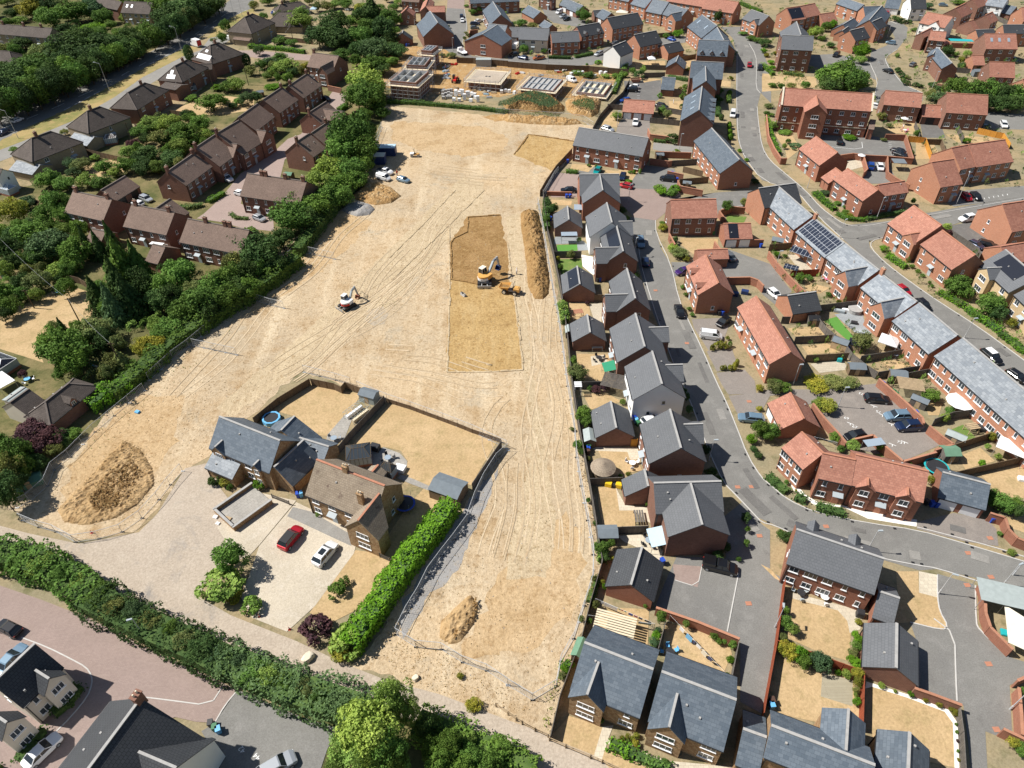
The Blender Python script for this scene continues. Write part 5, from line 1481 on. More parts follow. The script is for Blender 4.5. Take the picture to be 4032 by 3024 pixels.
BELT = 'trees along the far side of the main road'
GARD = 'garden trees behind the roadside houses'
SITE = 'trees along the left boundary of the site'
PLANTS = '''A0|BELT
90,700,150,10,d 300,590,160,10,g 560,560,120,9,d 620,440,190,12,d 700,330,120,10,d 880,400,150,11,d 1040,380,110,8,d 80,880,160,9,d 240,760,140,9,g 430,690,130,9,d 780,500,150,10,d 1000,480,130,8,d 1180,400,100,7,d 1300,310,90,7,o 1460,160,140,12,d 1600,90,160,12,d 1380,60,110,11,g 1740,50,150,12,d 1860,50,60,6,o 450,150,130,10,g 650,100,110,10,g 780,70,100,10,u 900,140,80,7,g 270,70,95,9,y 380,50,100,9,d 200,370,90,5,d 420,420,60,5,g 40,620,100,8,d 1060,290,80,5,g 1220,270,60,4,o 170,170,60,3,l 100,120,60,5,d 780,240,110,2.5,b 560,240,80,4,d 1150,470,80,5,o 620,600,110,8,d -40,780,130,10,d 350,830,90,7,d 520,740,110,7,d 700,640,110,7,d
A0|BELT
-60,930,120,12,d 60,890,120,12,g 180,850,110,12,d 300,800,110,12,g 420,760,100,12,d 540,710,100,11,d 650,660,100,11,g 770,600,100,11,d 880,545,95,11,d 990,490,95,11,g 1100,440,90,10,d 1210,385,90,10,d 1320,330,90,10,g 1430,270,90,11,d 1540,210,90,11,d 1650,150,90,11,d 1760,100,80,10,d 1850,40,70,10,d
A0|GARD
1960,225,42,6,gt 1932,325,40,5,g 1640,460,32,6,dk 1858,350,24,2,g 1845,890,110,6,g 2050,735,75,5,l 2150,860,55,5,u 1670,850,50,2,g 1330,1080,100,5,l 1480,1060,90,5,l 1600,1150,120,7,g 1740,1080,90,6,g 1560,1270,80,5,l 1160,1250,55,3,p 1290,1330,100,5,d 1400,1200,90,5,o 820,1370,35,2,l 900,1450,70,4,g 700,1440,75,4,o 610,1430,55,4,u 400,1560,100,5,g 560,1600,90,4,g 1090,1440,80,5,g 1240,1450,90,5,d 1365,1450,55,3,g 1000,1500,50,3,l 120,1300,35,1.5,g 560,1150,35,2,o 1980,750,60,4,g 1900,760,50,2,b 2130,520,40,5,dk 2180,610,50,4,o 2030,920,40,2,d 1950,880,45,2,g 640,1500,60,3,u 1120,1320,70,4,l 1220,1150,80,4,g 740,1570,80,4,l 880,1590,80,4,g 1650,1020,60,4,g 1780,1180,70,4,l 2080,880,50,3,g 1500,1370,90,4,d
B0|GARD
400,190,95,8,l 640,280,150,11,d 560,330,90,8,d 760,340,110,9,d 720,200,110,10,d 1020,90,125,12,dc 1120,250,110,11,d 1180,150,90,8,g 930,320,110,9,g 1040,420,110,9,u 1000,260,100,10,g 900,440,70,8,d 270,570,95,5,l 130,540,60,4,u 180,610,60,3,g 110,660,40,3,l 440,580,45,3,y 40,440,45,4,d 60,560,50,4,g 220,350,60,3,g 330,370,50,3,g 1050,560,100,7,g 1240,440,90,5,d 1720,480,40,2,o 700,40,55,4,l 765,125,20,3,dk 915,70,35,4,yk 850,160,60,3,l 230,500,60,4,g 330,620,60,3,d 160,750,60,1.5,b 20,840,50,4,d 950,140,80,9,d 1190,330,70,6,d 410,110,60,6,l 1150,420,70,5,d
B0|SITE
960,720,150,12,l 900,830,120,10,g 1010,850,135,11,g 960,1000,60,5,g 1080,900,70,6,g 860,1170,185,15,g 800,1300,140,11,g 945,1290,130,11,g 930,1190,130,13,g 770,1180,110,11,g 680,1490,140,8,l 840,1480,130,8,g 560,1600,120,8,l 900,1560,90,6,g 960,1420,80,6,g 740,1610,110,7,g 1120,980,60,4,g 1020,760,100,7,g
B1|SITE
640,60,120,7,g 760,60,90,6,g 540,150,130,7,g 300,240,170,9,g 460,260,110,6,d 60,540,170,9,d 170,640,110,6,d 30,680,100,6,g -60,450,120,8,g 240,420,100,6,d 400,130,110,7,g
A1|GARD
90,180,120,7,y 230,110,80,4,u 300,110,35,2,p 450,90,90,6,g 400,210,95,6,g 530,120,100,8,g 560,230,80,6,g 250,370,120,6,g 60,500,110,7,d 420,470,160,7,u 640,520,110,7,g 740,440,55,9,dc 850,470,70,8,dc 970,430,85,10,dc 1060,640,140,13,gc 1200,640,110,12,gc 1000,760,120,11,dc 830,900,100,9,dc 960,980,110,10,uc 1100,900,140,11,dc 1230,820,110,8,d 330,790,100,5,o 490,700,90,4,l 620,640,90,4,g 1560,720,130,7,g 1420,840,120,7,g 1500,930,110,7,d 1380,960,100,6,d 70,1010,80,5,g 190,900,70,4,g 20,1090,60,4,d -20,900,100,6,g 70,860,80,3,d 560,1230,80,7,dc 540,1400,180,9,g 440,1330,110,7,g 650,1500,110,7,g 820,1220,120,6,o 900,1300,80,5,d 1050,1480,110,5,oc 950,1560,80,4,o 700,1290,90,5,g 200,1600,35,2,p 100,400,80,5,d 20,350,60,4,l 580,820,40,2,g 180,320,80,5,g 690,330,70,5,g 340,560,110,5,d 130,620,80,5,d
A1|SITE
1750,960,150,7,g 1620,1040,130,6,g 1850,850,130,7,g 1990,760,120,7,g 1990,930,110,6,g 2090,860,100,6,d 1820,1050,100,5,d 1480,1200,110,4,g 1330,1340,100,4,y 1230,1370,80,4,y 2120,480,110,8,d 2080,620,100,6,o 1560,1130,80,4,l 1400,1260,90,4,g 2160,700,90,7,d 2180,850,80,6,g 1700,880,90,6,o 2020,630,70,6,o
A2|GARD
300,430,150,4,p 200,540,110,4,p 400,510,110,4,p 230,620,60,3,d 100,650,130,7,g 60,780,120,7,o 180,740,90,5,g 60,920,110,7,d 140,860,80,5,d 640,465,60,2,g 560,540,60,2,d 470,600,70,2.5,o 330,720,80,3,d 520,480,70,2.5,d -20,560,90,6,g 30,1010,90,6,d
A2|PLOT
1868,870,50,1.6,db 1965,880,50,1.4,yb 2000,925,30,1,gb 2180,800,40,1.2,bb
B2|PLOT
50,895,55,1.6,bb 555,1150,30,1,gb
O|PLOT
493,1205,36,6,gt 478,1262,42,3.4,lb 500,1285,22,1.6,yb 541,1305,23,2,gb 726,1274,18,1.9,gb 743,1257,12,1.6,gb 678,1357,33,3,pb 747,1385,34,3,lb 735,1405,26,2.2,y
B3|PLOT
1150,1080,180,11,lf 980,1350,300,12,lf 830,1560,200,10,lf 1130,1530,200,10,gf 700,1680,120,8,lf 1300,1190,100,8,lf 1500,1500,110,5,gf 1650,1450,130,6,gf 1560,1640,120,6,gf 1820,1580,120,5,gf 1850,1120,70,1.4,y 1740,880,30,.8,y 1760,1640,120,5,gf 1980,1640,110,5,g 1450,1300,110,5,d 1180,1640,130,9,gf
C0|RIGHT
650,130,70,6,g 1830,140,42,6,d 1430,1205,60,2.5,db 1140,650,45,3,db 1180,605,30,3,l 1085,620,28,3,g 115,200,60,3,g 215,220,45,2.5,o 140,425,45,3.5,g 320,440,35,2,g 785,540,30,1.5,bb 690,560,12,1.2,gb 1480,290,45,3,b 1380,310,35,2,g 1930,470,40,1.5,o 1940,680,22,1.5,yb 1545,755,25,1.8,gb 1500,765,18,1,yb 1535,800,22,1.8,gb 1525,840,30,2,gb 1320,830,22,1.8,gb 1515,925,22,1.8,gb 1340,960,40,3,g 1390,990,40,3,o 950,1010,45,3,l 1850,790,30,2,g 1860,1020,20,2,dk 1930,1100,18,2,bk 1935,1150,20,2,bk 1940,1190,22,2,bk 1928,1080,18,1.6,bk 1100,1495,14,1.3,bk 1150,1490,12,1.6,lk 705,1440,18,.8,gb 770,1445,16,.8,gb 1065,1495,20,.9,gb 1470,1320,28,1.6,lb 1320,1640,50,2,gb 1450,1640,55,2,bb 1050,1585,30,1.5,bb 700,650,60,2,g 940,660,40,1.8,g 850,660,40,1.5,l 1020,650,30,2,g 600,630,50,1.5,g 2050,290,40,1.5,g 2120,330,45,2,g 2180,350,40,2,g 1990,30,20,1,g 1585,110,45,1.8,o 1530,60,30,3,d 2020,1310,22,1,b 2080,1390,22,1,b 2150,1580,40,1.5,d 355,50,25,1.5,bk 325,45,18,1,bk 1570,600,20,1.6,yb 1840,870,30,2,gb 1930,810,20,2,bk
D0|RIGHT
640,670,170,9,g 780,700,150,9,g 700,620,120,10,g 600,740,110,7,d 850,680,80,7,g 870,440,85,6,b 860,520,50,3,l 480,280,60,5,l 430,280,35,4,y 560,230,50,4,g 620,210,40,4,b 830,150,40,3,g 380,740,45,3,g 260,745,40,2,o 170,745,35,1.6,g 90,740,40,1.5,g 60,920,40,1.5,o 45,985,32,1.5,g 85,1000,25,1.2,g 195,1270,24,2,l 100,1090,45,3,l 230,1230,25,1.6,g 290,1270,55,1.2,ub 200,1150,60,1,g 760,1195,60,1.2,b 810,1200,25,1,u 1180,480,20,1.5,gb 1190,610,32,1.8,db 1225,655,30,1.6,db 1230,695,20,1.5,gb 1275,670,25,1.6,ob 1260,720,35,1.6,db 1340,735,30,1.5,db 1380,745,25,1.5,db 1500,740,50,1.6,db 1540,770,35,1.5,db 1330,255,28,1.8,gb 1160,160,40,2,db 1220,180,45,2,db 1280,185,30,1.6,db 1620,440,55,4,d 1690,470,30,2,l 1790,470,40,3,l 1740,520,30,3,y 1740,570,40,2.5,d 1880,580,50,3,d 1550,850,80,4,u 1470,820,50,4,o 1700,770,110,8,g 1850,790,110,8,g 2000,800,110,8,g 2120,820,100,8,d 2212,830,100,8,g 1780,860,80,6,d 1930,880,90,6,d 2080,900,80,6,d 2200,900,80,6,d 1040,1010,40,3,o 1110,1090,30,1.5,o 1060,1215,30,1,o 1785,1225,35,1.8,b 1310,1330,20,1.5,g 1350,1160,30,2.5,g 30,370,60,3,d 15,440,30,2,b 40,480,28,1.4,y 80,540,30,1.5,b 90,590,30,2,b 1900,590,30,2,g 1600,380,40,2,p 1450,50,50,3,u 1720,20,60,2,g 2110,1430,30,1,d 120,460,22,1.4,y 600,390,40,2,d 520,330,40,2,g
B0|RIGHT
1870,305,22,1.5,o 1835,330,20,1.5,o 1845,285,18,1.2,o 1930,445,30,1,g 1990,450,28,1,g 2055,455,20,1.4,g 2120,465,35,1.2,y 2140,450,20,1.3,y 1850,50,25,1.2,g 1900,100,40,3,g 1960,80,40,4,g 1690,230,20,1.5,d 1640,480,30,1.6,o
C1|RIGHT
345,110,40,3,d 370,170,40,2.5,d 340,250,35,3,g 1500,545,75,2.5,o 1440,500,50,2,l 1555,590,35,1.4,y 1350,320,45,1.8,y 1345,290,30,1.5,g 1910,130,45,4,g 2060,100,40,2.5,o 1455,425,30,2,db 545,555,35,2.5,o 435,590,20,1.6,y 455,670,30,2,g 470,1010,50,3,l 500,1080,40,2.5,g 690,980,22,1,p 600,1590,85,4,o 570,1480,35,2.5,g 1780,1370,22,1.6,yb 1815,1350,24,1.8,yb 1855,1345,26,2,yb 1900,1350,26,2,yb 1935,1340,20,1.4,gb 1865,1545,18,1.2,yb 1895,1540,18,1.4,yb 1935,1545,20,1.4,yb 1975,1530,20,2,yk 1995,1500,18,1.8,yk 1915,1285,18,1,yb 990,170,50,2,d 1030,240,28,1.5,g 1120,740,25,2.5,d 400,150,40,3,d 620,430,22,1.4,l 345,180,30,2.5,d 1425,20,55,2,g 1340,5,50,2,b 1440,440,25,2,d 1520,840,22,1,g 1550,905,22,1,g 1580,1030,22,1,g 1605,1080,22,1,g
C2|RIGHT
660,290,75,3.5,g 690,350,50,3,g 720,65,28,1.2,g 850,50,50,2,p 770,70,40,1.6,p 1000,180,30,1.2,l 700,680,25,1.4,o 1050,810,26,1,y 980,825,20,.8,g 610,560,50,2,g 1215,1070,22,1.2,g 830,1450,60,3,g 900,1420,38,2,g 850,1540,40,2,d 905,1545,24,1,y 1580,250,35,2,d 1530,90,30,2.5,d 1560,140,30,2.5,d 1720,600,45,2,d 1770,800,55,2,d 1830,860,40,1.6,d 1890,1450,50,2,d 2080,1190,45,2,d 2090,1290,26,1.5,g 2080,1410,30,1.6,g 2010,1550,22,1,g 1830,1520,60,1.4,d 2190,420,80,4,g 2120,500,45,2,b 2140,590,35,1,d 2180,650,40,1,d 2190,60,35,1.4,y 2190,240,30,1,y 700,1040,24,1.2,g 760,1240,24,1.2,g 650,40,25,1,d 780,1450,40,1.8,g 560,420,24,1,o 640,620,30,1.6,g
D2|RIGHT
490,215,90,2.6,y 430,190,60,2.4,l 725,565,55,3,l 955,570,32,2.5,g 570,490,50,2.2,g 620,590,35,1.5,g 40,40,80,2.2,o 120,50,60,2,g 400,20,120,1.8,y 560,10,100,1.8,o 700,10,70,1.8,o 60,20,50,2,g 1400,130,75,2.5,g 1560,265,45,2,g 1520,320,45,2,l 1950,1030,85,3,g 2040,1070,90,3.5,g 2120,1080,80,3,g 2160,1130,60,3,d 145,1360,65,1.8,d 90,1330,35,1.5,g 1400,860,36,2,y 1850,715,30,1.4,b 1990,660,30,1.6,l 1215,725,25,1.5,l 1900,570,24,1.6,l 145,880,22,1,g 225,955,14,.7,y 1340,1200,0.1,.5,g 1930,480,40,2,y 2000,1330,25,.8,g 2100,1490,40,.8,l 20,430,70,3.4,g -20,470,60,3,g
C3|RIGHT
1290,385,50,3,g 1265,500,32,2,u 1250,545,42,2,b 1230,600,45,2,u 1220,645,28,1.2,l 1505,445,28,2,l 1740,550,35,1.6,g 1780,590,28,1.4,g 1825,595,22,1.2,g 1900,620,36,2,g 1880,745,36,1.6,b 1850,880,26,1,g 690,415,24,1.6,g 740,280,35,2,o 815,125,24,1.8,b 800,90,18,1.6,y 1160,290,20,1.2,g 965,1410,26,1,y 1010,1390,24,1,y 1085,1385,28,1,y 1055,1410,24,1,y 1075,1455,30,1.2,y 1010,1430,18,.8,l 790,1260,24,1.8,g 480,830,40,1.6,b 460,880,36,1.4,o 620,400,30,1.6,o 730,60,30,1.6,o 1330,1620,40,1,g
D3|RIGHT
190,640,60,2.4,y 250,680,75,2.6,y 320,700,70,2.6,b 360,760,60,2.4,g 500,760,85,3,u 560,770,50,2.4,d 440,720,40,2.4,d 640,850,26,1,b 715,865,42,1.6,l 805,860,48,2.4,y 810,930,45,2.2,y 795,1000,30,1.6,o 800,1100,36,1.6,b 790,1040,20,1.2,l 785,525,30,1.4,b 815,575,40,2,b 800,630,45,1.8,g 770,690,45,1.8,o 750,740,35,1.8,b 800,780,45,2.2,b 815,425,30,1,y 205,330,32,1.8,g 210,430,55,2.4,g 270,490,45,2.2,l 180,560,40,2,o 1010,960,28,1,l 1125,1010,16,.6,l 1255,1035,28,1,b 1380,1085,22,.8,y 1495,1120,28,1,y 1600,1165,24,1,y 1630,1190,30,1.1,y 1640,1290,14,.5,g 1645,1355,16,.5,g 1650,1430,14,.5,p 1655,1515,15,.5,g 1660,1590,14,.5,y 2130,1450,50,2.4,y 2190,1500,60,2.4,g 2200,1010,30,2,g
D1|RIGHT
1640,820,105,5,g 1700,880,70,4,g 1930,990,110,5,g 1990,1060,80,4,d 2110,1150,50,2,y 1850,930,40,1.6,g 660,185,32,1.2,g 700,215,30,1,y 590,110,35,1,g 650,140,20,1,g 1540,320,40,2.5,l 1560,370,30,2,p 990,505,40,1.4,b 1050,570,36,1.2,b 265,760,45,2.4,g 340,760,40,1.2,g 800,1310,90,4,o 60,555,30,1.4,b 130,570,24,1,g 395,1460,36,1.4,l 1240,660,20,1,g 1290,700,24,.8,g 1330,740,22,.8,g 1390,800,16,.8,g 1415,830,16,.8,g 1250,90,24,2,g 510,905,28,1,g 600,970,22,1.2,y 260,760,30,2,d 480,20,45,1.2,u'''
GN = {'BELT': BELT, 'GARD': GARD, 'SITE': SITE, 'PLOT': None, 'RIGHT': None}
ls_ = PLANTS.split('\n')
for i_ in range(0, len(ls_), 2):
    t_, g_ = ls_[i_].split('|')
    for tok in ls_[i_ + 1].split():
        a_ = tok.split(',')
        plant(t_, float(a_[0]), float(a_[1]), float(a_[2]), float(a_[3]), a_[4], None, GN[g_])

SCAT = '''A0|1260,1000 1800,1000 1850,1230 1500,1500 1150,1380 1250,1150|70|GARD
A1|-40,380 300,240 560,260 620,330 560,420 700,700 600,880 480,860 200,980 -40,960|84|GARD
A1|820,700 1300,600 1500,700 1900,760 1650,1080 1400,1230 1150,1180 900,1080|84|GARD
A0|-100,420 200,380 460,520 600,350 1000,330 1300,250 1500,60 1900,-20 1900,60 1400,330 1000,540 600,700 250,880 -100,960|100|BELT
B0|560,180 1250,150 1230,420 1180,620 950,560 620,400|84|GARD
A1|430,1180 820,1150 1050,1330 950,1600 520,1600|84|GARD
B0|60,500 480,540 440,620 200,720 60,640|52|GARD
A2|-60,540 180,560 240,700 160,1000 -60,1050|90|GARD
C0|-40,-40 2212,-40 2212,560 1700,520 1000,430 0,440|46|RIGHT
D0|-40,-40 2300,-40 2300,1659 1800,1500 1200,1100 700,1100 200,900 0,500|50|RIGHT
D1|0,450 700,500 1500,1200 2212,1659 900,1659 200,1200|52|RIGHT
D1|1400,300 2212,300 2212,1450 1500,900 1000,500|60|RIGHT
A0|-80,-40 1400,-40 1100,250 300,330 -80,560|70|GARD
B0|-20,-30 1500,-30 1300,150 900,100 500,150 -20,380|64|GARD'''
um_ = crown('bush', 'leaf_green', 0); UNIT = np.zeros(len(um_.vertices) * 3); um_.vertices.foreach_get('co', UNIT); UNIT = UNIT.reshape(-1, 4, 3)[::4].reshape(-1, 3)
FILL = {k: [] for k in 'gdol'}
for l_ in SCAT.split('\n'):
    t_, poly_, sp_, gr_ = l_.split('|')
    pg = [p[1:] for p in pts(poly_, t_)]
    rr = random.Random(len(poly_)); placed = []
    xs, ys = [p[0] for p in pg], [p[1] for p in pg]
    for _ in range(900):
        x, y = rr.uniform(min(xs), max(xs)), rr.uniform(min(ys), max(ys))
        ins = False
        for i in range(len(pg)):
            a, b = pg[i], pg[(i + 1) % len(pg)]
            if (a[1] > y) != (b[1] > y) and x < (b[0] - a[0]) * (y - a[1]) / (b[1] - a[1]) + a[0]: ins = not ins
        sp = float(sp_)
        wq = at((t_, x, y), 2)
        if not ins or not free(wq.x, wq.y) or any((x - u) ** 2 + ((y - v) * 1.3) ** 2 < (sp * 1.35) ** 2 for u, v in placed): continue
        placed.append((x, y))
        hh = {'BELT': rr.uniform(7, 10), 'RIGHT': rr.uniform(.9, 2.6)}.get(gr_) or rr.uniform(2.2, 5.0)
        if gr_ == 'RIGHT' or hh < 3.5:
            R_ = min(sp * rr.uniform(.3, .5) * mpp((t_, x, y), 1), 1.7) * (1 if gr_ == 'RIGHT' else 1.5)
            FILL[rr.choice('gdol')].append(UNIT * [R_, R_, hh / 2] + [wq.x, wq.y, hh / 2]); continue
        plant(t_, x, y, sp * rr.uniform(.7, 1.15) * .8, hh, rr.choice('ggdloglo' if gr_ != 'BELT' else 'ggdod') + rr.choice(['', '', 't']), None, GN[gr_])

for k_, v_ in FILL.items():
    tag(link('low_shrubs', leaf_mesh('low_shrubs', np.concatenate(v_), KINDN[k_][0])), f'{KINDN[k_][1]} low shrubs dotted through the estate gardens', 'shrubs', kind='stuff')

def hedge(s, w, h, mat, desc, dens=11, leafs=.2, rough=.16, top=True, name='hedge', cat='hedge', jag=1.0):
    """leafy mass along a line of ground points"""
    ps0 = pts(s)
    ps = [at(p, h * .6) for p in ps0]
    global rng
    rng = np.random.default_rng(int(abs(ps[0].x * 13 + ps[0].y * 7)) % 9999)
    Vs = []
    for a, b in zip(ps, ps[1:]):
        L = (b - a).xy.length
        if L < .3: continue
        d = np.array([(b.x - a.x) / L, (b.y - a.y) / L]); n2 = np.array([-d[1], d[0]])
        per = w + 2 * h
        n = int(min(L * per * dens, 26000))
        u = rng.uniform(-.4, L + .4, n)
        q = rng.uniform(0, per, n)
        lump = np.array([noise.noise(Vector((a.x + d[0] * ui, a.y + d[1] * ui, 3.1)) * .35) + .6 * noise.noise(Vector((a.x + d[0] * ui, a.y + d[1] * ui, qi)) * .9) for ui, qi in zip(u, q)]) * rough * 2.2 * jag
        side = np.where(q < h, -1, np.where(q > h + w, 1, 0))
        off = np.where(side == 0, q - h - w / 2, side * w / 2)
        z = np.where(side == -1, q, np.where(side == 1, per - q, h))
        hh = h * (1 + lump)
        edge = np.clip((np.abs(off) / (w / 2)) ** 4, 0, 1)
        z = np.where(side == 0, hh - edge * .22 * h, z * (1 + lump) * .9)
        off = off * (1 + lump * .8)
        P = np.stack([a.x + d[0] * u + n2[0] * off, a.y + d[1] * u + n2[1] * off, z + rng.normal(0, .07, n)], 1)
        P[:, :2] += rng.normal(0, .08, (n, 2))
        Nn = np.stack([n2[0] * side, n2[1] * side, (side == 0) * 1.0 + .25], 1)
        Vs.append(leaf_quads(P, Nn, leafs, .8))
    V = np.concatenate(Vs)
    o = link(name, leaf_mesh(name, V, mat))
    core = MB()
    for a, b in zip(ps, ps[1:]):
        core.obox(a, b, w * .72, 0, h * .78)
    co = core.build('stems', M['leaf_dark'], o)
    mid = ps0[len(ps0) // 2]
    tag(o, where(desc, mid), cat)
    return o
def hz(p): return p
BIG = ((-30, 1195, 40, 1205, 100, 1230, 170, 1265),)
for i_, (x_, y_, c_) in enumerate(((-10, 1195, 'l'), (45, 1215, 'g'), (90, 1225, 'l'), (130, 1245, 'g'), (170, 1262, 'l'), (215, 1290, 'g'), (250, 1315, 'o'), (290, 1322, 'u'), (330, 1345, 'o'), (372, 1362, 'g'), (400, 1388, 'o'), (440, 1400, 'd'), (478, 1418, 'u'),
                               (520, 1432, 'u'), (550, 1455, 'g'), (585, 1462, 'l'), (620, 1478, 'g'), (660, 1492, 'o'), (690, 1508, 'g'), (735, 1520, 'u'), (770, 1540, 'g'), (930, 1575, 'g'), (1010, 1600, 'l'), (1080, 1632, 'g'))):
    plant('O', x_, y_, 21 + (i_ * 7) % 9, 3.0 + (i_ * 5) % 4 * .25, c_ + 'f', None, 'shrubs growing out of the trackside hedge', 'shrub')
hedge('O:-60,1185 40,1200 110,1225 165,1260 200,1285', 5.2, 3.0, 'leaf_green', 'tall green hedge run beside the track', 16, .24, .2)
hedge('O:185,1285 260,1320 340,1360 420,1395 500,1435', 5.4, 2.8, 'leaf_dark', 'broad dark hedge run beside the track', 16, .2, .2)
hedge('O:490,1425 560,1455 640,1490 720,1515 790,1540', 5.4, 3.0, 'leaf_blue', 'broad blue green hedge run beside the track', 16, .2, .22)
hedge('O:900,1560 980,1595 1060,1625 1150,1668', 4.4, 2.6, 'leaf_green', 'green hedge run beside the track', 16, .2, .22)
hedge('O:972,1090 935,1140 890,1195 850,1250 815,1305 785,1345 755,1390', 3.3, 3.2, 'leaf_bright', 'tall clipped bright laurel hedge', 22, .24, .10)
hedge('O:235,850 300,800 370,735 440,690 520,640', 4.2, 3.0, 'leaf_green', 'tall boundary hedge beside the site fence', 12, .26, .25)
hedge('O:520,640 580,600 640,555', 4.2, 3.4, 'leaf_green', 'tall boundary hedge beside the site fence', 12, .26, .25)
hedge('O:640,540 700,465 770,385', 3.4, 3.0, 'leaf_dark', 'dark boundary hedge beside the site fence', 12, .26, .25)
hedge('A2:760,200 900,110 1100,20', 4.0, 2.6, 'leaf_bright', 'bright conifer hedge beside the site fence', 14, .24, .2)
hedge('A0:680,270 780,230 880,190', 2.5, 2, 'leaf_green', 'clipped green garden hedge', 10, .3)
for s_, w_, h_, m_, d_ in (
    ('C3:860,1450 1000,1505 1070,1540', 1.7, 1.3, 'leaf_bright', 'laurel hedge with red tips'), ('C3:1085,1550 1200,1600 1370,1660', 1.3, 1.0, 'leaf_green', 'low laurel hedge'),
    ('D2:-15,820 60,885 150,955', 1.7, 1.1, 'leaf_dark', 'clipped dark hedge on white gravel'), ('D2:225,995 310,1040', 1.7, 1.1, 'leaf_dark', 'short clipped dark hedge on white gravel'),
    ('D2:410,1085 520,1115 645,1150', 1.7, 1.1, 'leaf_dark', 'long clipped dark hedge on white gravel'), ('C3:0,0 0,0', 0, 0, '', ''),
    ('D1:1035,560 1110,610 1185,660', 1.7, 1.2, 'leaf_bright', 'clipped roadside hedge'), ('D1:1480,875 1580,930 1700,1000', 1.7, 1.2, 'leaf_bright', 'clipped roadside hedge'),
    ('D1:1720,1020 1850,1110 2010,1215', 1.8, 1.2, 'leaf_bright', 'clipped roadside hedge'), ('D1:2020,1240 2120,1310 2230,1400', 1.8, 1.2, 'leaf_bright', 'clipped roadside hedge'),
    ('D1:395,10 480,90 565,155', 1.8, 1.2, 'leaf_bright', 'clipped roadside hedge'), ('D1:590,195 680,240 830,250', 1.4, 1.0, 'leaf_bright', 'clipped roadside hedge'),
    ('D1:850,240 1000,210 1180,175', 1.4, 1.0, 'leaf_dark', 'shaded low hedge under the wall'),
    ('C0:350,492 550,498', 1.6, 1.2, 'leaf_dark', 'clipped dark hedge'), ('C0:585,490 740,460', 1.6, 1.2, 'leaf_dark', 'clipped dark hedge'),
    ('C0:1400,660 1570,690', 2.0, 1.2, 'leaf_dark', 'clipped low hedge'), ('C0:510,1485 605,1495', 1.6, 1.0, 'leaf_bright', 'clipped bright low hedge'),
    ('C0:1270,1215 1370,1225', 1.8, 1.0, 'leaf_dark', 'low dark hedge'), ('C0:2020,20 2212,100', 2.0, 1.4, 'leaf_bright', 'clipped bright hedge'),
    ('C0:1810,560 1830,1000', 1.6, 1.2, 'leaf_dark', 'shaded hedge along the footway'), ('C0:1920,810 1925,880', 1.2, 1.4, 'leaf_green', 'small roadside hedge'),
    ('B0:-40,400 140,410 330,430 440,445', 2.2, 1.6, 'leaf_bright', 'long clipped hedge beside the lane'), ('B0:740,950 800,910', 2.2, 1.6, 'leaf_bright', 'small clipped box hedge'),
    ('A1:1560,140 1680,135 1760,115', 1.8, 1.2, 'leaf_olive', 'clipped brown green hedge'), ('A1:1810,90 1950,15', 1.8, 1.2, 'leaf_bright', 'clipped bright hedge'),
    ('A1:2010,200 2060,235 2160,240', 1.2, .8, 'leaf_olive', 'low kerbside hedge'),
    ('C1:335,90 330,200 345,320', 1.6, 1.8, 'leaf_dark', 'leafy hedge against the site fence'), ('C1:470,990 500,1130', 1.8, 2.0, 'leaf_light', 'leafy hedge against the site fence'),
    ('C0:1030,560 960,700 920,800', 1.6, 1.4, 'leaf_green', 'leafy verge along the timber fence'), ('B0:1160,880 1400,890 1650,910 2000,940 2212,970', 1.9, 1.3, 'leaf_green', 'weedy hedge along the site boundary'),
    ('D0:0,560 60,600 100,640', 1.8, 1.4, 'leaf_bright', 'bright hedge below the brown block'), ('D0:50,1030 80,1180 150,1330', 1.2, 1.6, 'leaf_bright', 'hedge inside the curved brick wall'),
    ('D0:190,630 360,650', 1.8, 1.2, 'leaf_olive', 'grey green hedge before the brown block'), ('A3:-40,1659 0,1659', 1, 1, 'leaf_dark', 'dark low hedge'),
    ('A3:440,1190 560,1090 660,960', 2.0, 1.2, 'leaf_dark', 'dark front hedge'), ('A3:150,1600 300,1430 330,1330', 1.8, 1.2, 'leaf_dark', 'dark front hedge'),
    ('C3:460,820 520,760', 1.2, 1.0, 'leaf_bright', 'weedy green strip along the fence'), ('C3:690,250 760,60', 1.2, 1.0, 'leaf_olive', 'weedy strip along the fence'),
    ('C2:820,1560 800,1420', 1.2, 1.4, 'leaf_green', 'leafy strip along the fence'), ('D3:900,0 900,0', 0, 0, '', '')):
    if w_: hedge(s_, w_, h_, m_, d_, 12, .2, .14)

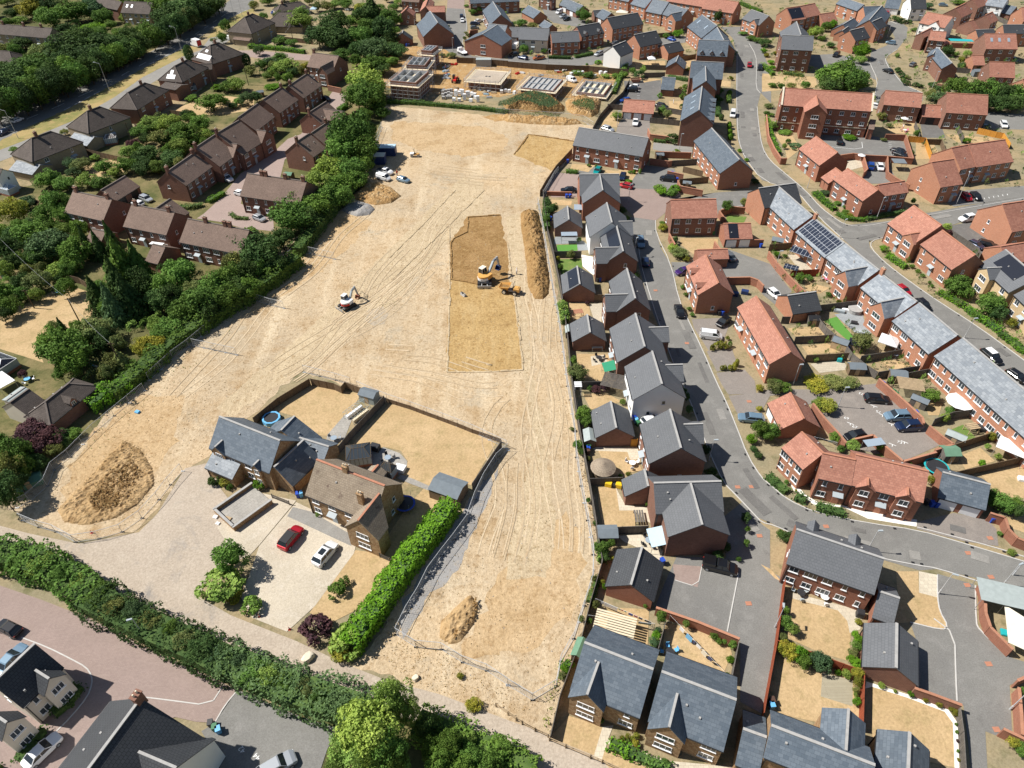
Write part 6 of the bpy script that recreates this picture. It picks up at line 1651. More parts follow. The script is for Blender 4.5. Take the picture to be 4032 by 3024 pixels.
def loft(mb, secs):
    """secs: list of (x, [(y,z)...]) rings with equal counts (open at bottom is closed)"""
    n = len(secs[0][1])
    base = len(mb.v)
    vs = [(x, y, z) for x, r in secs for y, z in r]
    fs = []
    for i in range(len(secs) - 1):
        for k in range(n):
            a, b = i * n + k, i * n + (k + 1) % n
            fs.append((a, b, b + n, a + n))
    fs.append(tuple(range(n - 1, -1, -1)))
    fs.append(tuple(range((len(secs) - 1) * n, len(secs) * n)))
    mb.add(vs, fs)
def ring(w, z0, z1, r=.08):
    return [(-w + r * .5, z0), (w - r * .5, z0), (w, z0 + r), (w, z1 - r), (w - r, z1), (-w + r, z1), (-w, z1 - r), (-w, z0 + r)]
CARS = {}
SPEC = {  # L, W, H, bonnet z, belt z, cabin x: windscreen foot, roof front, roof rear, rear foot
    'hatch': (4.1, .88, 1.47, .92, .98, 1.05, .35, -1.35, -1.85),
    'saloon': (4.6, .91, 1.45, .90, .95, 1.05, .30, -1.05, -1.70),
    'estate': (4.7, .91, 1.50, .92, .98, 1.10, .45, -1.75, -2.15),
    'suv': (4.7, .96, 1.72, 1.05, 1.12, 1.10, .50, -1.60, -2.10),
    'pickup': (5.2, .95, 1.78, 1.08, 1.10, 1.35, .80, -.45, -.75),
    'van': (4.6, .93, 1.85, 1.10, 1.15, 1.65, .95, -2.10, -2.28),
    'boxvan': (6.2, 1.05, 2.2, 1.2, 1.3, 2.5, 2.0, 1.1, 1.0)}
def car_proto(kind, col):
    k = (kind, col)
    if k in CARS: return copy_tree(CARS[k])
    L, W, H, bz, lz, a, b, c, d = SPEC[kind]
    h = L / 2
    root = empty('car', (0, 0, 0))
    pm = M['paint_' + col]
    mb = MB()
    loft(mb, [(h, ring(W * .72, .38, .66)), (h - .12, ring(W * .86, .28, .76)), (h - .55, ring(W * .98, .24, bz - .06)), (a, ring(W, .22, bz)), (a - .4, ring(W, .22, lz)),
              (0, ring(W, .22, lz)), (c, ring(W, .22, lz + .02)), (-h + .4, ring(W * .97, .24, lz)), (-h + .12, ring(W * .9, .30, lz - .06)), (-h, ring(W * .8, .42, lz - .18))])
    mb.build('body', pm, root)
    g = MB()
    w0, w1 = W * .93, W * .74
    V = lambda x, y, z: (x, y, z)
    g.add([V(a, -w0, lz - .04), V(a, w0, lz - .04), V(b, w1, H - .06), V(b, -w1, H - .06), V(c, w1, H - .06), V(c, -w1, H - .06), V(d, w0, lz - .02), V(d, -w0, lz - .02)],
          [(0, 1, 2, 3), (3, 2, 4, 5), (5, 4, 6, 7), (1, 6, 4, 2), (0, 3, 5, 7)])
    g.build('window', M['car_glass'], root)
    r = MB()
    w2 = w1 + .02
    x1 = c - (.05 if kind != 'van' else 0)
    r.add([V(b + .04, -w2, H - .08), V(b + .04, w2, H - .08), V(x1, w2, H - .08), V(x1, -w2, H - .08), V(b - .12, -w2 + .1, H), V(b - .12, w2 - .1, H), V(x1 + .15, w2 - .1, H), V(x1 + .15, -w2 + .1, H)],
          [(0, 1, 5, 4), (1, 2, 6, 5), (2, 3, 7, 6), (3, 0, 4, 7), (4, 5, 6, 7)])
    for s in (-1, 1):     # pillars
        for (xa, za, xb, zb, ya, yb) in ((a, lz, b, H - .06, w0, w1), (d, lz, c, H - .06, w0, w1), ((b + c) / 2, lz, (b + c) / 2, H - .06, w0, w1)):
            r.beam((xa, s * (ya + .01), za), (xb, s * (yb + .015), zb), .06, .08)
        if kind == 'van':
            r.add([(b - .7, s * (w0 + .02), lz), (-h + .1, s * (w0 + .02), lz), (-h + .15, s * (w1 + .05), H - .05), (b - .7, s * (w1 + .05), H - .05)], [(0, 1, 2, 3) if s < 0 else (3, 2, 1, 0)])
    if kind == 'van':
        r.add([(-h + .08, -w0, lz - .1), (-h + .08, w0, lz - .1), (-h + .13, w1, H - .05), (-h + .13, -w1, H - .05)], [(3, 2, 1, 0)])
    r.build('roof_panel', pm, root)
    if kind == 'pickup':
        t = MB()
        t.box(-h + .15, d - .1, -W + .12, W - .12, lz - .02, lz + .03)
        t.build('load_bed', M['black_plastic'], root)
        if col == 'black':
            MB().box(-h + .1, d, -W + .1, W - .1, lz, H - .05).build('hard_top', pm, root)
    if kind == 'boxvan':
        t = MB()
        t.box(-h, 1.0, -1.08, 1.08, .55, 3.0)
        bx = t.build('box_body', M['p_white'], root)
        MB().box(-h + .2, .8, -1.1, -1.085, .7, 2.8).build('side_panel', M['p_blue'], bx)
        MB().box(-h - .02, -h - .004, -1.0, 1.0, .7, 2.8).build('rear_panel', M['p_red'], bx)
    lt = MB(); 
    for s in (-1, 1):
        q = MB().box(h - .2, h - .06, *sorted((s * W * .5, s * W * .8)), .6, .72).build('headlight', M['upvc'], root)
        q = MB().box(-h + .02, -h + .1, *sorted((s * W * .6, s * W * .86)), lz - .3, lz - .14).build('tail_light', M['p_red'], root)
    for sx in (h - .85, -h + .8):
        for s in (-1, 1):
            wr = .34 if kind in ('suv', 'pickup', 'van', 'boxvan') else .31
            wmb = MB().bar((0, -.1, 0), (0, .1, 0), wr, 14)
            wh = wmb.build('wheel', M['black_plastic'], root)
            wh.location = (sx, s * (W - .08), wr)
            rm = MB().bar((0, s * .09, 0), (0, s * .125, 0), wr * .62, 10).build('rim', M['grey_metal'], wh)
    CARS[k] = tree_of(root)
    return root
CARNAME = {'hatch': ('hatchback_car', 'hatchback'), 'saloon': ('saloon_car', 'saloon car'), 'estate': ('estate_car', 'estate car'), 'suv': ('suv_car', 'SUV'),
           'pickup': ('pickup_truck', 'pickup truck'), 'van': ('panel_van', 'panel van'), 'boxvan': ('delivery_van', 'box delivery van')}
COLN = {'bluegrey': 'blue grey', 'paleblue': 'pale blue', 'navy': 'dark navy'}
def car(kind, col, p, q, z=0.05, desc=None):
    a, b = at(p, .8), at(q, .8)
    rz = math.atan2(b.y - a.y, b.x - a.x)
    r = car_proto(kind, col)
    r.name = CARNAME[kind][0]
    r.location, r.rotation_euler = (a.x, a.y, z), (0, 0, rz)
    cat = 'van' if 'van' in kind else ('pickup' if kind == 'pickup' else 'car')
    tag(r, where(desc or f'{COLN.get(col, col)} {CARNAME[kind][1]} parked', p), cat, 'parked vehicles')
    return r
CARDATA = '''A0 hatch white 150,1040 212,1015 +white hatchback driving on the main road
A0 estate navy 20,1150 -40,1180 +dark car driving on the main road
A0 boxvan white 1705,385 1650,368
A0 van white 1995,330 1960,325
A0 suv white 1975,1550 2040,1580
A0 hatch silver 2165,1405 2212,1420
A1 estate silver 1270,65 1335,92
A1 hatch white 1200,108 1140,90
B1 hatch silver 45,235 100,255
B1 hatch silver 170,415 140,395
A1 hatch white 2095,20 2140,30
B0 hatch black 630,855 670,870
B0 hatch blue 175,105 200,90
B0 hatch navy 1808,135 1808,110
B0 hatch white 1815,175 1816,205
B0 hatch bluegrey 1712,300 1725,275
B0 hatch silver 1678,335 1690,310
B0 saloon white 1955,178 2000,165
B0 estate navy 1925,202 1970,200
B0 hatch grey 1922,238 1960,236
B0 estate black 2192,440 2180,480
B0 pickup white 1140,1490 1215,1505
B0 van white 1128,1542 1192,1560
B0 hatch bluegrey 1300,1560 1370,1578
C0 hatch black 52,470 20,475
C0 estate navy 130,498 90,490
C0 pickup orange 270,500 215,508
C0 estate silver 790,463 745,482
C0 van white 448,102 400,122
C0 hatch silver 480,138 440,150
C0 hatch black 513,162 475,172
C0 hatch blue 1428,338 1465,348
C0 hatch grey 930,372 900,378
C0 van white 555,692 612,712
C0 hatch white 1098,750 1060,745
C0 suv black 1080,778 1035,775
C0 hatch blue 1025,868 990,872
C0 suv black 1340,922 1400,935
C0 pickup white 1112,1060 1105,1110
C0 suv silver 868,1122 935,1142
C0 hatch teal 782,1480 755,1512
C0 hatch navy 1000,1532 985,1575
C0 hatch red 1028,1612 970,1600
C0 suv black 1395,1552 1330,1545
C0 hatch red 2105,562 2108,600
C0 estate black 2197,585 2197,610
C0 van white 1960,990 1952,1045
C0 saloon black 530,1650 500,1650
D0 suv black 650,472 625,492
D0 hatch silver 765,507 790,490
D0 hatch bluegrey 1125,367 1090,362
D0 saloon black 1100,612 1070,600
D0 hatch grey 1318,557 1340,545
D0 suv white 990,925 1020,930
D0 hatch black 680,1228 680,1200
D0 saloon black 1188,1308 1130,1290
D0 saloon black 1205,1340 1270,1362
D0 suv blue 950,1442 950,1400
D0 hatch white 1032,1450 1045,1490
D0 estate white 2110,1080 2125,1110
D0 hatch navy 1935,1102 1900,1095
D0 hatch bluegrey 1580,40 1620,42
D0 hatch red 1090,115 1085,130
D0 suv black 2190,522 2212,530
D1 suv white 1722,238 1650,252
D1 hatch red 1712,50 1740,75
D1 hatch black 1795,45 1830,75
D1 hatch navy 1795,468 1840,490
D1 estate black 1900,465 1960,480
D1 hatch red 1160,862 1205,895
D1 hatch black 1335,985 1375,1020
D1 suv black 1930,1440 1990,1490
D1 hatch black 2150,1610 2210,1650
D1 hatch white 38,892 90,935
C1 suv bluegrey 1156,445 1168,505
C1 hatch navy 1200,615 1195,560
C1 saloon black 1495,1045 1515,1105
C1 hatch purple 1530,697 1480,710
C1 saloon grey 1932,565 1905,530
C1 hatch black 1880,1135 1860,1150
C1 van white 1770,1258 1880,1272
C2 estate bluegrey 2120,318 2020,308
C2 pickup black 1850,1610 2020,1650
C2 hatch white 1250,335 1280,325
D2 estate black 935,150 1040,158
D2 suv bluegrey 1112,300 1000,305
D2 suv navy 1210,388 1095,395
D2 hatch black 745,470 650,490
B2 suv red 320,1360 395,1270
B2 suv white 620,1500 700,1405
A3 hatch black 70,475 -20,430
A3 saloon bluegrey 90,735 160,660
A3 saloon white 350,1510 470,1395
B3 suv silver 190,1640 240,1610'''
for l_ in CARDATA.split('\n'):
    l_, _, de = l_.partition('+')
    t_, k_, c_, p_, q_ = l_.split()
    p_, q_ = [tuple(map(float, v.split(','))) for v in (p_, q_)]
    ro_ = car(k_, c_, (t_, *p_), (t_, *q_), 0.06, de or None)
    if (t_, k_, c_) == ('D1', 'suv', 'black'):
        MB().box(-1.5, .5, -.68, .68, 1.725, 1.75).build('roof_panel', M['p_white'], ro_)
    if (t_, k_, c_) == ('B2', 'suv', 'red'):
        MB().box(-1.75, .45, -.7, .7, 1.725, 1.745).build('roof_panel', M['black_plastic'], ro_)
        ro_['label'] = 'red SUV with black roof on the pale gravel drive'
    if (t_, k_, c_) == ('B2', 'suv', 'white'):
        MB().box(-1.0, .1, -.45, .45, 1.725, 1.74).build('sunroof', M['car_glass'], ro_)
        ro_['label'] = 'white SUV with dark sunroof on the pale gravel drive'

def fence(s, kind='wood', h=1.8, mat='fence_wood', desc=None, top=True):
    """a run of fence or wall; points mark its top edge (top=True) or its foot"""
    ps0 = pts(s)
    ps = [at(p, h if top else 0) for p in ps0]
    body, extra, posts = MB(), MB(), []
    for a, b in zip(ps, ps[1:]):
        a, b = Vector((a.x, a.y, 0)), Vector((b.x, b.y, 0))
        L = (b - a).length
        if L < .2: continue
        if kind == 'brick':
            body.obox(a, b, .23, 0, h)
            extra.obox(a, b, .36, h, h + .09)
        elif kind == 'wood':
            body.obox(a, b, .05, .12, h)
            extra.obox(a, b, .09, h, h + .04).obox(a, b, .07, 0, .12)
        elif kind == 'rail':
            for z in (.45, .95): body.obox(a, b, .07, z, z + .13)
        elif kind == 'picket':
            n = int(L / .16)
            for k in range(n):
                p = a.lerp(b, (k + .5) / n)
                d = (b - a).normalized() * .045
                body.obox(p - d, p + d, .03, .15, h)
            for z in (.3, h - .25): extra.obox(a, b, .07, z, z + .09)
        elif kind == 'heras':
            n = max(1, round(L / 3.4))
            for k in range(n):
                p, q = a.lerp(b, k / n), a.lerp(b, (k + 1) / n)
                body.bar((p.x, p.y, h), (q.x, q.y, h), .04, 5).bar((p.x, p.y, .12), (q.x, q.y, .12), .035, 5)
                for m in range(12):
                    r = p.lerp(q, m / 12)
                    extra.bar((r.x, r.y, .12), (r.x, r.y, h), .009, 3)
                for z in (.5, .9, 1.3, 1.7): extra.bar((p.x, p.y, z), (q.x, q.y, z), .006, 3)
        n = max(1, round(L / {'brick': 99, 'wood': 1.9, 'rail': 2.2, 'picket': 2.4, 'heras': 3.4}[kind]))
        for k in range(n + 1):
            posts.append(a.lerp(b, k / n))
    if kind == 'brick' and not body.f: return
    root = empty({'brick': 'garden_wall', 'heras': 'temporary_fence', 'rail': 'rail_fence', 'picket': 'picket_fence'}.get(kind, 'timber_fence'), (ps[0].x, ps[0].y, 0))
    for m_ in (body, extra):
        m_.v = [(x - ps[0].x, y - ps[0].y, z) for x, y, z in m_.v]
    body.build({'brick': 'wall', 'heras': 'frame', 'rail': 'rails', 'picket': 'palings'}.get(kind, 'panel'), M[mat], root)
    extra.build({'brick': 'coping', 'heras': 'wire_mesh', 'picket': 'rail'}.get(kind, 'capping'), M['orange_brick' if kind == 'brick' else mat], root)
    if kind != 'brick':
        pm = {}
        for q in posts[:90]:
            if 'm' not in pm:
                w = {'heras': .025, 'wood': .05, 'rail': .07, 'picket': .06}[kind]
                t = MB().box(-w, w, -w, w, 0, h + (.08 if kind != 'heras' else .02))
                if kind == 'heras': t.box(-.28, .28, -.11, .11, 0, .13)
                pm['m'] = t.mesh('post')
                pm['m'].materials.append(M['galvanised' if kind == 'heras' else mat])
            o = link('post', pm['m'], None, root)
            o.location = (q.x - ps[0].x, q.y - ps[0].y, 0)
    tag(root, where(desc or {'brick': 'red brick garden wall', 'wood': 'brown timber fence', 'heras': 'wire mesh site fence', 'rail': 'timber rail fence', 'picket': 'paling fence'}[kind], ps0[len(ps0) // 2]), 'wall' if kind == 'brick' else 'fence')
    return root
FENCES = '''brick|1.9|red_brick|D0:40,1000 50,1080 60,1180 110,1290 170,1380 220,1378
brick|1.9|red_brick|D0:690,1350 800,1335 885,1350 1095,1360 1320,1380
brick|1.9|red_brick|D0:885,1350 920,1470 890,1500
brick|1.9|red_brick|D0:1320,1380 1310,1350 1255,1175 1080,1170
brick|1.9|red_brick|D0:1095,1360 1100,1500 1170,1550 1290,1610
brick|1.9|red_brick|D1:-10,530 70,640 200,780 330,905
brick|1.9|red_brick|D2:950,-20 1090,100 1200,200 1330,320 1340,370
brick|1.9|red_brick|D2:375,195 480,330 600,460 665,540
brick|1.9|red_brick|D2:720,510 900,470 960,530 1160,700 1450,620
brick|1.9|red_brick|D2:1390,390 1500,480 1600,550 1440,600
brick|1.9|red_brick|D2:1920,1150 2050,1190 2080,1290 2160,1370 2260,1410
brick|1.9|red_brick|D3:1850,90 1880,160 1890,350 1930,470 2030,570 2120,660
brick|1.9|red_brick|D3:2300,860 2160,920
brick|1.9|red_brick|D3:2170,980 2190,1200 2200,1380
brick|1.9|red_brick|D3:2040,1330 2230,1420
brick|1.9|brown_brick|D3:1290,985 1450,1040 1690,1130
brick|1.9|red_brick|C3:1250,305 1600,425 1955,570
brick|1.9|red_brick|C1:1405,375 1455,470
brick|1.9|red_brick|C1:1840,175 1900,260
brick|1.9|red_brick|C1:1855,170 1950,140 2070,150
brick|1.9|red_brick|C1:1800,445 1850,510
brick|1.9|red_brick|C1:2120,430 2230,430
brick|1.9|red_brick|C1:1875,760 2110,755 2180,780 2230,830
brick|1.9|red_brick|C0:1220,1120 1240,1170 1400,1190
brick|1.9|red_brick|C0:1240,1380 1400,1405 1430,1400
brick|1.9|red_brick|C0:1285,1320 1600,1330
brick|1.9|red_brick|C0:1480,1570 1500,1620 1700,1659
brick|1.9|red_brick|C0:1390,1490 1530,1520
brick|1.9|brown_brick|B0:1875,290 1880,265 1950,258
brick|1.9|brown_brick|B0:640,745 760,770
brick|1.9|red_brick|E:640,310 700,340 880,345
brick|1.9|brown_brick|E:585,660 670,680
brick|1.2|red_brick|C1:340,10 560,15
wood|1.8|fence_grey|C1:305,-10 345,330 395,520 455,800 490,1030 520,1250 560,1640 C2:600,250 640,480 710,850 760,1150 800,1420 825,1560 C3:700,240 620,560 440,1040 360,1380
wood|1.8|fence_grey|C1:400,530 640,528
wood|1.8|fence_wood|C1:740,908 835,910
wood|1.8|fence_grey|C2:600,10 825,5
wood|1.8|fence_grey|C2:710,850 1000,840
wood|1.8|fence_grey|C2:790,1282 1000,1270 1225,1262
wood|1.8|fence_orange|C2:1078,508 1130,508
wood|1.8|fence_red|D3:200,70 130,590 20,1190
wood|1.8|fence_red|D3:130,580 420,680 830,830
wood|1.8|fence_red|D3:868,850 862,1070 855,1300
wood|1.8|fence_grey|C3:1955,570 1890,900
wood|1.8|fence_grey|C3:1330,430 1270,650
wood|1.5|fence_grey|D3:1675,1145 1705,1350 1725,1680
wood|1.8|fence_grey|D1:430,1000 590,980 755,962
wood|1.8|fence_grey|D1:400,1080 500,1200 640,1310 720,1420 840,1520 940,1580
wood|1.8|fence_grey|D1:225,1275 430,1265 545,1255
wood|1.8|fence_wood|D1:320,1435 510,1425 690,1415
wood|1.8|fence_grey|D1:800,1440 1000,1410 1160,1385
wood|1.8|fence_grey|D1:950,1580 1150,1550 1310,1525
wood|1.8|fence_grey|D1:1040,1620 1200,1590 1380,1555
wood|1.8|fence_grey|D1:110,1100 180,1100
wood|1.8|fence_wood|D1:0,470 190,455
wood|1.8|fence_red|D1:190,700 430,685
wood|1.8|fence_grey|D1:1590,350 1820,500 1840,550
wood|1.8|fence_grey|D2:1440,330 1600,270 1770,250
wood|1.8|fence_wood|D2:1590,560 1770,500 1950,445
wood|1.8|fence_wood|D2:1630,790 1900,730 2230,655
wood|1.8|fence_wood|D2:1960,1010 2230,1050
wood|1.8|fence_orange|D0:1280,1185 1430,1200 1490,1360
wood|1.8|fence_orange|D0:1890,1115 2050,1150 2110,1160 2170,1250
wood|1.8|fence_grey|D0:1720,1100 1760,1200
wood|1.8|fence_wood|D0:1420,1210 1570,1215 1600,1300
wood|1.8|fence_grey|D0:1340,1060 1380,1170
wood|1.8|fence_grey|E:690,530 850,545
wood|1.8|fence_grey|E:660,595 830,620
wood|1.8|fence_grey|E:1050,120 1200,190
wood|1.8|fence_grey|C0:1240,1025 1500,1050
wood|1.8|fence_grey|C0:870,905 1000,915
wood|1.8|fence_grey|C0:1290,920 1520,960
wood|1.8|fence_grey|C0:1060,690 1000,800 870,920 800,1000 740,1110
wood|1.8|fence_grey|C0:1110,560 1180,565 1380,570
wood|1.8|fence_grey|C0:1190,635 1370,630
wood|1.8|fence_wood|C0:1385,530 1500,495 1640,470
wood|1.8|fence_wood|C0:1310,290 1450,280
wood|1.8|fence_grey|C0:1420,1400 1650,1385
wood|1.8|fence_wood|C0:1530,1450 1700,1490
wood|1.8|fence_wood|C0:1500,1560 1750,1540
wood|2.2|fence_wood|B0:1765,500 1905,505 2000,515 2212,530 C0:0,535 330,560 700,575 1055,605
wood|1.8|fence_wood|C0:560,1290 420,1440 330,1570 280,1659
wood|1.8|fence_wood|B2:-10,320 200,150 480,-20
wood|1.8|fence_wood|B2:490,-20 690,20 755,50 790,10 930,60
wood|1.8|fence_grey|B2:1130,130 980,290 820,460 690,620
wood|1.8|fence_grey|B2:2155,520 2030,700 1900,890
wood|1.0|fence_wood|B2:1145,150 1240,180 1355,215 1475,260 1600,305 1775,370 1900,420 2150,505
wood|1.8|fence_wood|A1:520,715 600,740 680,760 745,800
wood|1.8|fence_wood|B0:265,320 510,350
wood|1.8|fence_wood|A0:1480,960 1660,980
wood|1.8|fence_wood|A0:710,1290 1060,1370
wood|1.8|fence_wood|A0:1170,1080 1260,1110
rail|1.1|timber|C3:0,1180 120,1260 230,1320 340,1370
rail|1.1|timber|C3:350,1400 490,1460 700,1550 800,1590 1000,1680
rail|1.1|timber|B3:2040,1110 2212,1230
picket|1.1|fence_grey|B2:1090,1500 1180,1540 1270,1580
picket|1.1|fence_grey|B2:150,985 300,1045
heras|2|galvanised|A2:1230,20 960,240 790,380 570,600 430,710 370,850 215,985 100,1040
heras|2|galvanised|A1:2180,820 1830,1125 1620,1300 1480,1400 1270,1590
heras|2|galvanised|B1:700,150 620,220 430,420 210,600 0,760
heras|2|galvanised|B0:1110,1060 1040,1240
heras|2|galvanised|A2:145,1150 290,1210 440,1250 610,1340 820,1310 1025,1250 1200,1130 1350,970 1450,840 1560,720
heras|2|galvanised|B2:2212,540 2110,630 2000,800 1920,970 1850,1170 1740,1320 1630,1460 1510,1620 B3:1380,130 1280,290 1188,475 1355,580 1575,600 1755,710 1960,780 2140,900 C3:0,905 210,1030 410,910 450,700 560,510 650,230 730,-20
heras|2|galvanised|C2:745,1640 750,1450 700,1150 640,850 600,600 580,350 545,100 C1:520,1640 470,1250 430,1000 390,800 340,500 300,250 260,60
heras|2|galvanised|C0:310,1659 400,1500 440,1450
heras|2|galvanised|G:-20,545 330,570 640,590 890,620 1000,690
heras|2|galvanised|B2:890,0 1150,110 1360,180 1640,280 1900,380 2200,520
heras|2|galvanised|B1:420,1520 560,1555 700,1590 830,1630
heras|2|galvanised|A1:1660,1290 1850,1330 2040,1370
heras|2|galvanised|B1:0,900 130,940 245,965
heras|2|galvanised|B1:470,490 600,520 690,540'''
for l_ in FENCES.split('\n'):
    k_, h_, m_, s_ = l_.split('|')
    fence(s_, k_, float(h_), m_, {'fence_grey': 'weathered grey timber fence', 'fence_orange': 'bright orange timber fence', 'fence_red': 'red stained timber fence', 'brown_brick': 'brown brick garden wall'}.get(m_ if k_ in ('wood', 'brick') else '', None))

def lamp(p_base, h, az, col='galvanised', long_arm=False):
    b = at(p_base)
    r = empty('street_lamp', (b.x, b.y, 0), math.radians(az), where('street lamp on a pole', p_base), 'street lamp', 'street lamps')
    MB().bar((0, 0, 0), (0, 0, h), .075, 8, .045).build('pole', M[col], r)
    MB().bar((0, 0, 0), (0, 0, 1.0), .11, 8).build('pole_base', M[col], r)
    arm = .9 if not long_arm else 1.6
    if long_arm: MB().bar((0, 0, h), (arm, 0, h + .35), .04, 6).build('arm', M[col], r)
    z = h + (.35 if long_arm else 0)
    x = arm if long_arm else 0
    hd = MB().add([(x, -.13, z), (x + .75, -.17, z + .03), (x + .75, .17, z + .03), (x, .13, z), (x, -.1, z + .12), (x + .7, -.13, z + .15), (x + .7, .13, z + .15), (x, .1, z + .12)],
                  [(0, 3, 2, 1), (4, 5, 6, 7), (0, 1, 5, 4), (1, 2, 6, 5), (2, 3, 7, 6), (3, 0, 4, 7)])
    hd.build('lamp_head', M['grey_paint'], r)
for t, x, y, h, az, la in (('D3', 1490, 188, 5, -20, 0), ('D2', 590, 225, 4.8, 0, 0), ('C2', 1750, 690, 5, 0, 0), ('C1', 1100, 575, 5, 40, 0), ('C1', 1050, 95, 5, 0, 0), ('D2', 845, 1480, 5, 0, 0),
                   ('D3', 2035, 112, 5, 20, 0), ('C0', 1492, 1305, 5, 0, 0), ('C0', 1550, 340, 5, 0, 0), ('C0', 350, 545, 5, 0, 0), ('D1', 605, 412, 5, 30, 0), ('D1', 45, 690, 5, 0, 0),
                   ('D1', 1620, 120, 8, 60, 1), ('D1', 925, 250, 6, 30, 0), ('D0', 965, 690, 6, 0, 0), ('D0', 1480, 775, 6, 0, 0), ('D0', 395, 1640, 6, 0, 0), ('B0', 1732, 440, 5, 0, 0), ('D0', 1090, 330, 5, 0, 0),
                   ('A0', 958, 797, 10, 170, 1), ('A0', 1588, 460, 10, 170, 1), ('A0', 160, 1205, 9, 170, 1), ('A0', 2110, 140, 10, 170, 1), ('A0', 2050, 180, 10, 170, 1), ('B0', 545, 1230, 5, 0, 0), ('D3', 110, 470, 5, 75, 0), ('D3', 2090, 1165, 5, 30, 0), ('D1', 200, 1690, 5, 0, 0),
                   ('D2', 2115, 1690, 5, 0, 0), ('D1', 1690, 1285, 5, 0, 0), ('A3', 1230, 560, 5, 200, 0), ('C0', 1320, 800, 5, 0, 0), ('C0', 950, 1100, 5, 0, 0)):
    lamp((t, x, y), h, az, 'galvanised', la)
PT = []
for t, x, y, h in (('A1', 715, 1185, 7.5), ('A1', 1085, 1580, 7.5), ('A1', 300, 1025, 5), ('B0', 205, 515, 8), ('B0', 350, 395, 8), ('A0', 2165, 740, 8), ('A0', 1170, 1280, 8), ('A0', 1870, 800, 8)):
    b = at((t, x, y))
    r = empty('utility_pole', (b.x, b.y, 0), 0, where('dark timber utility pole', (t, x, y)), 'utility pole', 'utility poles')
    MB().bar((0, 0, 0), (0, 0, h), .14, 8, .1).build('pole', M['bark'], r)
    MB().box(-.7, .7, -.05, .05, h - .4, h - .28).build('crossbar', M['bark'], r)
    PT.append(Vector((b.x, b.y, h - .2)))
def wire(a, b, p):
    mb = MB(); q = a
    for k in range(1, 13):
        t = k / 12
        n = a.lerp(b, t); n.z -= 1.2 * math.sin(math.pi * t)
        mb.bar(q, n, .02, 3); q = n
    tag(mb.build('overhead_wire', M['galvanised']), where('thin overhead wire', p), 'wire')
wire(PT[0], PT[1], ('A1', 880, 1320)); wire(PT[0], at(('A1', -40, 380), 7), ('A1', 350, 800)); wire(PT[3], PT[4], ('B0', 280, 300))

def box_thing(name, label, cat, p, rz, build, group=None):
    b = at(p)
    r = empty(name, (b.x, b.y, .03), math.radians(rz), where(label, p), cat, group)
    build(r)
    return r
def shed_b(L, W, H, roof, wall, door=True):
    def f(r):
        h = H * .78
        w = MB()
        w.box(-L / 2, L / 2, -W / 2, W / 2, 0, h)
        for s in (-1, 1): w.add([(s * L / 2, -W / 2, h), (s * L / 2, W / 2, h), (s * L / 2, 0, H)], [(0, 1, 2) if s > 0 else (2, 1, 0)])
        w.build('wall', M[wall], r)
        m = MB(); e = .12
        for s in (-1, 1):
            a = [(-L / 2 - e, s * (W / 2 + e), h - .05), (L / 2 + e, s * (W / 2 + e), h - .05), (L / 2 + e, 0, H + .03), (-L / 2 - e, 0, H + .03)]
            b = [(x, y, z + .05) for x, y, z in a]
            m.add(a + b, [(0, 1, 2, 3), (4, 7, 6, 5), (0, 4, 5, 1), (1, 5, 6, 2), (3, 7, 4, 0)] if s > 0 else [(3, 2, 1, 0), (5, 6, 7, 4), (1, 5, 4, 0), (2, 6, 5, 1), (0, 4, 7, 3)])
        m.build('roof', M[roof], r)
        if door: MB().box(-.4, .4, -W / 2 - .03, -W / 2 + .02, .05, 1.7).build('door', M['timber'], r)
    return f
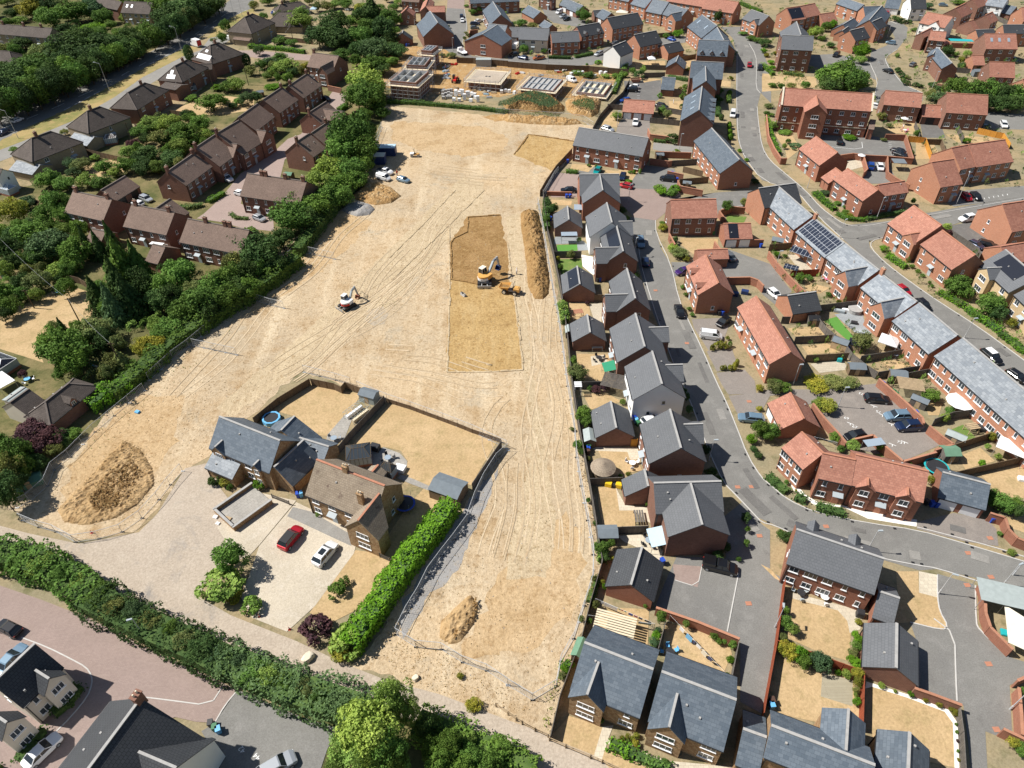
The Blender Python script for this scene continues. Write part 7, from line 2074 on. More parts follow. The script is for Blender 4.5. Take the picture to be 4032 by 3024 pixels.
for t, x, y, rz, L, W, H, rf, wl, d in (('B2', 1010, 165, -22, 3.2, 2.2, 2.3, 'felt_grey', 'felt_pale', 'pale green shed with grey roof'), ('B2', 1700, 990, -25, 5.2, 3.8, 2.9, 'felt_grey', 'fence_wood', 'large grey roofed timber shed'),
                                   ('C2', 860, 1370, 0, 2.9, 2.3, 2.2, 'felt_grey', 'fence_grey', 'grey felt roofed shed'), ('C2', 705, 535, 90, 2.8, 1.9, 2.2, 'felt_pale', 'fence_wood', 'timber shed with pale roof'),
                                   ('D1', 595, 1370, -35, 2.9, 2.0, 2.3, 'felt_grey', 'timber', 'orange timber shed'), ('D1', 725, 1380, -30, 2.4, 2.2, 2.2, 'solar_black', 'timber', 'timber shed with panelled roof'),
                                   ('D2', 1590, 530, -40, 3.0, 1.6, 2.1, 'felt_pale', 'fence_grey', 'pale roofed shed by the wall'), ('D2', 1280, 215, -40, 2.8, 1.5, 2.1, 'felt_grey', 'fence_grey', 'grey felted shed'),
                                   ('D2', 1535, 670, 0, 2.6, 2.4, 2.3, 'felt_green', 'fence_grey', 'green roofed garden shelter'), ('C3', 600, 700, 65, 2.6, 1.4, 2.2, 'felt_green', 'fence_wood', 'narrow green roofed shed'),
                                   ('A1', 45, 760, -20, 2.4, 1.8, 2.2, 'felt_green', 'felt_green', 'small green shed'), ('D1', 365, 1160, -5, 2.2, 2.0, 2.0, 'dark_stuff', 'fence_grey', 'black roofed store'),
                                   ('C1', 525, 1260, 90, 2.2, 1.2, 1.9, 'felt_pale', 'fence_grey', 'low pale store'), ('C0', 2, 2, 0, 1, 1, 1, 'felt_grey', 'fence_grey', ''),
                                   ('E', 885, 600, 0, 3.0, 2.4, 2.4, 'felt_grey', 'felt_grey', 'grey metal shed'), ('D1', 55, 480, -25, 2.6, 2.0, 2.2, 'felt_grey', 'fence_wood', 'grey roofed shed'),
                                   ('C0', 1318, 1385, 0, 2.2, 1.8, 1.9, 'felt_grey', 'fence_wood', 'small grey shed'), ('C0', 1555, 1630, -15, 2.2, 1.6, 1.8, 'felt_grey', 'fence_wood', 'small hipped playhouse'),
                                   ('C1', 1075, 1500, 0, .01, .01, .1, 'felt_grey', 'fence_wood', ''), ('D1', 1090, 1650, -10, 3.0, 2.0, 2.2, 'felt_grey', 'fence_wood', 'grey roofed shed'), ('B0', 315, 1560, -15, 2.2, 2.0, 2.1, 'felt_green', 'fence_wood', 'green roofed shed'),
                                   ('B0', 60, 840, 30, 2.4, 1.8, 2.1, 'felt_grey', 'fence_wood', 'grey roofed shed'), ('D1', 735, 1585, -5, 3.0, 2.0, 2.1, 'felt_grey', 'fence_wood', 'grey roofed shed'), ('A2', 265, 900, 30, 4, 2.4, 1.5, 'felt_green', 'felt_green', 'green tarpaulin covered store')):
    if d: box_thing('garden_shed', d, 'shed', (t, x, y), rz, shed_b(L, W, H, rf, wl))
def bin_b(col):
    def f(r):
        MB().add([(-.26, -.3, 0), (.26, -.3, 0), (.26, .3, 0), (-.26, .3, 0), (-.3, -.36, 1), (.3, -.36, 1), (.3, .36, 1), (-.3, .36, 1)], [(0, 3, 2, 1), (4, 5, 6, 7), (0, 1, 5, 4), (1, 2, 6, 5), (2, 3, 7, 6), (3, 0, 4, 7)]).build('body', M['p_' + col], r)
        MB().box(-.32, .32, -.38, .4, 1, 1.08).build('lid', M['p_' + col], r)
        for s in (-1, 1): MB().bar((s * .24, .34, .12), (s * .3, .34, .12), .12, 8).build('wheel', M['black_plastic'], r)
    return f
for t, x, y, c in (('C2', 700, 590, 'green'), ('C2', 698, 612, 'blue'), ('C2', 694, 635, 'brown'), ('C2', 1100, 345, 'blue'), ('C2', 1115, 365, 'sky'), ('C2', 1130, 388, 'green'), ('D2', 970, 45, 'blue'), ('D2', 1003, 65, 'brown'), ('D2', 1035, 90, 'brown'),
                   ('D2', 1062, 115, 'green'), ('D2', 1085, 135, 'green'), ('D2', 1258, 300, 'blue'), ('D2', 1190, 235, 'brown'), ('D2', 1920, 1225, 'blue'), ('D2', 1400, 1090, 'blue'), ('D2', 1440, 1095, 'blue'), ('D2', 1352, 1075, 'black'),
                   ('C1', 510, 65, 'blue'), ('C1', 540, 65, 'blue'), ('C1', 800, 790, 'blue'), ('C1', 777, 795, 'black'), ('C1', 1835, 1085, 'black'), ('C1', 1862, 1085, 'blue'), ('C1', 370, 260, 'blue'), ('C1', 2025, 190, 'blue'), ('C1', 2198, 495, 'blue'),
                   ('B2', 390, 1010, 'blue'), ('B2', 415, 1005, 'sky'), ('C2', 1340, 1590, 'blue'), ('A3', 1790, 1300, 'black'), ('A3', 1825, 1335, 'green'), ('A3', 1855, 1355, 'sky'), ('C0', 520, 1420, 'blue'), ('C0', 972, 1030, 'blue'), ('C0', 1470, 1580, 'blue'),
                   ('C0', 1428, 1525, 'blue'), ('C0', 870, 372, 'blue'), ('D1', 665, 1395, 'blue'), ('D3', 75, 1110, 'brown'), ('D3', 75, 1150, 'sky'), ('D0', 1235, 680, 'green'), ('B0', 1330, 405, 'blue'), ('B0', 1350, 405, 'navy'), ('C1', 1785, 385, 'green')):
    box_thing('wheelie_bin', f'{c if c != "sky" else "light blue"} wheelie bin', 'bin', (t, x, y), (x * 7) % 40, bin_b(c), 'wheelie bins')
def canopy_b(L, W, h, mat, tilt=0.0, pitched=False):
    def f(r):
        m = MB()
        if pitched:
            ap = (0, 0, h + .9)
            c = [(-L / 2, -W / 2, h), (L / 2, -W / 2, h), (L / 2, W / 2, h), (-L / 2, W / 2, h)]
            for i in range(4): m.tri(c[i], c[(i + 1) % 4], ap)
            for i in range(4): m.quad(c[(i + 1) % 4], c[i], (*c[i][:2], h - .18), (*c[(i + 1) % 4][:2], h - .18))
        else:
            m.add([(-L / 2, -W / 2, h - tilt), (L / 2, -W / 2, h), (L / 2, W / 2, h), (-L / 2, W / 2, h - tilt), (-L / 2, -W / 2, h - tilt + .07), (L / 2, -W / 2, h + .07), (L / 2, W / 2, h + .07), (-L / 2, W / 2, h - tilt + .07)],
                  [(0, 3, 2, 1), (4, 5, 6, 7), (0, 1, 5, 4), (1, 2, 6, 5), (2, 3, 7, 6), (3, 0, 4, 7)])
        m.build('canopy', M[mat], r)
        for sx in (-1, 1):
            for sy in (-1, 1):
                MB().bar((sx * (L / 2 - .1), sy * (W / 2 - .1), 0), (sx * (L / 2 - .1), sy * (W / 2 - .1), h - (tilt if sx < 0 else 0)), .04, 6).build('leg', M['grey_metal'], r)
    return f
for t, x, y, rz, L, W, h, mt, tl, pt_, nm, d in (('C1', 530, 400, 0, 4, 1.9, 2.3, 'pale_glass', 0, 0, 'pergola', 'grey slatted pergola'), ('C1', 895, 1545, 5, 3.3, 2.8, 2.5, 'p_cloth_green', .7, 0, 'awning', 'green cloth awning'),
                                      ('C2', 1305, 1370, 5, 3.2, 3.4, 2.5, 'p_pale_blue', .7, 0, 'awning', 'pale blue cloth awning'), ('D1', 1005, 1330, -35, 3.6, 3.4, 2.3, 'p_white', 0, 1, 'gazebo', 'white square gazebo'),
                                      ('C0', 1245, 510, 0, 3, 3, 2.3, 'p_white', 0, 1, 'gazebo', 'white peaked gazebo'), ('C0', 990, 100, -15, 5.5, 3.4, 2.4, 'p_cream', 0, 1, 'gazebo', 'cream ribbed gazebo'), ('D0', 1170, 1420, -8, 3.6, 3.2, 2.4, 'felt_grey', 0, 0, 'garden_shelter', 'flat grey roofed garden shelter'),
                                      ('C0', 505, 285, 0, 6, 3.4, 2.4, 'felt_pale', 0, 0, 'carport', 'flat pale roofed carport'), ('D2', 870, 565, 10, 3.4, 1.6, 2.3, 'pale_glass', 0, 0, 'garden_shelter', 'glass roofed garden shelter'),
                                      ('D2', 2060, 610, -40, 4.6, 3.4, 2.4, 'p_white', 0, 0, 'pergola', 'white striped pergola'), ('D1', 165, 690, -30, 3.2, 2.2, 2.1, 'solar_cells', 0, 0, 'solar_shelter', 'low shelter topped with solar panels'),
                                      ('E', 755, 315, -12, 9, 3.4, 2.2, 'p_teal', 0, 0, 'yard_canopy', 'long teal yard canopy'), ('A0', 1230, 265, 0, 4.2, 3.4, 2.3, 'p_white', 0, 0, 'gazebo', 'white flat gazebo'), ('D3', 2060, 240, -18, 9, 3.8, 2.6, 'felt_pale', 0, 0, 'garden_shelter', 'long grey green flat roofed shelter'),
                                      ('C1', 608, 165, -5, 2.2, 3.0, 2.3, 'pale_glass', 0, 0, 'lean_to', 'pale glazed lean to'), ('A2', 100, 1040, 0, .1, .1, .1, '', 0, 0, '', ''), ('B0', 525, 70, 0, 3, 3, 2.3, 'p_pale_blue', 0, 1, 'parasol', 'pale lilac parasol'),
                                      ('A1', 1395, 485, -14, 3.6, 1.2, 2.4, 'p_white', 0, 0, 'awning', 'narrow white awning'), ('A2', 60, 20, -35, 5, 3, 2.4, 'p_white', 0, 0, 'conservatory_roof', 'bright white lean to roof')):
    if mt: box_thing(nm, d, nm.replace('_', ' '), (t, x, y + h * 22), rz, canopy_b(L, W, h, mt, tl, pt_))
def leanpan(r):
    m = MB().add([(-4.6, -1.2, 2.3), (4.6, -1.2, 2.3), (4.6, .6, 3.1), (-4.6, .6, 3.1), (-4.6, -1.2, 2.36), (4.6, -1.2, 2.36), (4.6, .6, 3.16), (-4.6, .6, 3.16)], [(0, 3, 2, 1), (4, 5, 6, 7), (0, 1, 5, 4), (1, 2, 6, 5), (2, 3, 7, 6), (3, 0, 4, 7)])
    m.build('solar_panel', M['solar_cells'], r)
    for x in (-4.4, 0, 4.4): MB().bar((x, -1.1, 0), (x, -1.1, 2.3), .05, 6).build('leg', M['grey_metal'], r)
box_thing('solar_canopy', 'row of solar panels as a door canopy', 'solar canopy', ('D1', 325, 640), -41, leanpan)
def tramp(col, R):
    def f(r):
        n = 20
        ringm = MB()
        for k in range(n):
            a, b = 2 * math.pi * k / n, 2 * math.pi * (k + 1) / n
            ringm.quad((R * math.cos(a), R * math.sin(a), .85), (R * math.cos(b), R * math.sin(b), .85), ((R - .3) * math.cos(b), (R - .3) * math.sin(b), .87), ((R - .3) * math.cos(a), (R - .3) * math.sin(a), .87))
        ringm.build('safety_pad', M[col], r)
        MB().add([((R - .28) * math.cos(2 * math.pi * k / n), (R - .28) * math.sin(2 * math.pi * k / n), .83) for k in range(n)], [tuple(range(n))]).build('jumping_mat', M['p_black'], r)
        for k in range(6):
            a = k * math.pi / 3
            MB().bar((R * math.cos(a), R * math.sin(a), 0), (R * math.cos(a), R * math.sin(a), 2.2), .03, 5).build('leg', M['grey_metal'], r)
    return f
box_thing('trampoline', 'round blue edged trampoline', 'trampoline', ('B2', 1320, 1095), 0, tramp('p_blue', 1.7))
box_thing('trampoline', 'round teal edged trampoline', 'trampoline', ('D2', 1435, 775), 0, tramp('p_teal', 2.0))
def pool(r):
    n = 10; R = 1.7
    w = MB()
    for k in range(n):
        a, b = 2 * math.pi * k / n, 2 * math.pi * (k + 1) / n
        for R1, R2, z1, z2 in ((R, R, 0, .8), (R - .35, R, .8, .8)):
            w.quad((R1 * math.cos(a), R1 * math.sin(a), z1), (R1 * math.cos(b), R1 * math.sin(b), z1), (R2 * math.cos(b), R2 * math.sin(b), z2), (R2 * math.cos(a), R2 * math.sin(a), z2))
    w.build('pool_wall', M['p_sky'], r)
    MB().add([((R - .3) * math.cos(2 * math.pi * k / n), (R - .3) * math.sin(2 * math.pi * k / n), .7) for k in range(n)], [tuple(range(n))]).build('pool_cover', M['p_black'], r)
box_thing('garden_pool', 'blue rimmed garden pool', 'pool', ('B2', 158, 345), 0, pool)
def hut(r):
    MB().bar((0, 0, 0), (0, 0, 2.1), 1.5, 16).build('wall', M['bark'], r)
    m = MB().bar((0, 0, 2.0), (0, 0, 3.0), 2.15, 20, .15)
    m.build('thatched_roof', M['lichen_tile_roof'], r)
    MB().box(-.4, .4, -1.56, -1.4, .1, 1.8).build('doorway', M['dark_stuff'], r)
b_ = at(('C2', 822, 820)); r_ = empty('thatched_hut', (b_.x, b_.y, 0), 0, 'round garden hut with conical grey thatched roof', 'hut'); hut(r_)
def gh(L, W):
    def f(r):
        fr = MB()
        h, H = 1.7, 2.5
        for i in range(7):
            x = -L / 2 + L * i / 6
            for s in (-1, 1):
                fr.bar((x, s * W / 2, 0), (x, s * W / 2, h), .03, 4).bar((x, s * W / 2, h), (x, 0, H), .03, 4)
        for y, z in ((-W / 2, 0.02), (W / 2, 0.02), (-W / 2, h), (W / 2, h), (0, H)): fr.bar((-L / 2, y, z), (L / 2, y, z), .035, 4)
        fr.build('frame', M['felt_pale'], r)
        MB().box(-L / 2 + .3, L / 2 - .3, -W / 2 + .2, -W / 2 + .7, 0, .7).build('bench', M['pale_timber'], r)
        MB().box(-L / 2 + .3, L / 2 - .3, W / 2 - .7, W / 2 - .2, 0, .7).build('bench', M['upvc'], r)
    return f
box_thing('greenhouse', 'glass greenhouse with pale green frame', 'greenhouse', ('B2', 905, 300), 52, gh(4.4, 2.6))
def cons(L, W, mat='pale_glass'):
    def f(r):
        MB().box(-L / 2, L / 2, -W / 2, W / 2, 0, .6).build('base_wall', M['red_brick'], r)
        MB().box(-L / 2, L / 2, -W / 2, W / 2, .6, 2.2).build('glazing', M['pale_glass'], r)
        m = MB(); c = [(-L / 2, -W / 2, 2.2), (L / 2, -W / 2, 2.2), (L / 2, W / 2, 2.2), (-L / 2, W / 2, 2.2)]; a, b = (-L / 4, 0, 3.1), (L / 4, 0, 3.1)
        m.quad(c[0], c[1], b, a).tri(c[1], c[2], b).quad(c[2], c[3], a, b).tri(c[3], c[0], a)
        m.build('glass_roof', M[mat], r)
        fr = MB()
        for p, q in ((c[0], a), (c[1], b), (c[2], b), (c[3], a), (a, b), (c[0], c[1]), (c[1], c[2]), (c[2], c[3]), (c[3], c[0])): fr.bar(p, q, .05, 4)
        for k in range(1, 6):
            x = -L / 2 + L * k / 6; xr = max(-L / 4, min(L / 4, x))
            fr.bar((x, -W / 2, 2.2), (xr, 0, 3.1), .04, 4).bar((x, W / 2, 2.2), (xr, 0, 3.1), .04, 4).bar((x, -W / 2, .6), (x, -W / 2, 2.2), .04, 4)
        fr.build('frame', M['bark' if mat == 'glass' else 'upvc'], r)
    return f
for t, x, y, rz, L, W, d in (('A0', 605, 1420, 25, 4.5, 3.2, 'white framed conservatory'), ('B2', 925, 690, 10, 4.2, 3.6, 'brown framed glass conservatory'), ('B2', 1180, 825, -25, 2.4, 1.8, 'small glass porch'), ('A0', 1690, 790, 20, 2.4, 2.2, 'white glazed porch'),
                        ('A1', 90, 30, -25, 4.5, 3, 'white framed conservatory'), ('A1', 40, 1560, -25, 5, 4, 'dark glazed conservatory'), ('A0', 70, 1640, -20, 4, 3, 'pale glazed conservatory'), ('A0', 980, 1250, 20, 3.6, 3, 'tile roofed sunroom'), ('A0', 1960, 620, 15, 5, 3, 'pink roofed sunroom')):
    box_thing('conservatory', d, 'conservatory', (t, x, y), rz, cons(L, W, 'glass' if 'brown' in d or 'porch' in d else 'old_tile_roof' if 'tile' in d else ('red_tile_roof' if 'pink' in d else ('solar_black' if 'dark' in d else 'pale_glass'))))
for t, x, y, R, c, d in (('D2', 1615, 250, 2.4, 'p_white', 'large white round parasol'), ('D1', 735, 1055, 1.5, 'ridge_grey', 'grey covered hot tub'), ('D0', 1225, 1085, 1.2, 'p_white', 'white garden parasol'), ('D0', 850, 1410, 1.1, 'p_white', 'white garden parasol'), ('E', 1200, 120, 1.5, 'p_pale_blue', 'pale parasol')):
    def par(r, R=R, c=c, d=d):
        if 'tub' in d:
            MB().bar((0, 0, 0), (0, 0, .8), R, 14).build('tub', M[c], r); MB().bar((0, 0, .8), (0, 0, .9), R + .05, 14).build('lid', M[c], r)
        else:
            MB().bar((0, 0, 0), (0, 0, 2.4), .04, 6).build('pole', M['upvc'], r)
            MB().bar((0, 0, 2.05), (0, 0, 2.5), R, 10, .08).build('canopy', M[c], r)
    box_thing('hot_tub' if 'tub' in d else 'parasol', d, 'hot tub' if 'tub' in d else 'parasol', (t, x, y), 0, par)
def table_set(nchair, tcol, ccol, rnd=True):
    def f(r):
        if rnd: MB().bar((0, 0, .70), (0, 0, .75), .6, 12).build('table_top', M[tcol], r)
        else: MB().box(-.9, .9, -.45, .45, .7, .75).build('table_top', M[tcol], r)
        MB().bar((0, 0, 0), (0, 0, .7), .06, 6).build('pedestal', M['grey_metal'], r)
    return f
def chair_b(col):
    def f(r):
        MB().box(-.25, .25, -.25, .25, .4, .46).build('seat', M[col], r)
        MB().box(-.25, .25, .2, .26, .46, .95).build('backrest', M[col], r)
        for sx in (-1, 1):
            for sy in (-1, 1): MB().bar((sx * .22, sy * .22, 0), (sx * .22, sy * .22, .4), .02, 4).build('leg', M['grey_metal'], r)
    return f
for t, x, y, tc, cc, n in (('C1', 792, 1478, 'p_black', 'p_black', 4), ('C2', 1225, 1410, 'pale_glass', 'p_black', 4), ('B2', 1170, 690, 'pale_glass', 'p_black', 4), ('C3', 1362, 700, 'p_black', 'p_sky', 5), ('D3', 320, 200, 'p_black', 'grey_paint', 3), ('D3', 520, 235, 'p_white', 'p_white', 3),
                        ('A2', 250, 5, 'p_sky', 'p_white', 3), ('D1', 490, 790, 'p_pink', 'upvc', 3), ('A1', 640, 370, 'upvc', 'upvc', 4), ('B0', 820, 95, 'upvc', 'upvc', 4), ('B2', 700, 520, 'pale_glass', 'grey_metal', 3), ('D0', 1240, 1150, 'upvc', 'p_pink', 3), ('A1', 520, 900, 'p_sky', 'grey_metal', 2),
                        ('D1', 1080, 1450, 'pale_glass', 'p_black', 3), ('D0', 1680, 1130, 'p_black', 'grey_metal', 3), ('E', 725, 640, 'upvc', 'upvc', 2), ('C2', 1080, 735, 'p_white', 'upvc', 3)):
    box_thing('garden_table', 'garden table', 'table', (t, x, y), 20, table_set(n, tc, cc), None)
    q = at((t, x, y))
    for k in range(n):
        a = 2 * math.pi * k / n + .4
        c = empty('garden_chair', (q.x + 1.05 * math.cos(a), q.y + 1.05 * math.sin(a), .03), a - math.pi / 2, where({'p_black': 'black', 'p_sky': 'light blue', 'upvc': 'white', 'p_white': 'white', 'p_pink': 'pink'}.get(cc, 'grey') + ' garden chair around the table', (t, x + 3 * k, y + k)), 'chair', 'garden chairs')
        chair_b(cc)(c)
def washing(s, items, dd):
    a, b = [at(p, 1.8) for p in pts(s)]
    root = empty('washing_line', (a.x, a.y, 0), 0, where(dd, pts(s)[0]), 'washing line')
    o = Vector((a.x, a.y, 0))
    L = MB().bar(a - o, b - o, .012, 4)
    L.build('line', M['upvc'], root)
    for q in (a, b): MB().bar(Vector((q.x, q.y, 0)) - o, q - o, .04, 6).build('post', M['grey_metal'], root)
    for f0, f1, c, h in items:
        p, q = a.lerp(b, f0) - o, a.lerp(b, f1) - o
        m = MB()
        m.add([p, q, q + Vector((.04, .15, -h)), p + Vector((-.03, .18, -h * .95))], [(0, 1, 2, 3)])
        me = m.mesh('garment'); me.materials.append(M[c])
        oo = link('garment', me, None, root)
        sm = oo.modifiers.new('t', 'SOLIDIFY'); sm.thickness = .02
washing('C3:740,228 1240,440', ((.1, .15, 'p_white', .9), (.16, .38, 'p_white', 1.1), (.4, .43, 'p_cloth_green', .5), (.44, .48, 'p_red', .5), (.5, .53, 'p_teal', .5), (.57, .64, 'p_blue', .8), (.66, .72, 'p_pink', .7), (.74, .8, 'p_navy', .7), (.84, .94, 'p_black', .7)), 'long washing line of white and coloured laundry')
washing('C3:680,368 1225,440', ((.3, .48, 'p_pale_blue', .6), (.55, .75, 'p_pale_blue', .6), (.78, .98, 'p_pale_blue', .8)), 'washing line of pale lilac laundry')
washing('C3:1370,370 1840,860', ((.2, .27, 'p_white', 1.1), (.32, .42, 'p_sky', 1.4), (.44, .47, 'p_navy', 1.0), (.5, .57, 'p_white', .9), (.6, .68, 'p_cream', 1.3), (.71, .77, 'p_navy', 1.0)), 'washing line with striped blue towels')
washing('D2:385,485 590,535', ((.05, .2, 'p_navy', .5), (.22, .4, 'p_black', .5), (.42, .6, 'p_navy', .5), (.62, .8, 'p_pale_blue', .6), (.82, .98, 'p_white', .7)), 'short washing line of dark laundry')
washing('A1:770,1495 980,1590', ((.05, .2, 'p_sky', .9), (.25, .5, 'p_white', 1.2), (.6, .9, 'p_white', 1.2)), 'washing line with white sheets under the trees')
def slab(name, desc, cat, p, rz, L, W, z0, z1, mat, part='slats'):
    def f(r):
        m = MB(); n = max(2, int(W / .35))
        for k in range(n):
            y = -W / 2 + W * (k + .15) / n
            m.box(-L / 2, L / 2, y, y + W / n * .7, z1 - .06, z1)
        m.build(part, M[mat], r)
        for sx in (-1, 1):
            for sy in (-1, 1): MB().box(sx * (L / 2 - .1) - .05, sx * (L / 2 - .1) + .05, sy * (W / 2 - .1) - .05, sy * (W / 2 - .1) + .05, z0, z1 - .06).build('leg', M[mat], r)
    box_thing(name, desc, cat, p, rz, f)
slab('pergola', 'pale slatted timber pergola', 'pergola', ('C3', 890, 520), -18, 5.6, 3.8, 0, 2.1, 'pale_timber')
slab('pergola', 'long slatted grey timber pergola beside the white wall', 'pergola', ('C2', 960, 85), -20, 6.5, 4.2, 0, 2.3, 'fence_grey')
slab('pergola', 'open timber pergola over a white patio', 'pergola', ('D2', 1190, 100), -15, 4.5, 3.5, 0, 2.2, 'timber')
slab('picnic_bench', 'weathered timber picnic bench', 'bench', ('C2', 1140, 1200), 90, 2.4, 1.6, 0, .7, 'fence_grey')
slab('climbing_frame', 'timber climbing frame', 'play frame', ('C1', 610, 1110), 10, 2.0, 1.6, 0, 1.8, 'ridge_red')
slab('climbing_frame', 'timber play frame with slide', 'play frame', ('D2', 1740, 440), 10, 2.0, 1.6, 0, 1.4, 'timber')
slab('climbing_frame', 'white climbing tower beside the fence', 'play frame', ('C2', 605, 110), 0, 1.4, 1.6, 0, 2.4, 'upvc')
slab('bench', 'pale slatted bench box', 'bench', ('C1', 775, 1390), 0, 2.2, 1.3, 0, 1.0, 'felt_pale')
for t, x, y, L, W, H, c, nm, d in (('C2', 875, 915, 1.1, .8, .9, 'p_yellow', 'toy_box', 'yellow plastic toy box'), ('C2', 965, 925, 1.1, .8, .9, 'p_yellow', 'toy_box', 'yellow plastic toy box'), ('C2', 920, 918, .8, .7, .7, 'p_black', 'storage_box', 'black storage box'),
                                ('B2', 990, 605, 1.4, 1.0, 1.1, 'p_black', 'barbecue', 'black covered barbecue'), ('B2', 1060, 600, 1.7, 1.1, 1.2, 'p_black', 'barbecue', 'black covered barbecue'), ('B2', 1275, 775, 1.9, 1.5, .7, 'p_white', 'garden_sofa', 'white cushioned garden sofa'),
                                ('D2', 1835, 425, 1.7, 1.3, .7, 'p_black', 'storage_box', 'black storage box'), ('D3', 820, 375, 1.0, .9, 1.1, 'p_black', 'barbecue', 'black covered barbecue'), ('D1', 600, 1060, 2.2, .8, .6, 'grey_paint', 'garden_sofa', 'grey garden sofa'),
                                ('D1', 730, 1160, 1.3, .8, .5, 'p_black', 'storage_box', 'dark coffee table'), ('D1', 655, 1050, 1.6, .7, .5, 'p_white', 'garden_sofa', 'white garden bench'), ('C1', 810, 740, 1.0, .9, 1.0, 'p_white', 'heat_pump', 'white heat pump unit'), ('C1', 2060, 900, 1.6, 1.0, .9, 'p_navy', 'builders_bag', 'blue covered builders bag'),
                                ('C1', 1975, 915, 1.4, 1.0, .8, 'p_navy', 'builders_bag', 'dark blue builders bag'), ('A2', 1200, 275, .9, .7, .3, 'p_sky', 'storage_box', 'small blue crate lying'), ('A2', 1880, 1190, .8, .6, .25, 'p_white', 'sack', 'white sack'), ('A2', 1900, 1245, .7, .5, .2, 'p_white', 'sack', 'flat white sack'),
                                ('A2', 1990, 1210, 1.4, .6, .5, 'timber', 'planter', 'timber planter box'), ('B1', 2300, 0, .1, .1, .1, '', '', ''), ('C0', 1390, 1360, 1.0, .9, 1.0, 'p_sky', 'storage_box', 'blue storage box'), ('D1', 815, 1250, 2.0, 1.0, .6, 'grey_paint', 'garden_sofa', 'grey cushioned garden sofa'),
                                ('A1', 1940, 740, 1.0, .8, .5, 'p_teal', 'paddling_pool', 'turquoise paddling pool'), ('D3', 2055, 525, 1.3, 1.0, .3, 'p_teal', 'paddling_pool', 'turquoise round paddling pool'), ('D2', 2200, 865, 1.6, 1.0, .5, 'p_white', 'garden_sofa', 'white lounger'), ('D1', 600, 1490, .9, .7, .8, 'p_teal', 'play_tent', 'turquoise play tent')):
    if c:
        def bb(r, L=L, W=W, H=H, c=c):
            m = MB()
            loft(m, [(-L / 2, ring(W / 2 * .92, 0.02, H * .92, .08 * min(1, H))), (-L / 2 + .08, ring(W / 2, 0, H, .08 * min(1, H))), (L / 2 - .08, ring(W / 2, 0, H, .08 * min(1, H))), (L / 2, ring(W / 2 * .92, 0.02, H * .92, .08 * min(1, H)))])
            m.build('body', M[c], r)
            MB().box(-L / 2 + .05, L / 2 - .05, -W / 2 + .05, W / 2 - .05, H, H + .04).build('lid', M[c], r)
        box_thing(nm, d, nm.replace('_', ' '), (t, x, y), -20, bb)
s_ = [at(('D3', 2045, 280), 2.2), at(('D3', 2330, 460), 2.8), at(('D3', 2300, 700), 2.4), at(('D3', 2080, 600), 2.2)]
m_ = MB(); m_.add([tuple(v) for v in s_] + [(v.x, v.y, v.z + .03) for v in s_], [(0, 3, 2, 1), (4, 5, 6, 7), (0, 1, 5, 4), (1, 2, 6, 5), (2, 3, 7, 6), (3, 0, 4, 7)])
o_ = m_.build('shade_sail', M['p_cream']); tag(o_, 'large white triangular shade sail at the right edge', 'shade sail')
for v in s_[:1] + s_[3:]: MB().bar((v.x, v.y, 0), tuple(v), .05, 6).build('post', M['grey_metal'], o_)
def rock(p, L, W, H, d, seed):
    b = at(p); random.seed(seed)
    bm = bmesh.new(); bmesh.ops.create_icosphere(bm, subdivisions=3, radius=1)
    for v in bm.verts:
        f = 1 + .25 * noise.noise(v.co * 1.7 + Vector((seed, 0, 0)))
        v.co = Vector((max(-.8, min(.8, v.co.x * f)) * L / 1.6, max(-.8, min(.8, v.co.y * f)) * W / 1.6, (max(-.3, min(.75, v.co.z * f)) + .3) * H))
    me = bpy.data.meshes.new('boulder'); bm.to_mesh(me); bm.free()
    o = link('boulder', me, M['cream_stone']); o.location = (b.x, b.y, 0); o.rotation_euler = (0, 0, .9)
    tag(o, where(d, p), 'boulder')
rock(('B3', 460, 740), 1.7, 1.1, .8, 'large flat limestone boulder', 1); rock(('B3', 1365, 905), .9, .7, .5, 'small square limestone boulder', 2)
for t, x, y in (('B3', 300, 490), ('B3', 45, 385), ('A2', 800, 1325), ('A3', 2190, 385)):
    def cone(r):
        MB().box(-.18, .18, -.18, .18, 0, .03).build('base', M['p_red'], r); MB().bar((0, 0, .03), (0, 0, .7), .13, 10, .03).build('cone', M['p_red'], r)
        MB().bar((0, 0, .35), (0, 0, .5), .088, 10, .065).build('white_band', M['upvc'], r)
    box_thing('traffic_cone', 'orange traffic cone', 'traffic cone', (t, x, y), 0, cone)
def yard(r):
    for (a, b, c, d) in ((-3.6, 3.6, -2.9, -2.6), (-3.6, 3.6, 2.6, 2.9), (-3.6, -3.3, -2.6, 2.6)):
        MB().box(a, b, c, d, 0, 1.0).build('wall', M['ironstone'], r)
        MB().box(a - .06, b + .06, c - .06, d + .06, 1.0, 1.1).build('coping', M['ridge_grey'], r)
    MB().box(-3.28, 3.6, -2.58, 2.58, 0, .35).build('paving', M['grey_slabs'], r)
box_thing('raised_patio', 'stone walled raised patio of grey slabs', 'patio', ('B2', -85, 1110), 49, yard)

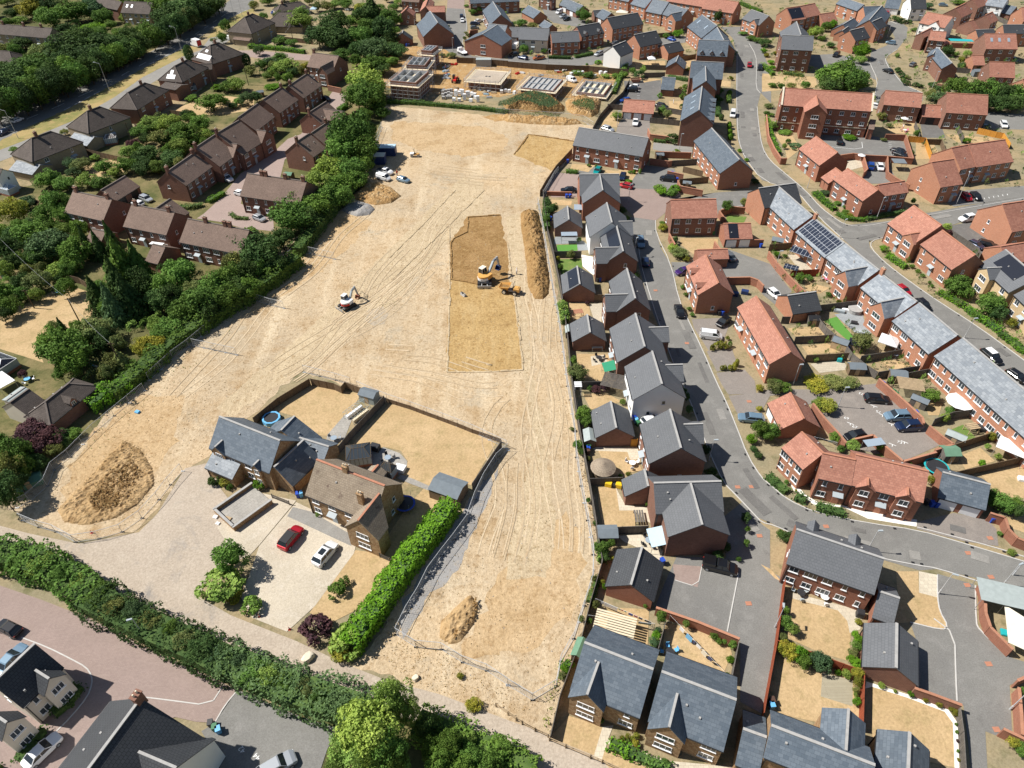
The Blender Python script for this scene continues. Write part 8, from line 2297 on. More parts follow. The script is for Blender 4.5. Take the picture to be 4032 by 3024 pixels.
def mound(name, label, cat, s, h, mat, seed=0, rough=.25, n=46, kind=None, noisy=1.4, ridge=False):
    """heaped soil: outline polygon of its foot, height h"""
    ps = [at(p).xy for p in pts(s)]
    c = sum(ps, Vector((0, 0))) / len(ps)
    x0, x1 = min(p.x for p in ps), max(p.x for p in ps); y0, y1 = min(p.y for p in ps), max(p.y for p in ps)
    nx = max(16, int((x1 - x0) / .3)); ny = max(16, int((y1 - y0) / .3)); nx, ny = min(nx, 90), min(ny, 130)
    def dist(q):
        ins, dm = False, 1e9
        for i in range(len(ps)):
            a, b = ps[i], ps[(i + 1) % len(ps)]
            if (a.y > q.y) != (b.y > q.y) and q.x < (b.x - a.x) * (q.y - a.y) / (b.y - a.y) + a.x: ins = not ins
            t = max(0, min(1, (q - a).dot(b - a) / (b - a).length_squared))
            dm = min(dm, (q - a.lerp(b, t)).length)
        return dm if ins else -dm
    vs, fs, z = [], [], {}
    for j in range(ny + 1):
        for i in range(nx + 1):
            q = Vector((x0 + (x1 - x0) * i / nx, y0 + (y1 - y0) * j / ny))
            d = dist(q)
            v = Vector((q.x, q.y, seed * 3.3))
            nz = noise.noise(v * .35) * .35 + noise.noise(v * noisy) * rough + noise.noise(v * 3.1) * rough * .6
            hh = h * (1 - math.exp(-max(d, 0) / (h * .75))) * (1 + nz) + (nz * .12 if d > 0 else 0)
            if d <= 0: hh = -.15
            vs.append((q.x - c.x, q.y - c.y, hh))
    for j in range(ny):
        for i in range(nx):
            a = j * (nx + 1) + i
            f = (a, a + 1, a + nx + 2, a + nx + 1)
            if max(vs[k][2] for k in f) > -.1: fs.append(f)
    mb = MB().add(vs, fs)
    o = mb.build(name, M[mat], None, uv=False)
    o.location = (c.x, c.y, .02)
    tag(o, label, cat)
    return o
mound('soil_heap', 'long brown ridge of fresh soil beside the right site fence', 'soil heap', 'C1:110,200 180,178 265,190 290,300 320,480 345,640 365,800 355,900 310,950 230,945 180,850 160,650 135,450 110,300', 1.9, 'fresh_soil', 1, .3)
mound('soil_heap', 'lumpy grassy spoil mound in the left corner of the site', 'soil heap', 'A2:1080,520 1230,600 1330,760 1350,900 1200,1080 1000,1200 750,1260 560,1230 500,1120 620,1000 760,860 900,700', 0.5, 'spoil', 2, .5, noisy=1.5)
mound('soil_heap', 'low grassy spoil mound near the bottom site fence', 'soil heap', 'B3:1830,190 1900,300 1860,440 1740,600 1660,620 1560,560 1580,420 1700,300', 0.8, 'spoil', 3, .4, noisy=1.6)
mound('gravel_heap', 'pale blue grey gravel heap beside the hedge', 'gravel heap', 'B1:765,170 830,115 920,100 1020,130 1055,165 1010,215 900,228 820,205', 1.0, 'gravel_grey', 4, .12)
mound('soil_heap', 'orange clay heap in tree shade beside the gravel heap', 'soil heap', 'B1:850,60 B0:960,1610 1080,1590 1200,1640 B1:1285,50 1200,110 1060,130 920,95', 1.0, 'clay_soil', 5, .3)
mound('soil_heap', 'long orange clay bank along the top site boundary', 'soil heap', 'G:60,620 300,640 600,650 840,680 880,710 700,725 400,715 100,690 0,640', 1.4, 'clay_soil', 6, .25)
mound('soil_heap', 'steep clay mound topped with tall grass on the building yard', 'soil heap', 'G:40,500 150,440 300,400 450,400 600,450 700,530 690,580 400,590 100,560', 2.6, 'fresh_soil', 7, .3)
mound('soil_heap', 'orange clay mound with a grass patch beside the timber fence', 'soil heap', 'G:700,480 820,450 950,450 1080,470 1050,600 980,640 800,620 720,570', 2.4, 'clay_soil', 8, .3)
mound('soil_heap', 'small pile of scraped pale soil in front of the red and white digger', 'soil heap', 'B1:880,890 940,880 1000,920 990,960 920,980 870,950', .5, 'haul_track', 9, .3)
def grass_patch(s, dens, h, mat, label, name='tall_grass'):
    global rng
    ps = [at(p, h).xy for p in pts(s)]
    rng = np.random.default_rng(5)
    x0, x1 = min(p.x for p in ps), max(p.x for p in ps); y0, y1 = min(p.y for p in ps), max(p.y for p in ps)
    n = int((x1 - x0) * (y1 - y0) * dens)
    X, Y = rng.uniform(x0, x1, n), rng.uniform(y0, y1, n)
    ins = np.zeros(n, bool)
    for i in range(len(ps)):
        a, b = ps[i], ps[(i + 1) % len(ps)]
        cr = ((a.y > Y) != (b.y > Y)) & (X < (b.x - a.x) * (Y - a.y) / (b.y - a.y + 1e-9) + a.x)
        ins ^= cr
    X, Y = X[ins], Y[ins]; n = len(X)
    P = np.stack([X, Y, h + rng.normal(0, .18 if h > .12 else .04, n)], 1)
    V = leaf_quads(P, np.tile([0, -.3, 1.0], (n, 1)), .22 if h > .12 else .13, 1.2, .35)
    o = link(name, leaf_mesh(name, V, mat))
    tag(o, label, 'grass', kind='stuff')
grass_patch('G:20,470 120,440 230,400 330,365 470,375 560,430 640,490 560,530 440,520 340,470 220,460 110,510 0,520', 40, 2.9, 'leaf_blue', 'tall green grass growing on the left clay mound')
grass_patch('G:770,480 880,440 990,445 1010,520 1000,560 900,530 800,510', 36, 2.7, 'leaf_blue', 'tall green grass growing on the right clay mound')
grass_patch('G:110,560 200,580 330,590 430,575 560,600 660,610 640,630 450,625 250,605 120,590', 12, .5, 'leaf_green', 'weeds between clay bank and mound')
grass_patch('G:500,150 700,160 940,190 1200,190 1270,230 1100,240 880,220 640,190 500,180', 8, .6, 'leaf_green', 'weeds under the tall yard fence')
grass_patch('B3:1240,560 1500,640 1740,720 1900,820 2100,960 C3:150,1080 280,1080 150,1200 20,1150 B3:2000,1180 1700,1080 1400,960 1180,820 1100,760', 7, .1, 'leaf_dry', 'long dry grass outside the bottom site fence')
grass_patch('C3:400,740 480,830 420,1000 370,1200 340,1340 290,1300 300,1080 380,930', 9, .3, 'leaf_olive', 'green tinged grass along the site fence')
grass_patch('B1:1000,930 1160,940 1320,1000 1300,1060 1180,1030 1040,990', 2, .12, 'leaf_olive', 'thin weeds near the red and white digger')
grass_patch('C2:560,380 620,560 690,900 760,1200 770,1500 740,1500 690,1150 630,850 580,600', 4, .3, 'leaf_dry', 'dry weeds along the right site fence')
def scatter(s, n, size, mat, label, name, z=.05, seed=1):
    global rng
    rng = np.random.default_rng(seed)
    pg = [at(p).xy for p in pts(s)]; X = []
    x0, x1 = min(p.x for p in pg), max(p.x for p in pg); y0, y1 = min(p.y for p in pg), max(p.y for p in pg)
    X, Y = rng.uniform(x0, x1, n), rng.uniform(y0, y1, n)
    keep = np.array([noise.noise(Vector((a, b, seed)) * .11) > rng.uniform(-.35, .25) for a, b in zip(X, Y)])
    ins = np.zeros(n, bool)
    for i in range(len(pg)):
        a, b = pg[i - 1], pg[i]
        ins ^= ((a.y > Y) != (b.y > Y)) & (X < (b.x - a.x) * (Y - a.y) / (b.y - a.y + 1e-9) + a.x)
    X, Y = X[ins & keep], Y[ins & keep]; m = len(X)
    P = np.stack([X, Y, np.full(m, z) + rng.uniform(0, size * .4, m)], 1)
    V = leaf_quads(P, np.tile([-.3, 0, 1.0], (m, 1)), size, .9, .7)
    tag(link(name, leaf_mesh(name, V, mat)), label, name.replace('_', ' '), kind='stuff')
SITEP = 'O:828,228 1150,262 1305,272 1180,400 1160,440 1183,530 1215,700 1235,860 1265,1010 1302,1220 1255,1370 1185,1590 900,1490 800,1400 890,1250 1010,1085 1095,962 830,868 652,800 450,985 300,1140 165,1160 30,1080 180,950 330,790 520,625 720,450 815,330'
scatter(SITEP, 18000, .11, 'leaf_dry', 'dry grass tufts scattered over the bare site', 'dry_grass', .05, 3)
scatter(SITEP, 5000, .10, 'rut_dark', 'soil clods scattered over the bare site', 'soil_clods', .06, 4)
scatter(SITEP, 3500, .10, 'gravel_grey', 'loose stones scattered over the bare site', 'loose_stones', .06, 5)
scatter('A2:1080,520 1230,600 1330,760 1350,900 1200,1080 1000,1200 750,1260 560,1230 500,1120 620,1000 760,860 900,700', 1300, .12, 'leaf_dry', 'dry weeds and clods on the left spoil mound', 'weeds', .8, 6)
scatter('O:520,640 640,510 720,450 800,405 760,500 640,620 500,720 300,900 200,1000 180,950 330,790', 3000, .13, 'leaf_olive', 'weeds along the hedge side of the site', 'weeds', .08, 8)
scatter('A2:960,800 1150,700 1250,820 1150,1000 1000,1120 850,1150 780,1050 880,930', 2600, .2, 'fresh_soil', 'dark clods on the left spoil mound', 'soil_clods', .55, 9)
scatter('B3:1880,230 1890,300 1850,420 1740,560 1680,600 1680,500 1780,400', 900, .2, 'fresh_soil', 'dark clods on the near spoil mound', 'soil_clods', .6, 10)
def excavator(p, rz, name_label, cA, cB, sc, boom, bucket_col='dark_stuff', track_rz=0):
    b = at(p)
    r = empty('excavator', (b.x, b.y, .05), math.radians(rz), name_label, 'excavator')
    r.scale = (sc,) * 3
    tr = math.radians(track_rz)
    for s in (-1, 1):
        m = MB(); n = 20; prof = []
        for k in range(n):
            a = 2 * math.pi * k / n
            prof.append((1.25 * (1 if math.cos(a) > 0 else -1) + .38 * math.cos(a), .4 + .38 * math.sin(a)))
        vs = [(x, s * 1.0 - .24, z) for x, z in prof] + [(x, s * 1.0 + .24, z) for x, z in prof]
        m.add(vs, [(k, (k + 1) % n, n + (k + 1) % n, n + k) for k in range(n)] + [tuple(range(n - 1, -1, -1)), tuple(range(n, 2 * n))])
        o = m.build('track', M['dark_stuff'], r); o.rotation_euler = (0, 0, tr)
    o = MB().box(-1.0, 1.0, -.78, .78, .35, .8).bar((0, 0, .6), (0, 0, 1.0), .6, 14).build('undercarriage', M['ridge_grey'], r); o.rotation_euler = (0, 0, tr)
    bl = MB().add([(-2.1, -1.25, .08), (-2.1, 1.25, .08), (-2.2, 1.25, .62), (-2.2, -1.25, .62), (-2.0, -1.25, .08), (-2.0, 1.25, .08), (-2.1, 1.25, .62), (-2.1, -1.25, .62)], [(0, 1, 2, 3), (7, 6, 5, 4), (0, 4, 5, 1), (3, 2, 6, 7), (0, 3, 7, 4), (1, 5, 6, 2)])
    for s in (-1, 1): bl.beam((-1.0, s * .5, .45), (-2.05, s * .5, .35), .14, .16)
    o = bl.build('blade', M['ridge_grey'], r); o.rotation_euler = (0, 0, tr)
    body = MB()
    n = 9
    arc = [(-.35 - 1.05 * math.sin(math.pi * k / (n - 1)) ** .7, -1.1 + 2.2 * k / (n - 1)) for k in range(n)]
    poly = [(.95, -1.1)] + [(x, y) for x, y in arc] + [(.95, 1.1)]
    body.prism(poly[::-1], 1.0, 1.75)
    body.build('engine_housing', M[cA], r)
    cw = MB(); poly2 = [(-.5, -1.13)] + [(x - .04, y * 1.02) for x, y in arc] + [(-.5, 1.13)]
    cw.prism(poly2[::-1], .98, 1.42); cw.build('counterweight', M[cB], r)
    cab = MB(); cab.box(-.25, 1.15, .2, 1.08, 1.75, 1.85).build('cab_base', M[cA], r)
    g = MB(); g.add([(-.3, .2, 1.1), (1.15, .2, 1.1), (1.15, 1.08, 1.1), (-.3, 1.08, 1.1), (-.25, .24, 2.65), (.85, .24, 2.65), (.85, 1.04, 2.65), (-.25, 1.04, 2.65)], [(0, 3, 2, 1), (4, 5, 6, 7), (0, 1, 5, 4), (1, 2, 6, 5), (2, 3, 7, 6), (3, 0, 4, 7)])
    g.build('cab_window', M['car_glass'], r)
    f = MB()
    for a, c in (((-.3, .2, 1.1), (-.25, .24, 2.65)), ((1.15, .2, 1.1), (.85, .24, 2.65)), ((1.15, 1.08, 1.1), (.85, 1.04, 2.65)), ((-.3, 1.08, 1.1), (-.25, 1.04, 2.65)), ((.4, .19, 1.1), (.35, .22, 2.65))): f.bar(a, c, .05, 5)
    f.build('cab_frame', M['ridge_grey'], r)
    MB().box(-.3, .9, .2, 1.08, 2.65, 2.74).build('cab_roof', M[cA if 'white' in cA else 'p_cream'], r)
    y = -.25
    P = [Vector((x, y, z)) for x, z in boom]     # pivot, knee, elbow, wrist
    bm = MB(); bm.beam(P[0], P[1], .34, .42).beam(P[1], P[2], .3, .36); bm.build('boom', M['grey_paint'], r)
    MB().beam(P[2] + (P[2] - P[3]).normalized() * .35, P[3], .26, .3).build('dipper_arm', M['ridge_grey'], r)
    cyl = MB(); cyl.bar(P[0] + Vector((.3, 0, -.2)), P[1] + Vector((-.1, 0, -.25)), .08, 6).bar(P[1] + Vector((0, 0, .3)), P[2] + Vector((-.1, 0, .35)), .07, 6)
    cyl.build('hydraulic_ram', M['galvanised'], r)
    w = P[3]; bk = MB()
    bk.add([(w.x - .35, y - .45, w.z + .1), (w.x - .35, y + .45, w.z + .1), (w.x + .2, y + .45, w.z - .0), (w.x + .2, y - .45, w.z - .0), (w.x - .1, y - .45, w.z - .75), (w.x - .1, y + .45, w.z - .75), (w.x - .75, y + .45, w.z - .55), (w.x - .75, y - .45, w.z - .55)],
           [(0, 1, 2, 3), (3, 2, 5, 4), (4, 5, 6, 7), (0, 3, 4, 7), (1, 6, 5, 2)])
    bk.build('bucket', M[bucket_col], r)
    return r
excavator(('B1', 2010, 800), 52, 'large yellow and white excavator digging in the stripped plot', 'p_orange', 'p_white', 1.3, ((.9, 1.6), (2.3, 3.3), (3.4, 3.4), (3.9, 1.6)), 'p_navy', 38)
excavator(('B1', 815, 1015), 62, 'white and red mini digger scraping the pale haul road', 'p_white', 'p_red', 1.05, ((.9, 1.5), (1.9, 3.0), (3.0, 3.2), (3.6, .95)), 'ridge_red', -16)
def dumper(p, rz):
    b = at(p); r = empty('dumper_truck', (b.x, b.y, .05), math.radians(rz), 'orange site dumper with open skip beside the large excavator', 'dumper'); r.scale = (1.1,) * 3
    for x in (1.15, -1.15):
        for s in (-1, 1):
            w = MB().bar((0, -.2, 0), (0, .2, 0), .52, 16).build('wheel', M['dark_stuff'], r); w.location = (x, s * .95, .52)
            MB().bar((0, s * .19, 0), (0, s * .23, 0), .3, 12).build('rim', M['p_cream'], w)
    MB().box(-2.0, .4, -.5, .5, .55, .85).build('chassis', M['ridge_grey'], r)
    sk = MB()
    o = [(.15, -1.05, 1.75), (2.35, -.95, 1.45), (2.35, .95, 1.45), (.15, 1.05, 1.75)]; i = [(.5, -.7, .85), (1.7, -.65, .85), (1.7, .65, .85), (.5, .7, .85)]
    sk.add(o + i, [(0, 4, 5, 1), (1, 5, 6, 2), (2, 6, 7, 3), (3, 7, 4, 0), (4, 7, 6, 5)]); ii = [(x * .97 + .03, y * .94, z + .02) for x, y, z in o] + [(x, y * .95, z + .08) for x, y, z in i]
    sk.add(ii, [(0, 1, 5, 4), (1, 2, 6, 5), (2, 3, 7, 6), (3, 0, 4, 7), (4, 5, 6, 7)])
    for k in range(4): sk.beam(o[k], o[(k + 1) % 4], .1, .1)
    sk.build('skip', M['p_orange'], r)
    MB().box(.5, 1.9, -.75, .75, .93, 1.25).build('soil_load', M['fresh_soil'], r)
    e = MB(); loft(e, [(-2.0, ring(.6, .7, 1.35, .1)), (-1.9, ring(.68, .65, 1.45, .1)), (-.75, ring(.68, .65, 1.5, .1))]); e.build('engine_cover', M['p_orange'], r)
    MB().box(-.7, -.2, -.28, .28, 1.0, 1.12).box(-.74, -.66, -.28, .28, 1.1, 1.6).build('seat', M['dark_stuff'], r)
    MB().bar((-.75, -.55, 1.3), (-.75, -.5, 2.6), .04, 6).bar((-.75, .55, 1.3), (-.75, .5, 2.6), .04, 6).bar((-.75, -.5, 2.6), (-.75, .5, 2.6), .04, 6).build('roll_bar', M['dark_stuff'], r)
dumper(('C1', 25, 890), 162)
def roller(p, rz):
    b = at(p); r = empty('road_roller', (b.x, b.y, .03), math.radians(rz), 'orange and white tandem road roller in the middle of the site', 'roller')
    for x in (1.0, -1.0): MB().bar((x, -.6, .42), (x, .6, .42), .42, 18).build('drum', M['ridge_grey'], r)
    e = MB(); loft(e, [(-1.5, ring(.5, .7, 1.15, .08)), (-1.35, ring(.6, .6, 1.25, .1)), (-.3, ring(.6, .6, 1.3, .1))]); e.build('engine_cover', M['p_white'], r)
    MB().box(-.3, 1.3, -.5, .5, .6, .95).build('frame', M['p_orange'], r)
    MB().box(-.1, .35, -.25, .25, .95, 1.1).box(-.15, -.05, -.25, .25, 1.1, 1.55).build('seat', M['dark_stuff'], r)
    MB().bar((-.2, -.5, .9), (-.2, -.5, 2.4), .04, 6).bar((-.2, .5, .9), (-.2, .5, 2.4), .04, 6).bar((-.2, -.5, 2.4), (-.2, .5, 2.4), .05, 6).build('roll_bar', M['dark_stuff'], r)
roller(('B0', 1405, 1365), 0)
def container(p, rz, L, W, H, mat, roofm, label):
    b = at(p); r = empty('site_container', (b.x, b.y, .02), math.radians(rz), label, 'container')
    m = MB(); n = int(L / .28)
    m.box(-L / 2, L / 2, -W / 2, W / 2, .1, H)
    for k in range(n):
        x = -L / 2 + L * (k + .2) / n
        for s in (-1, 1): m.box(x, x + L / n * .5, *sorted((s * W / 2, s * (W / 2 + .04))), .2, H - .15)
    m.build('body', M[mat], r); MB().box(-L / 2 - .03, L / 2 + .03, -W / 2 - .06, W / 2 + .06, H, H + .07).build('roof', M[roofm], r)
    d = MB().box(L / 2, L / 2 + .06, -W / 2 + .05, -.03, .2, H - .1).box(L / 2, L / 2 + .06, .03, W / 2 - .05, .2, H - .1); d.build('door', M[mat], r)
container(('B0', 1135, 1345), -2, 7.5, 3.0, 2.6, 'p_navy', 'p_pale_blue', 'dark blue steel container under the trees at the site edge')
container(('B0', 1085, 1420), -2, 4.5, 3.0, 2.6, 'p_navy', 'p_cream', 'dark site cabin with cream roof below the blue container')
container(('F', 1125, 262), -3, 6.0, 2.6, 2.6, 'grey_paint', 'felt_pale', 'grey site cabin behind the flat scaffold deck')
def person(p, rz, hivis, trousers, label, hat='p_white'):
    b = at(p)
    J = [(0, 0, .95), (0, 0, 1.2), (0, 0, 1.42), (0, 0, 1.52), (.02, 0, 1.62), (.03, 0, 1.74),
         (0, .1, .88), (.03, .12, .5), (0, .12, .08), (.12, .13, .03), (0, -.1, .88), (-.05, -.12, .5), (-.12, -.12, .08), (.0, -.13, .03),
         (0, .2, 1.4), (.02, .27, 1.12), (.12, .26, .9), (0, -.2, 1.4), (-.02, -.27, 1.12), (.08, -.27, .88)]
    E = [(0, 1), (1, 2), (2, 3), (3, 4), (4, 5), (0, 6), (6, 7), (7, 8), (8, 9), (0, 10), (10, 11), (11, 12), (12, 13), (2, 14), (14, 15), (15, 16), (2, 17), (17, 18), (18, 19)]
    R = [.15, .15, .16, .06, .1, .09, .1, .07, .05, .045, .1, .07, .05, .045, .07, .05, .04, .07, .05, .04]
    me = bpy.data.meshes.new('person'); me.from_pydata(J, E, [])
    o = link('person', me, M['skin']); o.location, o.rotation_euler = (b.x, b.y, .03), (0, 0, math.radians(rz))
    sk = o.modifiers.new('s', 'SKIN')
    for v, q in zip(me.skin_vertices[0].data, R): v.radius = (q, q)
    me.skin_vertices[0].data[0].use_root = True
    o.modifiers.new('u', 'SUBSURF').levels = 1
    for i_, rad in enumerate(R): pass
    j = MB(); loft(j, [(0, [(0, 0)] * 8)]) if False else None
    j.prism([(.15 * math.cos(a) * 1.0, .235 * math.sin(a)) for a in [k * math.pi / 6 for k in range(12)]], .86, 1.46); j.build('jacket', M[hivis], o)
    t = MB()
    for s, q in ((.1, ((0, .1, .9), (.03, .12, .5), (0, .12, .12))), (-.1, ((0, -.1, .9), (-.05, -.12, .5), (-.12, -.12, .12)))): t.bar(q[0], q[1], .12, 8, .095).bar(q[1], q[2], .095, 8, .075)
    t.build('trousers', M[trousers], o)
    MB().bar((.03, 0, 1.72), (.03, 0, 1.82), .125, 10, .06).build('hard_hat', M[hat], o)
    tag(o, label, 'person')
plain('skin', (0.50, 0.30, 0.20), 0.7, 0.2, 0)
person(('C1', 77, 730), 20, 'p_white', 'p_navy', 'person in white hard hat and pale top standing by the brown soil heap')
person(('B0', 1248, 1530), -60, 'p_red', 'p_navy', 'person in orange top standing between the parked vans', 'p_orange')
person(('D0', 1225, 1125), 0, 'p_white', 'p_pink', 'person in pink standing near a white parasol', 'dark_stuff')
person(('C0', 1440, 905), 0, 'p_white', 'p_white', 'person in white clothes near the residents car park', 'dark_stuff')
person(('F', 728, 300), 0, 'p_red', 'p_navy', 'person in red top behind the scaffolded houses', 'p_white')
def half_built(corners, h, wh, label, lift=1, deck=None, grid=(3, 2), blocks=True, up=1.3):
    """corners: three image points (front left, front right, back right) of the deck edge at height h"""
    a, b, c = [at(p, h) for p in pts(corners)]
    u = (b - a).xy; L = u.length; u = u.normalized(); n = Vector((-u.y, u.x)); W = abs((c - b).xy.dot(n))
    ctr = a.xy + u * L / 2 + n * W / 2
    r = empty('half_built_house', (ctr.x, ctr.y, 0), math.atan2(u.y, u.x), label, 'building')
    X, Y = L / 2, W / 2
    x, y = X - 1.3, Y - 1.3
    m = MB()
    t = .3
    for q in ((-x, x, -y, -y + t), (-x, x, y - t, y), (-x, -x + t, -y + t, y - t), (x - t, x, -y + t, y - t)): m.box(q[0], q[1], q[2], q[3], 0, h + up * (1 if blocks else 0))
    m.build('outer_wall', M['brown_brick'], r)
    if blocks:
        bi = MB()
        for i in range(1, grid[0]):
            xx = -x + 2 * x * i / grid[0]; bi.box(xx - .08, xx + .08, -y + t + .02, y - t - .02, h, h + up)
        for i in range(1, grid[1]):
            yy = -y + 2 * y * i / grid[1]; bi.box(-x + t, x * .4, yy - .08, yy + .08, h, h + up - .05)
        for q in ((-x + t, x - t, -y + t, -y + t + .12), (-x + t, x - t, y - t - .12, y - t), (-x + t, -x + t + .12, -y + t + .12, y - t - .12), (x - t - .12, x - t, -y + t + .12, y - t - .12)): bi.box(q[0] + .002, q[1] - .002, q[2] + .002, q[3] - .002, h - .3, h + up + .04)
        bi.build('block_wall', M['block_grey'], r)
    MB().box(-x + t, x - t, -y + t, y - t, h - .2, h + .03).build('floor_deck', M['ridge_grey' if up < .5 else 'pale_timber'], r)
    if deck:
        MB().box(-x, x, -y, y, h + .05, h + .12).build('roof_deck', M['beige_track'], r)
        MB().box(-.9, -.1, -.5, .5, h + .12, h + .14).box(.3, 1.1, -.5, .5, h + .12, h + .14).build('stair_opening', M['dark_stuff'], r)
    bd = MB()
    for q in ((-X, X, -Y, -y - .05), (-X, X, y + .05, Y), (-X, -x - .05, -y, y), (x + .05, X, -y, y)): bd.box(q[0], q[1], q[2], q[3], h - .12, h - .04)
    bd.build('scaffold_board', M['pale_timber'], r)
    sc = MB()
    zt = h + 1.3
    for i in range(int(L / 1.8) + 1):
        xx = -X + L * i / int(L / 1.8)
        for s in (-1, 1):
            for yy in (s * Y, s * (y + .1)): sc.bar((xx, yy, 0), (xx, yy, zt if abs(yy) == Y else h), .06, 4)
    for i in range(int(W / 1.8) + 1):
        yy = -Y + W * i / int(W / 1.8)
        for s in (-1, 1): sc.bar((s * X, yy, 0), (s * X, yy, zt), .06, 4)
    for z in ([1.3, 2.6, 3.9, h + .5, h + 1.0] if h > 4 else [1.3, h + .5, h + 1.0] if h > 2 else [h + .5, h + 1.0]):
        for s in (-1, 1): sc.bar((-X, s * Y, z), (X, s * Y, z), .06, 4).bar((s * X, -Y, z), (s * X, Y, z), .06, 4)
    for s in (-1, 1): sc.bar((-X * .6 * s, -Y, 0), (-X * .1 * s, -Y, h), .03, 4)
    sc.build('scaffold', M['galvanised'], r)
    return r
half_built('F:100,465 440,495 545,345', 5.2, 0, 'half built brick house on full height scaffold, nearest the tree line')
half_built('F:275,300 540,310 660,205', 5.2, 0, 'half built brick house on scaffold, middle of the tree side row')
half_built('F:430,150 600,165 690,90', 5.2, 0, 'half built brick house on scaffold with grey gable blocks, top of the tree side row', up=1.6)
half_built('F:915,430 1300,460 G:150,165', 2.8, 0, 'half built house with flat board deck and stair opening', deck=1, blocks=False)
half_built('G:190,350 600,395 690,245', 2.7, 0, 'half built house with open timber joists and pale scaffold boards', grid=(6, 2), up=.45)
half_built('G:770,410 1130,450 1200,300', .9, 0, 'half built house with walls one metre high beside the timber fence', grid=(4, 2), up=.9)
rp = random.Random(3)
PAL = [(835, 580, 2), (870, 560, 1), (905, 575, 2), (925, 620, 2), (965, 590, 2), (1000, 570, 1), (1040, 610, 1), (1065, 640, 2), (1030, 580, 1), (990, 640, 1), (870, 635, 1), (815, 630, 1), (950, 560, 1), (885, 540, 1), (835, 545, 1),
       (700, 580, 0), (730, 570, 0), (760, 590, 0), (705, 610, 0), (745, 605, 0), (780, 605, 0), (700, 545, 0), (730, 540, 0), (760, 535, 0), (785, 530, 0), (790, 570, 0), (760, 560, 0), (1030, 505, 0), (1075, 515, 0), (1115, 515, 0), (650, 560, 3), (570, 560, 3), (540, 585, 3), (600, 600, 3), (520, 615, 3)]
PM = {}
for i_, (x, y, k) in enumerate(PAL):
    q = at(('F', x, y))
    h = (1.0, 1.15, 2.2, .6)[k]
    r = empty('wrapped_pallet', (q.x, q.y, .02), rp.uniform(-.3, .3) - .2, where(('grey wrapped pallet of blocks', 'white wrapped pallet of blocks', 'tall white double stack of wrapped blocks', 'low stack of bricks and timber')[k], ('F', x, y)), 'pallet', 'pallets in the building yard')
    if k not in PM:
        w = MB(); 
        for z in ((.12, h) if k != 2 else (.12, 1.1)), : w.box(-.55, .55, -.5, .5, *z)
        if k == 2: w.box(-.53, .53, -.48, .48, 1.2, h)
        s = MB().box(-.6, .6, -.5, .5, 0, .03).box(-.6, .6, -.5, -.4, .03, .12).box(-.6, .6, .4, .5, .03, .12)
        PM[k] = (w.mesh('wrapped_blocks'), s.mesh('pallet_base'))
        PM[k][0].materials.append(M[('ridge_grey', 'p_white', 'p_white', 'timber')[k]]); PM[k][1].materials.append(M['timber'])
    link('wrapped_blocks', PM[k][0], None, r); link('pallet_base', PM[k][1], None, r)
for i_, (x, y) in enumerate(((40, 390), (80, 380), (120, 385), (800, 190), (840, 195), (880, 190), (1070, 190), (1120, 195), (765, 205), (1010, 225), (175, 400))):
    q = at(('G', x, y)); r = empty('wrapped_pallet', (q.x, q.y, .02), .1 * i_, where('white wrapped pallet of blocks', ('G', x, y)), 'pallet', 'pallets in the building yard')
    link('wrapped_blocks', PM[1][0], None, r); link('pallet_base', PM[1][1], None, r)
def skipb(col):
    def f(r):
        m = MB(); o = [(-2, -.9, 1.2), (2, -.9, 1.2), (2, .9, 1.2), (-2, .9, 1.2)]; i = [(-1.2, -.8, 0), (1.2, -.8, 0), (1.2, .8, 0), (-1.2, .8, 0)]
        m.add(o + i, [(0, 4, 5, 1), (1, 5, 6, 2), (2, 6, 7, 3), (3, 7, 4, 0), (4, 7, 6, 5)])
        for k in range(4): m.beam(o[k], o[(k + 1) % 4], .1, .1)
        m.build('skip_body', M[col], r); MB().box(-1.5, 1.5, -.78, .78, .7, .95).build('rubble', M['bark_soil'], r)
    return f
box_thing('skip', 'dark red waste skip', 'skip', ('C0', 1110, 715), 5, skipb('ridge_red'))
def tele(r):
    for x in (1.2, -1.2):
        for s in (-1, 1):
            w = MB().bar((0, -.2, 0), (0, .2, 0), .6, 14).build('wheel', M['dark_stuff'], r); w.location = (x, s * 1.0, .6)
    MB().box(-2.2, 2.0, -.6, .6, .7, 1.2).build('chassis', M['p_red'], r); MB().box(-.6, .8, .1, 1.0, 1.2, 2.4).build('cab', M['car_glass'], r)
    MB().box(-.6, .8, .1, 1.0, 2.4, 2.5).build('cab_roof', M['dark_stuff'], r); MB().beam((-2.0, -.4, 1.9), (2.6, -.4, 1.1), .35, .4).build('telescopic_boom', M['p_red'], r)
    MB().box(2.5, 2.6, -.6, .6, .2, 1.0).box(2.6, 3.6, -.5, -.35, .2, .28).box(2.6, 3.6, .35, .5, .2, .28).build('fork', M['dark_stuff'], r)
box_thing('telehandler', 'red telehandler with dark wheels in the building yard', 'telehandler', ('F', 830, 430), 80, tele)
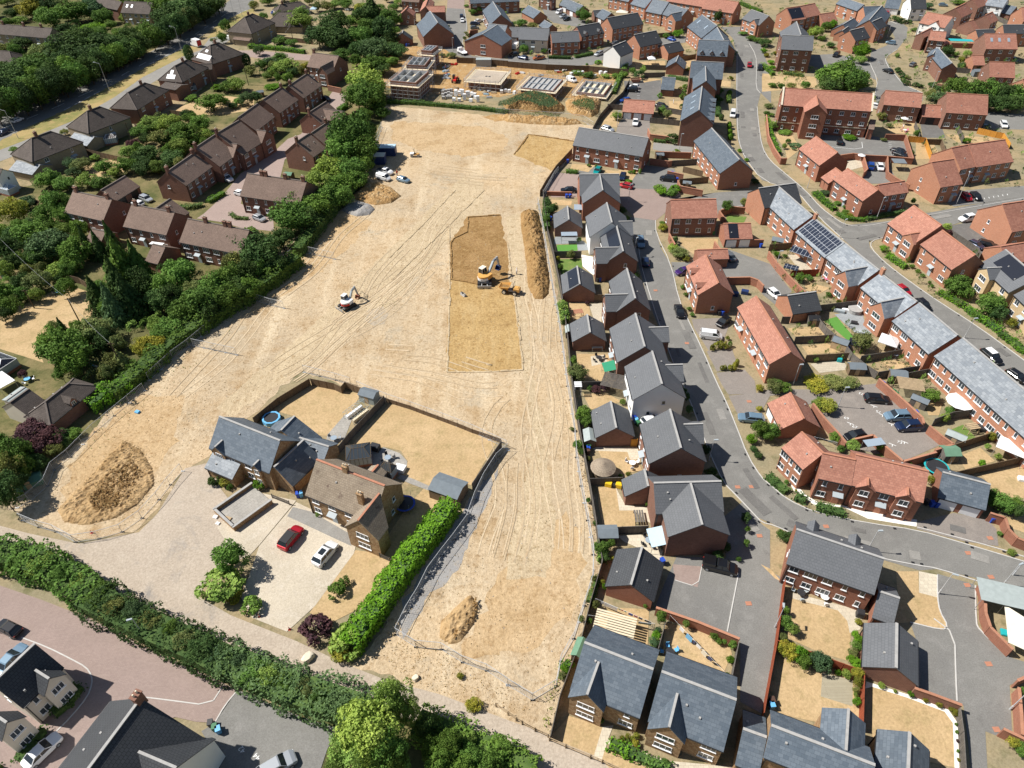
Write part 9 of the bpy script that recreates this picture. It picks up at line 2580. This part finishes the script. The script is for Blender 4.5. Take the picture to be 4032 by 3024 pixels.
def tipper(r):
    for x in (1.6, -1.4):
        for s in (-1, 1):
            w = MB().bar((0, -.14, 0), (0, .14, 0), .42, 12).build('wheel', M['dark_stuff'], r); w.location = (x, s * .9, .42)
    e = MB(); loft(e, [(2.8, ring(.9, .4, 1.2, .1)), (2.4, ring(.98, .4, 1.5, .1)), (1.9, ring(.98, .4, 2.3, .15)), (.9, ring(.98, .4, 2.3, .15))]); e.build('cab', M['p_white'], r)
    MB().box(1.95, 2.35, -.85, .85, 1.5, 2.0).build('windscreen', M['car_glass'], r)
    MB().box(-2.8, .8, -.4, .4, .5, .7).build('chassis', M['dark_stuff'], r)
    t = MB().box(-2.9, .7, -1.0, 1.0, .8, .95)
    for q in ((-2.9, .7, -1.0, -.94), (-2.9, .7, .94, 1.0), (.64, .7, -.94, .94)): t.box(q[0], q[1], q[2], q[3], .95, 1.4)
    t.build('tipper_bed', M['p_white'], r)
box_thing('flatbed_truck', 'white flatbed truck at the yard entrance', 'truck', ('B0', 1812, 470), 120, tipper)
def caravan(r):
    m = MB(); loft(m, [(-2.7, ring(.95, .6, 1.9, .3)), (-2.4, ring(1.1, .45, 2.4, .3)), (2.2, ring(1.1, .45, 2.5, .3)), (2.7, ring(1.0, .6, 1.8, .3))]); m.build('body', M['p_white'], r)
    MB().box(-1.6, -.4, -1.13, -1.11, 1.3, 1.9).box(.4, 1.6, -1.13, -1.11, 1.3, 1.9).build('window', M['car_glass'], r)
    for s in (-1, 1): w = MB().bar((0, -.1, 0), (0, .1, 0), .32, 12).build('wheel', M['dark_stuff'], r); w.location = (0, s * 1.0, .32)
box_thing('caravan', 'white touring caravan', 'caravan', ('C0', 65, 425), 75, caravan)
b_ = at(('B1', 1822, 915)); r_ = empty('digger_bucket', (b_.x, b_.y, .03), -.9, 'spare grey digger bucket lying on the stripped topsoil', 'bucket')
MB().add([(-.8, -.3, 0), (.8, -.3, 0), (.8, .3, 0), (-.8, .3, 0), (-.8, .35, .5), (.8, .35, .5), (.8, -.1, .6), (-.8, -.1, .6)], [(0, 3, 2, 1), (0, 1, 6, 7), (3, 4, 5, 2), (0, 7, 4, 3), (1, 2, 5, 6)]).build('shell', M['ridge_grey'], r_)
MB().box(-.15, .15, -.2, .1, .55, .75).build('hitch', M['dark_stuff'], r_)
for k in range(7):
    b = at(('G', 680 + 11 * k, 165 - 5 * (k % 3) - 3 * k)); o = MB().bar((0, -.8, .35), (0, .8, .35), .35, 12).build('drain_pipe', M['ridge_grey']); o.location = (b.x, b.y, (k % 2) * .0)
    m = MB().bar((0, -.82, .35), (0, -.805, .35), .24, 12).build('bore', M['dark_stuff'], o); tag(o, where('grey concrete drain pipe lying', ('G', 680 + 11 * k, 165)), 'pipe', 'stacked drain pipes')

def lip(s, name='soil_edge', mat='fresh_soil', h=.16):
    ps = [at(p) for p in pts(s)]
    mb = MB(); k = 0
    for a, b in zip(ps, ps[1:]):
        n = max(2, int((b - a).length / 1.6))
        for i in range(n):
            p, q = a.lerp(b, i / n), a.lerp(b, (i + 1) / n)
            w = noise.noise(p * .9) * .25
            d = Vector((w, w * .5, 0))
            mb.beam((p.x + d.x, p.y + d.y, .06), (q.x + d.x, q.y + d.y, .1), .35 + w, (h + w * .4) * 2)
    tag(mb.build(name, M[mat]), kind='structure')
lip('B1:1712,460 1722,778 1860,800 1980,825'); lip('B1:1712,460 1740,420 1860,360 1860,235 2145,215'); lip('B1:1700,330 1705,900 1690,1400 1682,1584 2000,1582 C1:0,1572 130,1565', mat='haul_track', h=.07); lip('C1:0,470 20,700 60,960 110,1350 130,1560', mat='haul_track', h=.07)
lip('C0:180,1172 575,1232'); lip('C0:180,1172 120,1260 55,1345'); lip('B1:1750,0 1500,270 1180,585', mat='haul_track', h=.05); lip('B1:2000,0 1700,300 1200,780', mat='haul_track', h=.05)

rr_ = random.Random(5)
BM = {}
for i_ in range(46):
    x, y = rr_.choice(((rr_.uniform(560, 900), rr_.uniform(230, 540)), (rr_.uniform(100, 1230), rr_.uniform(130, 215)), (rr_.uniform(700, 760), rr_.uniform(240, 420)), (rr_.uniform(1000, 1260), rr_.uniform(480, 600))))
    t_ = 'G' if y < 216 else 'F'
    q = at((t_, x, y))
    if not free(q.x, q.y): continue
    k = rr_.choice(('timber', 'p_white', 'block_grey', 'pale_timber', 'galvanised', 'p_red', 'p_pale_blue'))
    if k not in BM:
        w = MB()
        for j in range(5): w.box(-1.0 + .1 * (j % 3), 1.0 - .12 * (j % 2), -.5 + .2 * j, -.34 + .2 * j, .1 * (j % 2), .35 + .12 * (j % 3))
        BM[k] = w.mesh('stacked_pieces'); BM[k].materials.append(M[k])
    r = empty('material_stack', (q.x, q.y, .03), rr_.uniform(0, 3.1), where({'timber': 'brown timber', 'p_white': 'white sheet', 'block_grey': 'grey block', 'pale_timber': 'pale timber', 'galvanised': 'scaffold tube', 'p_red': 'red board', 'p_pale_blue': 'pale blue sheet'}[k] + ' stack', (t_, x, y)), 'material stack', 'building materials in the yard')
    link('stacked_pieces', BM[k], None, r)
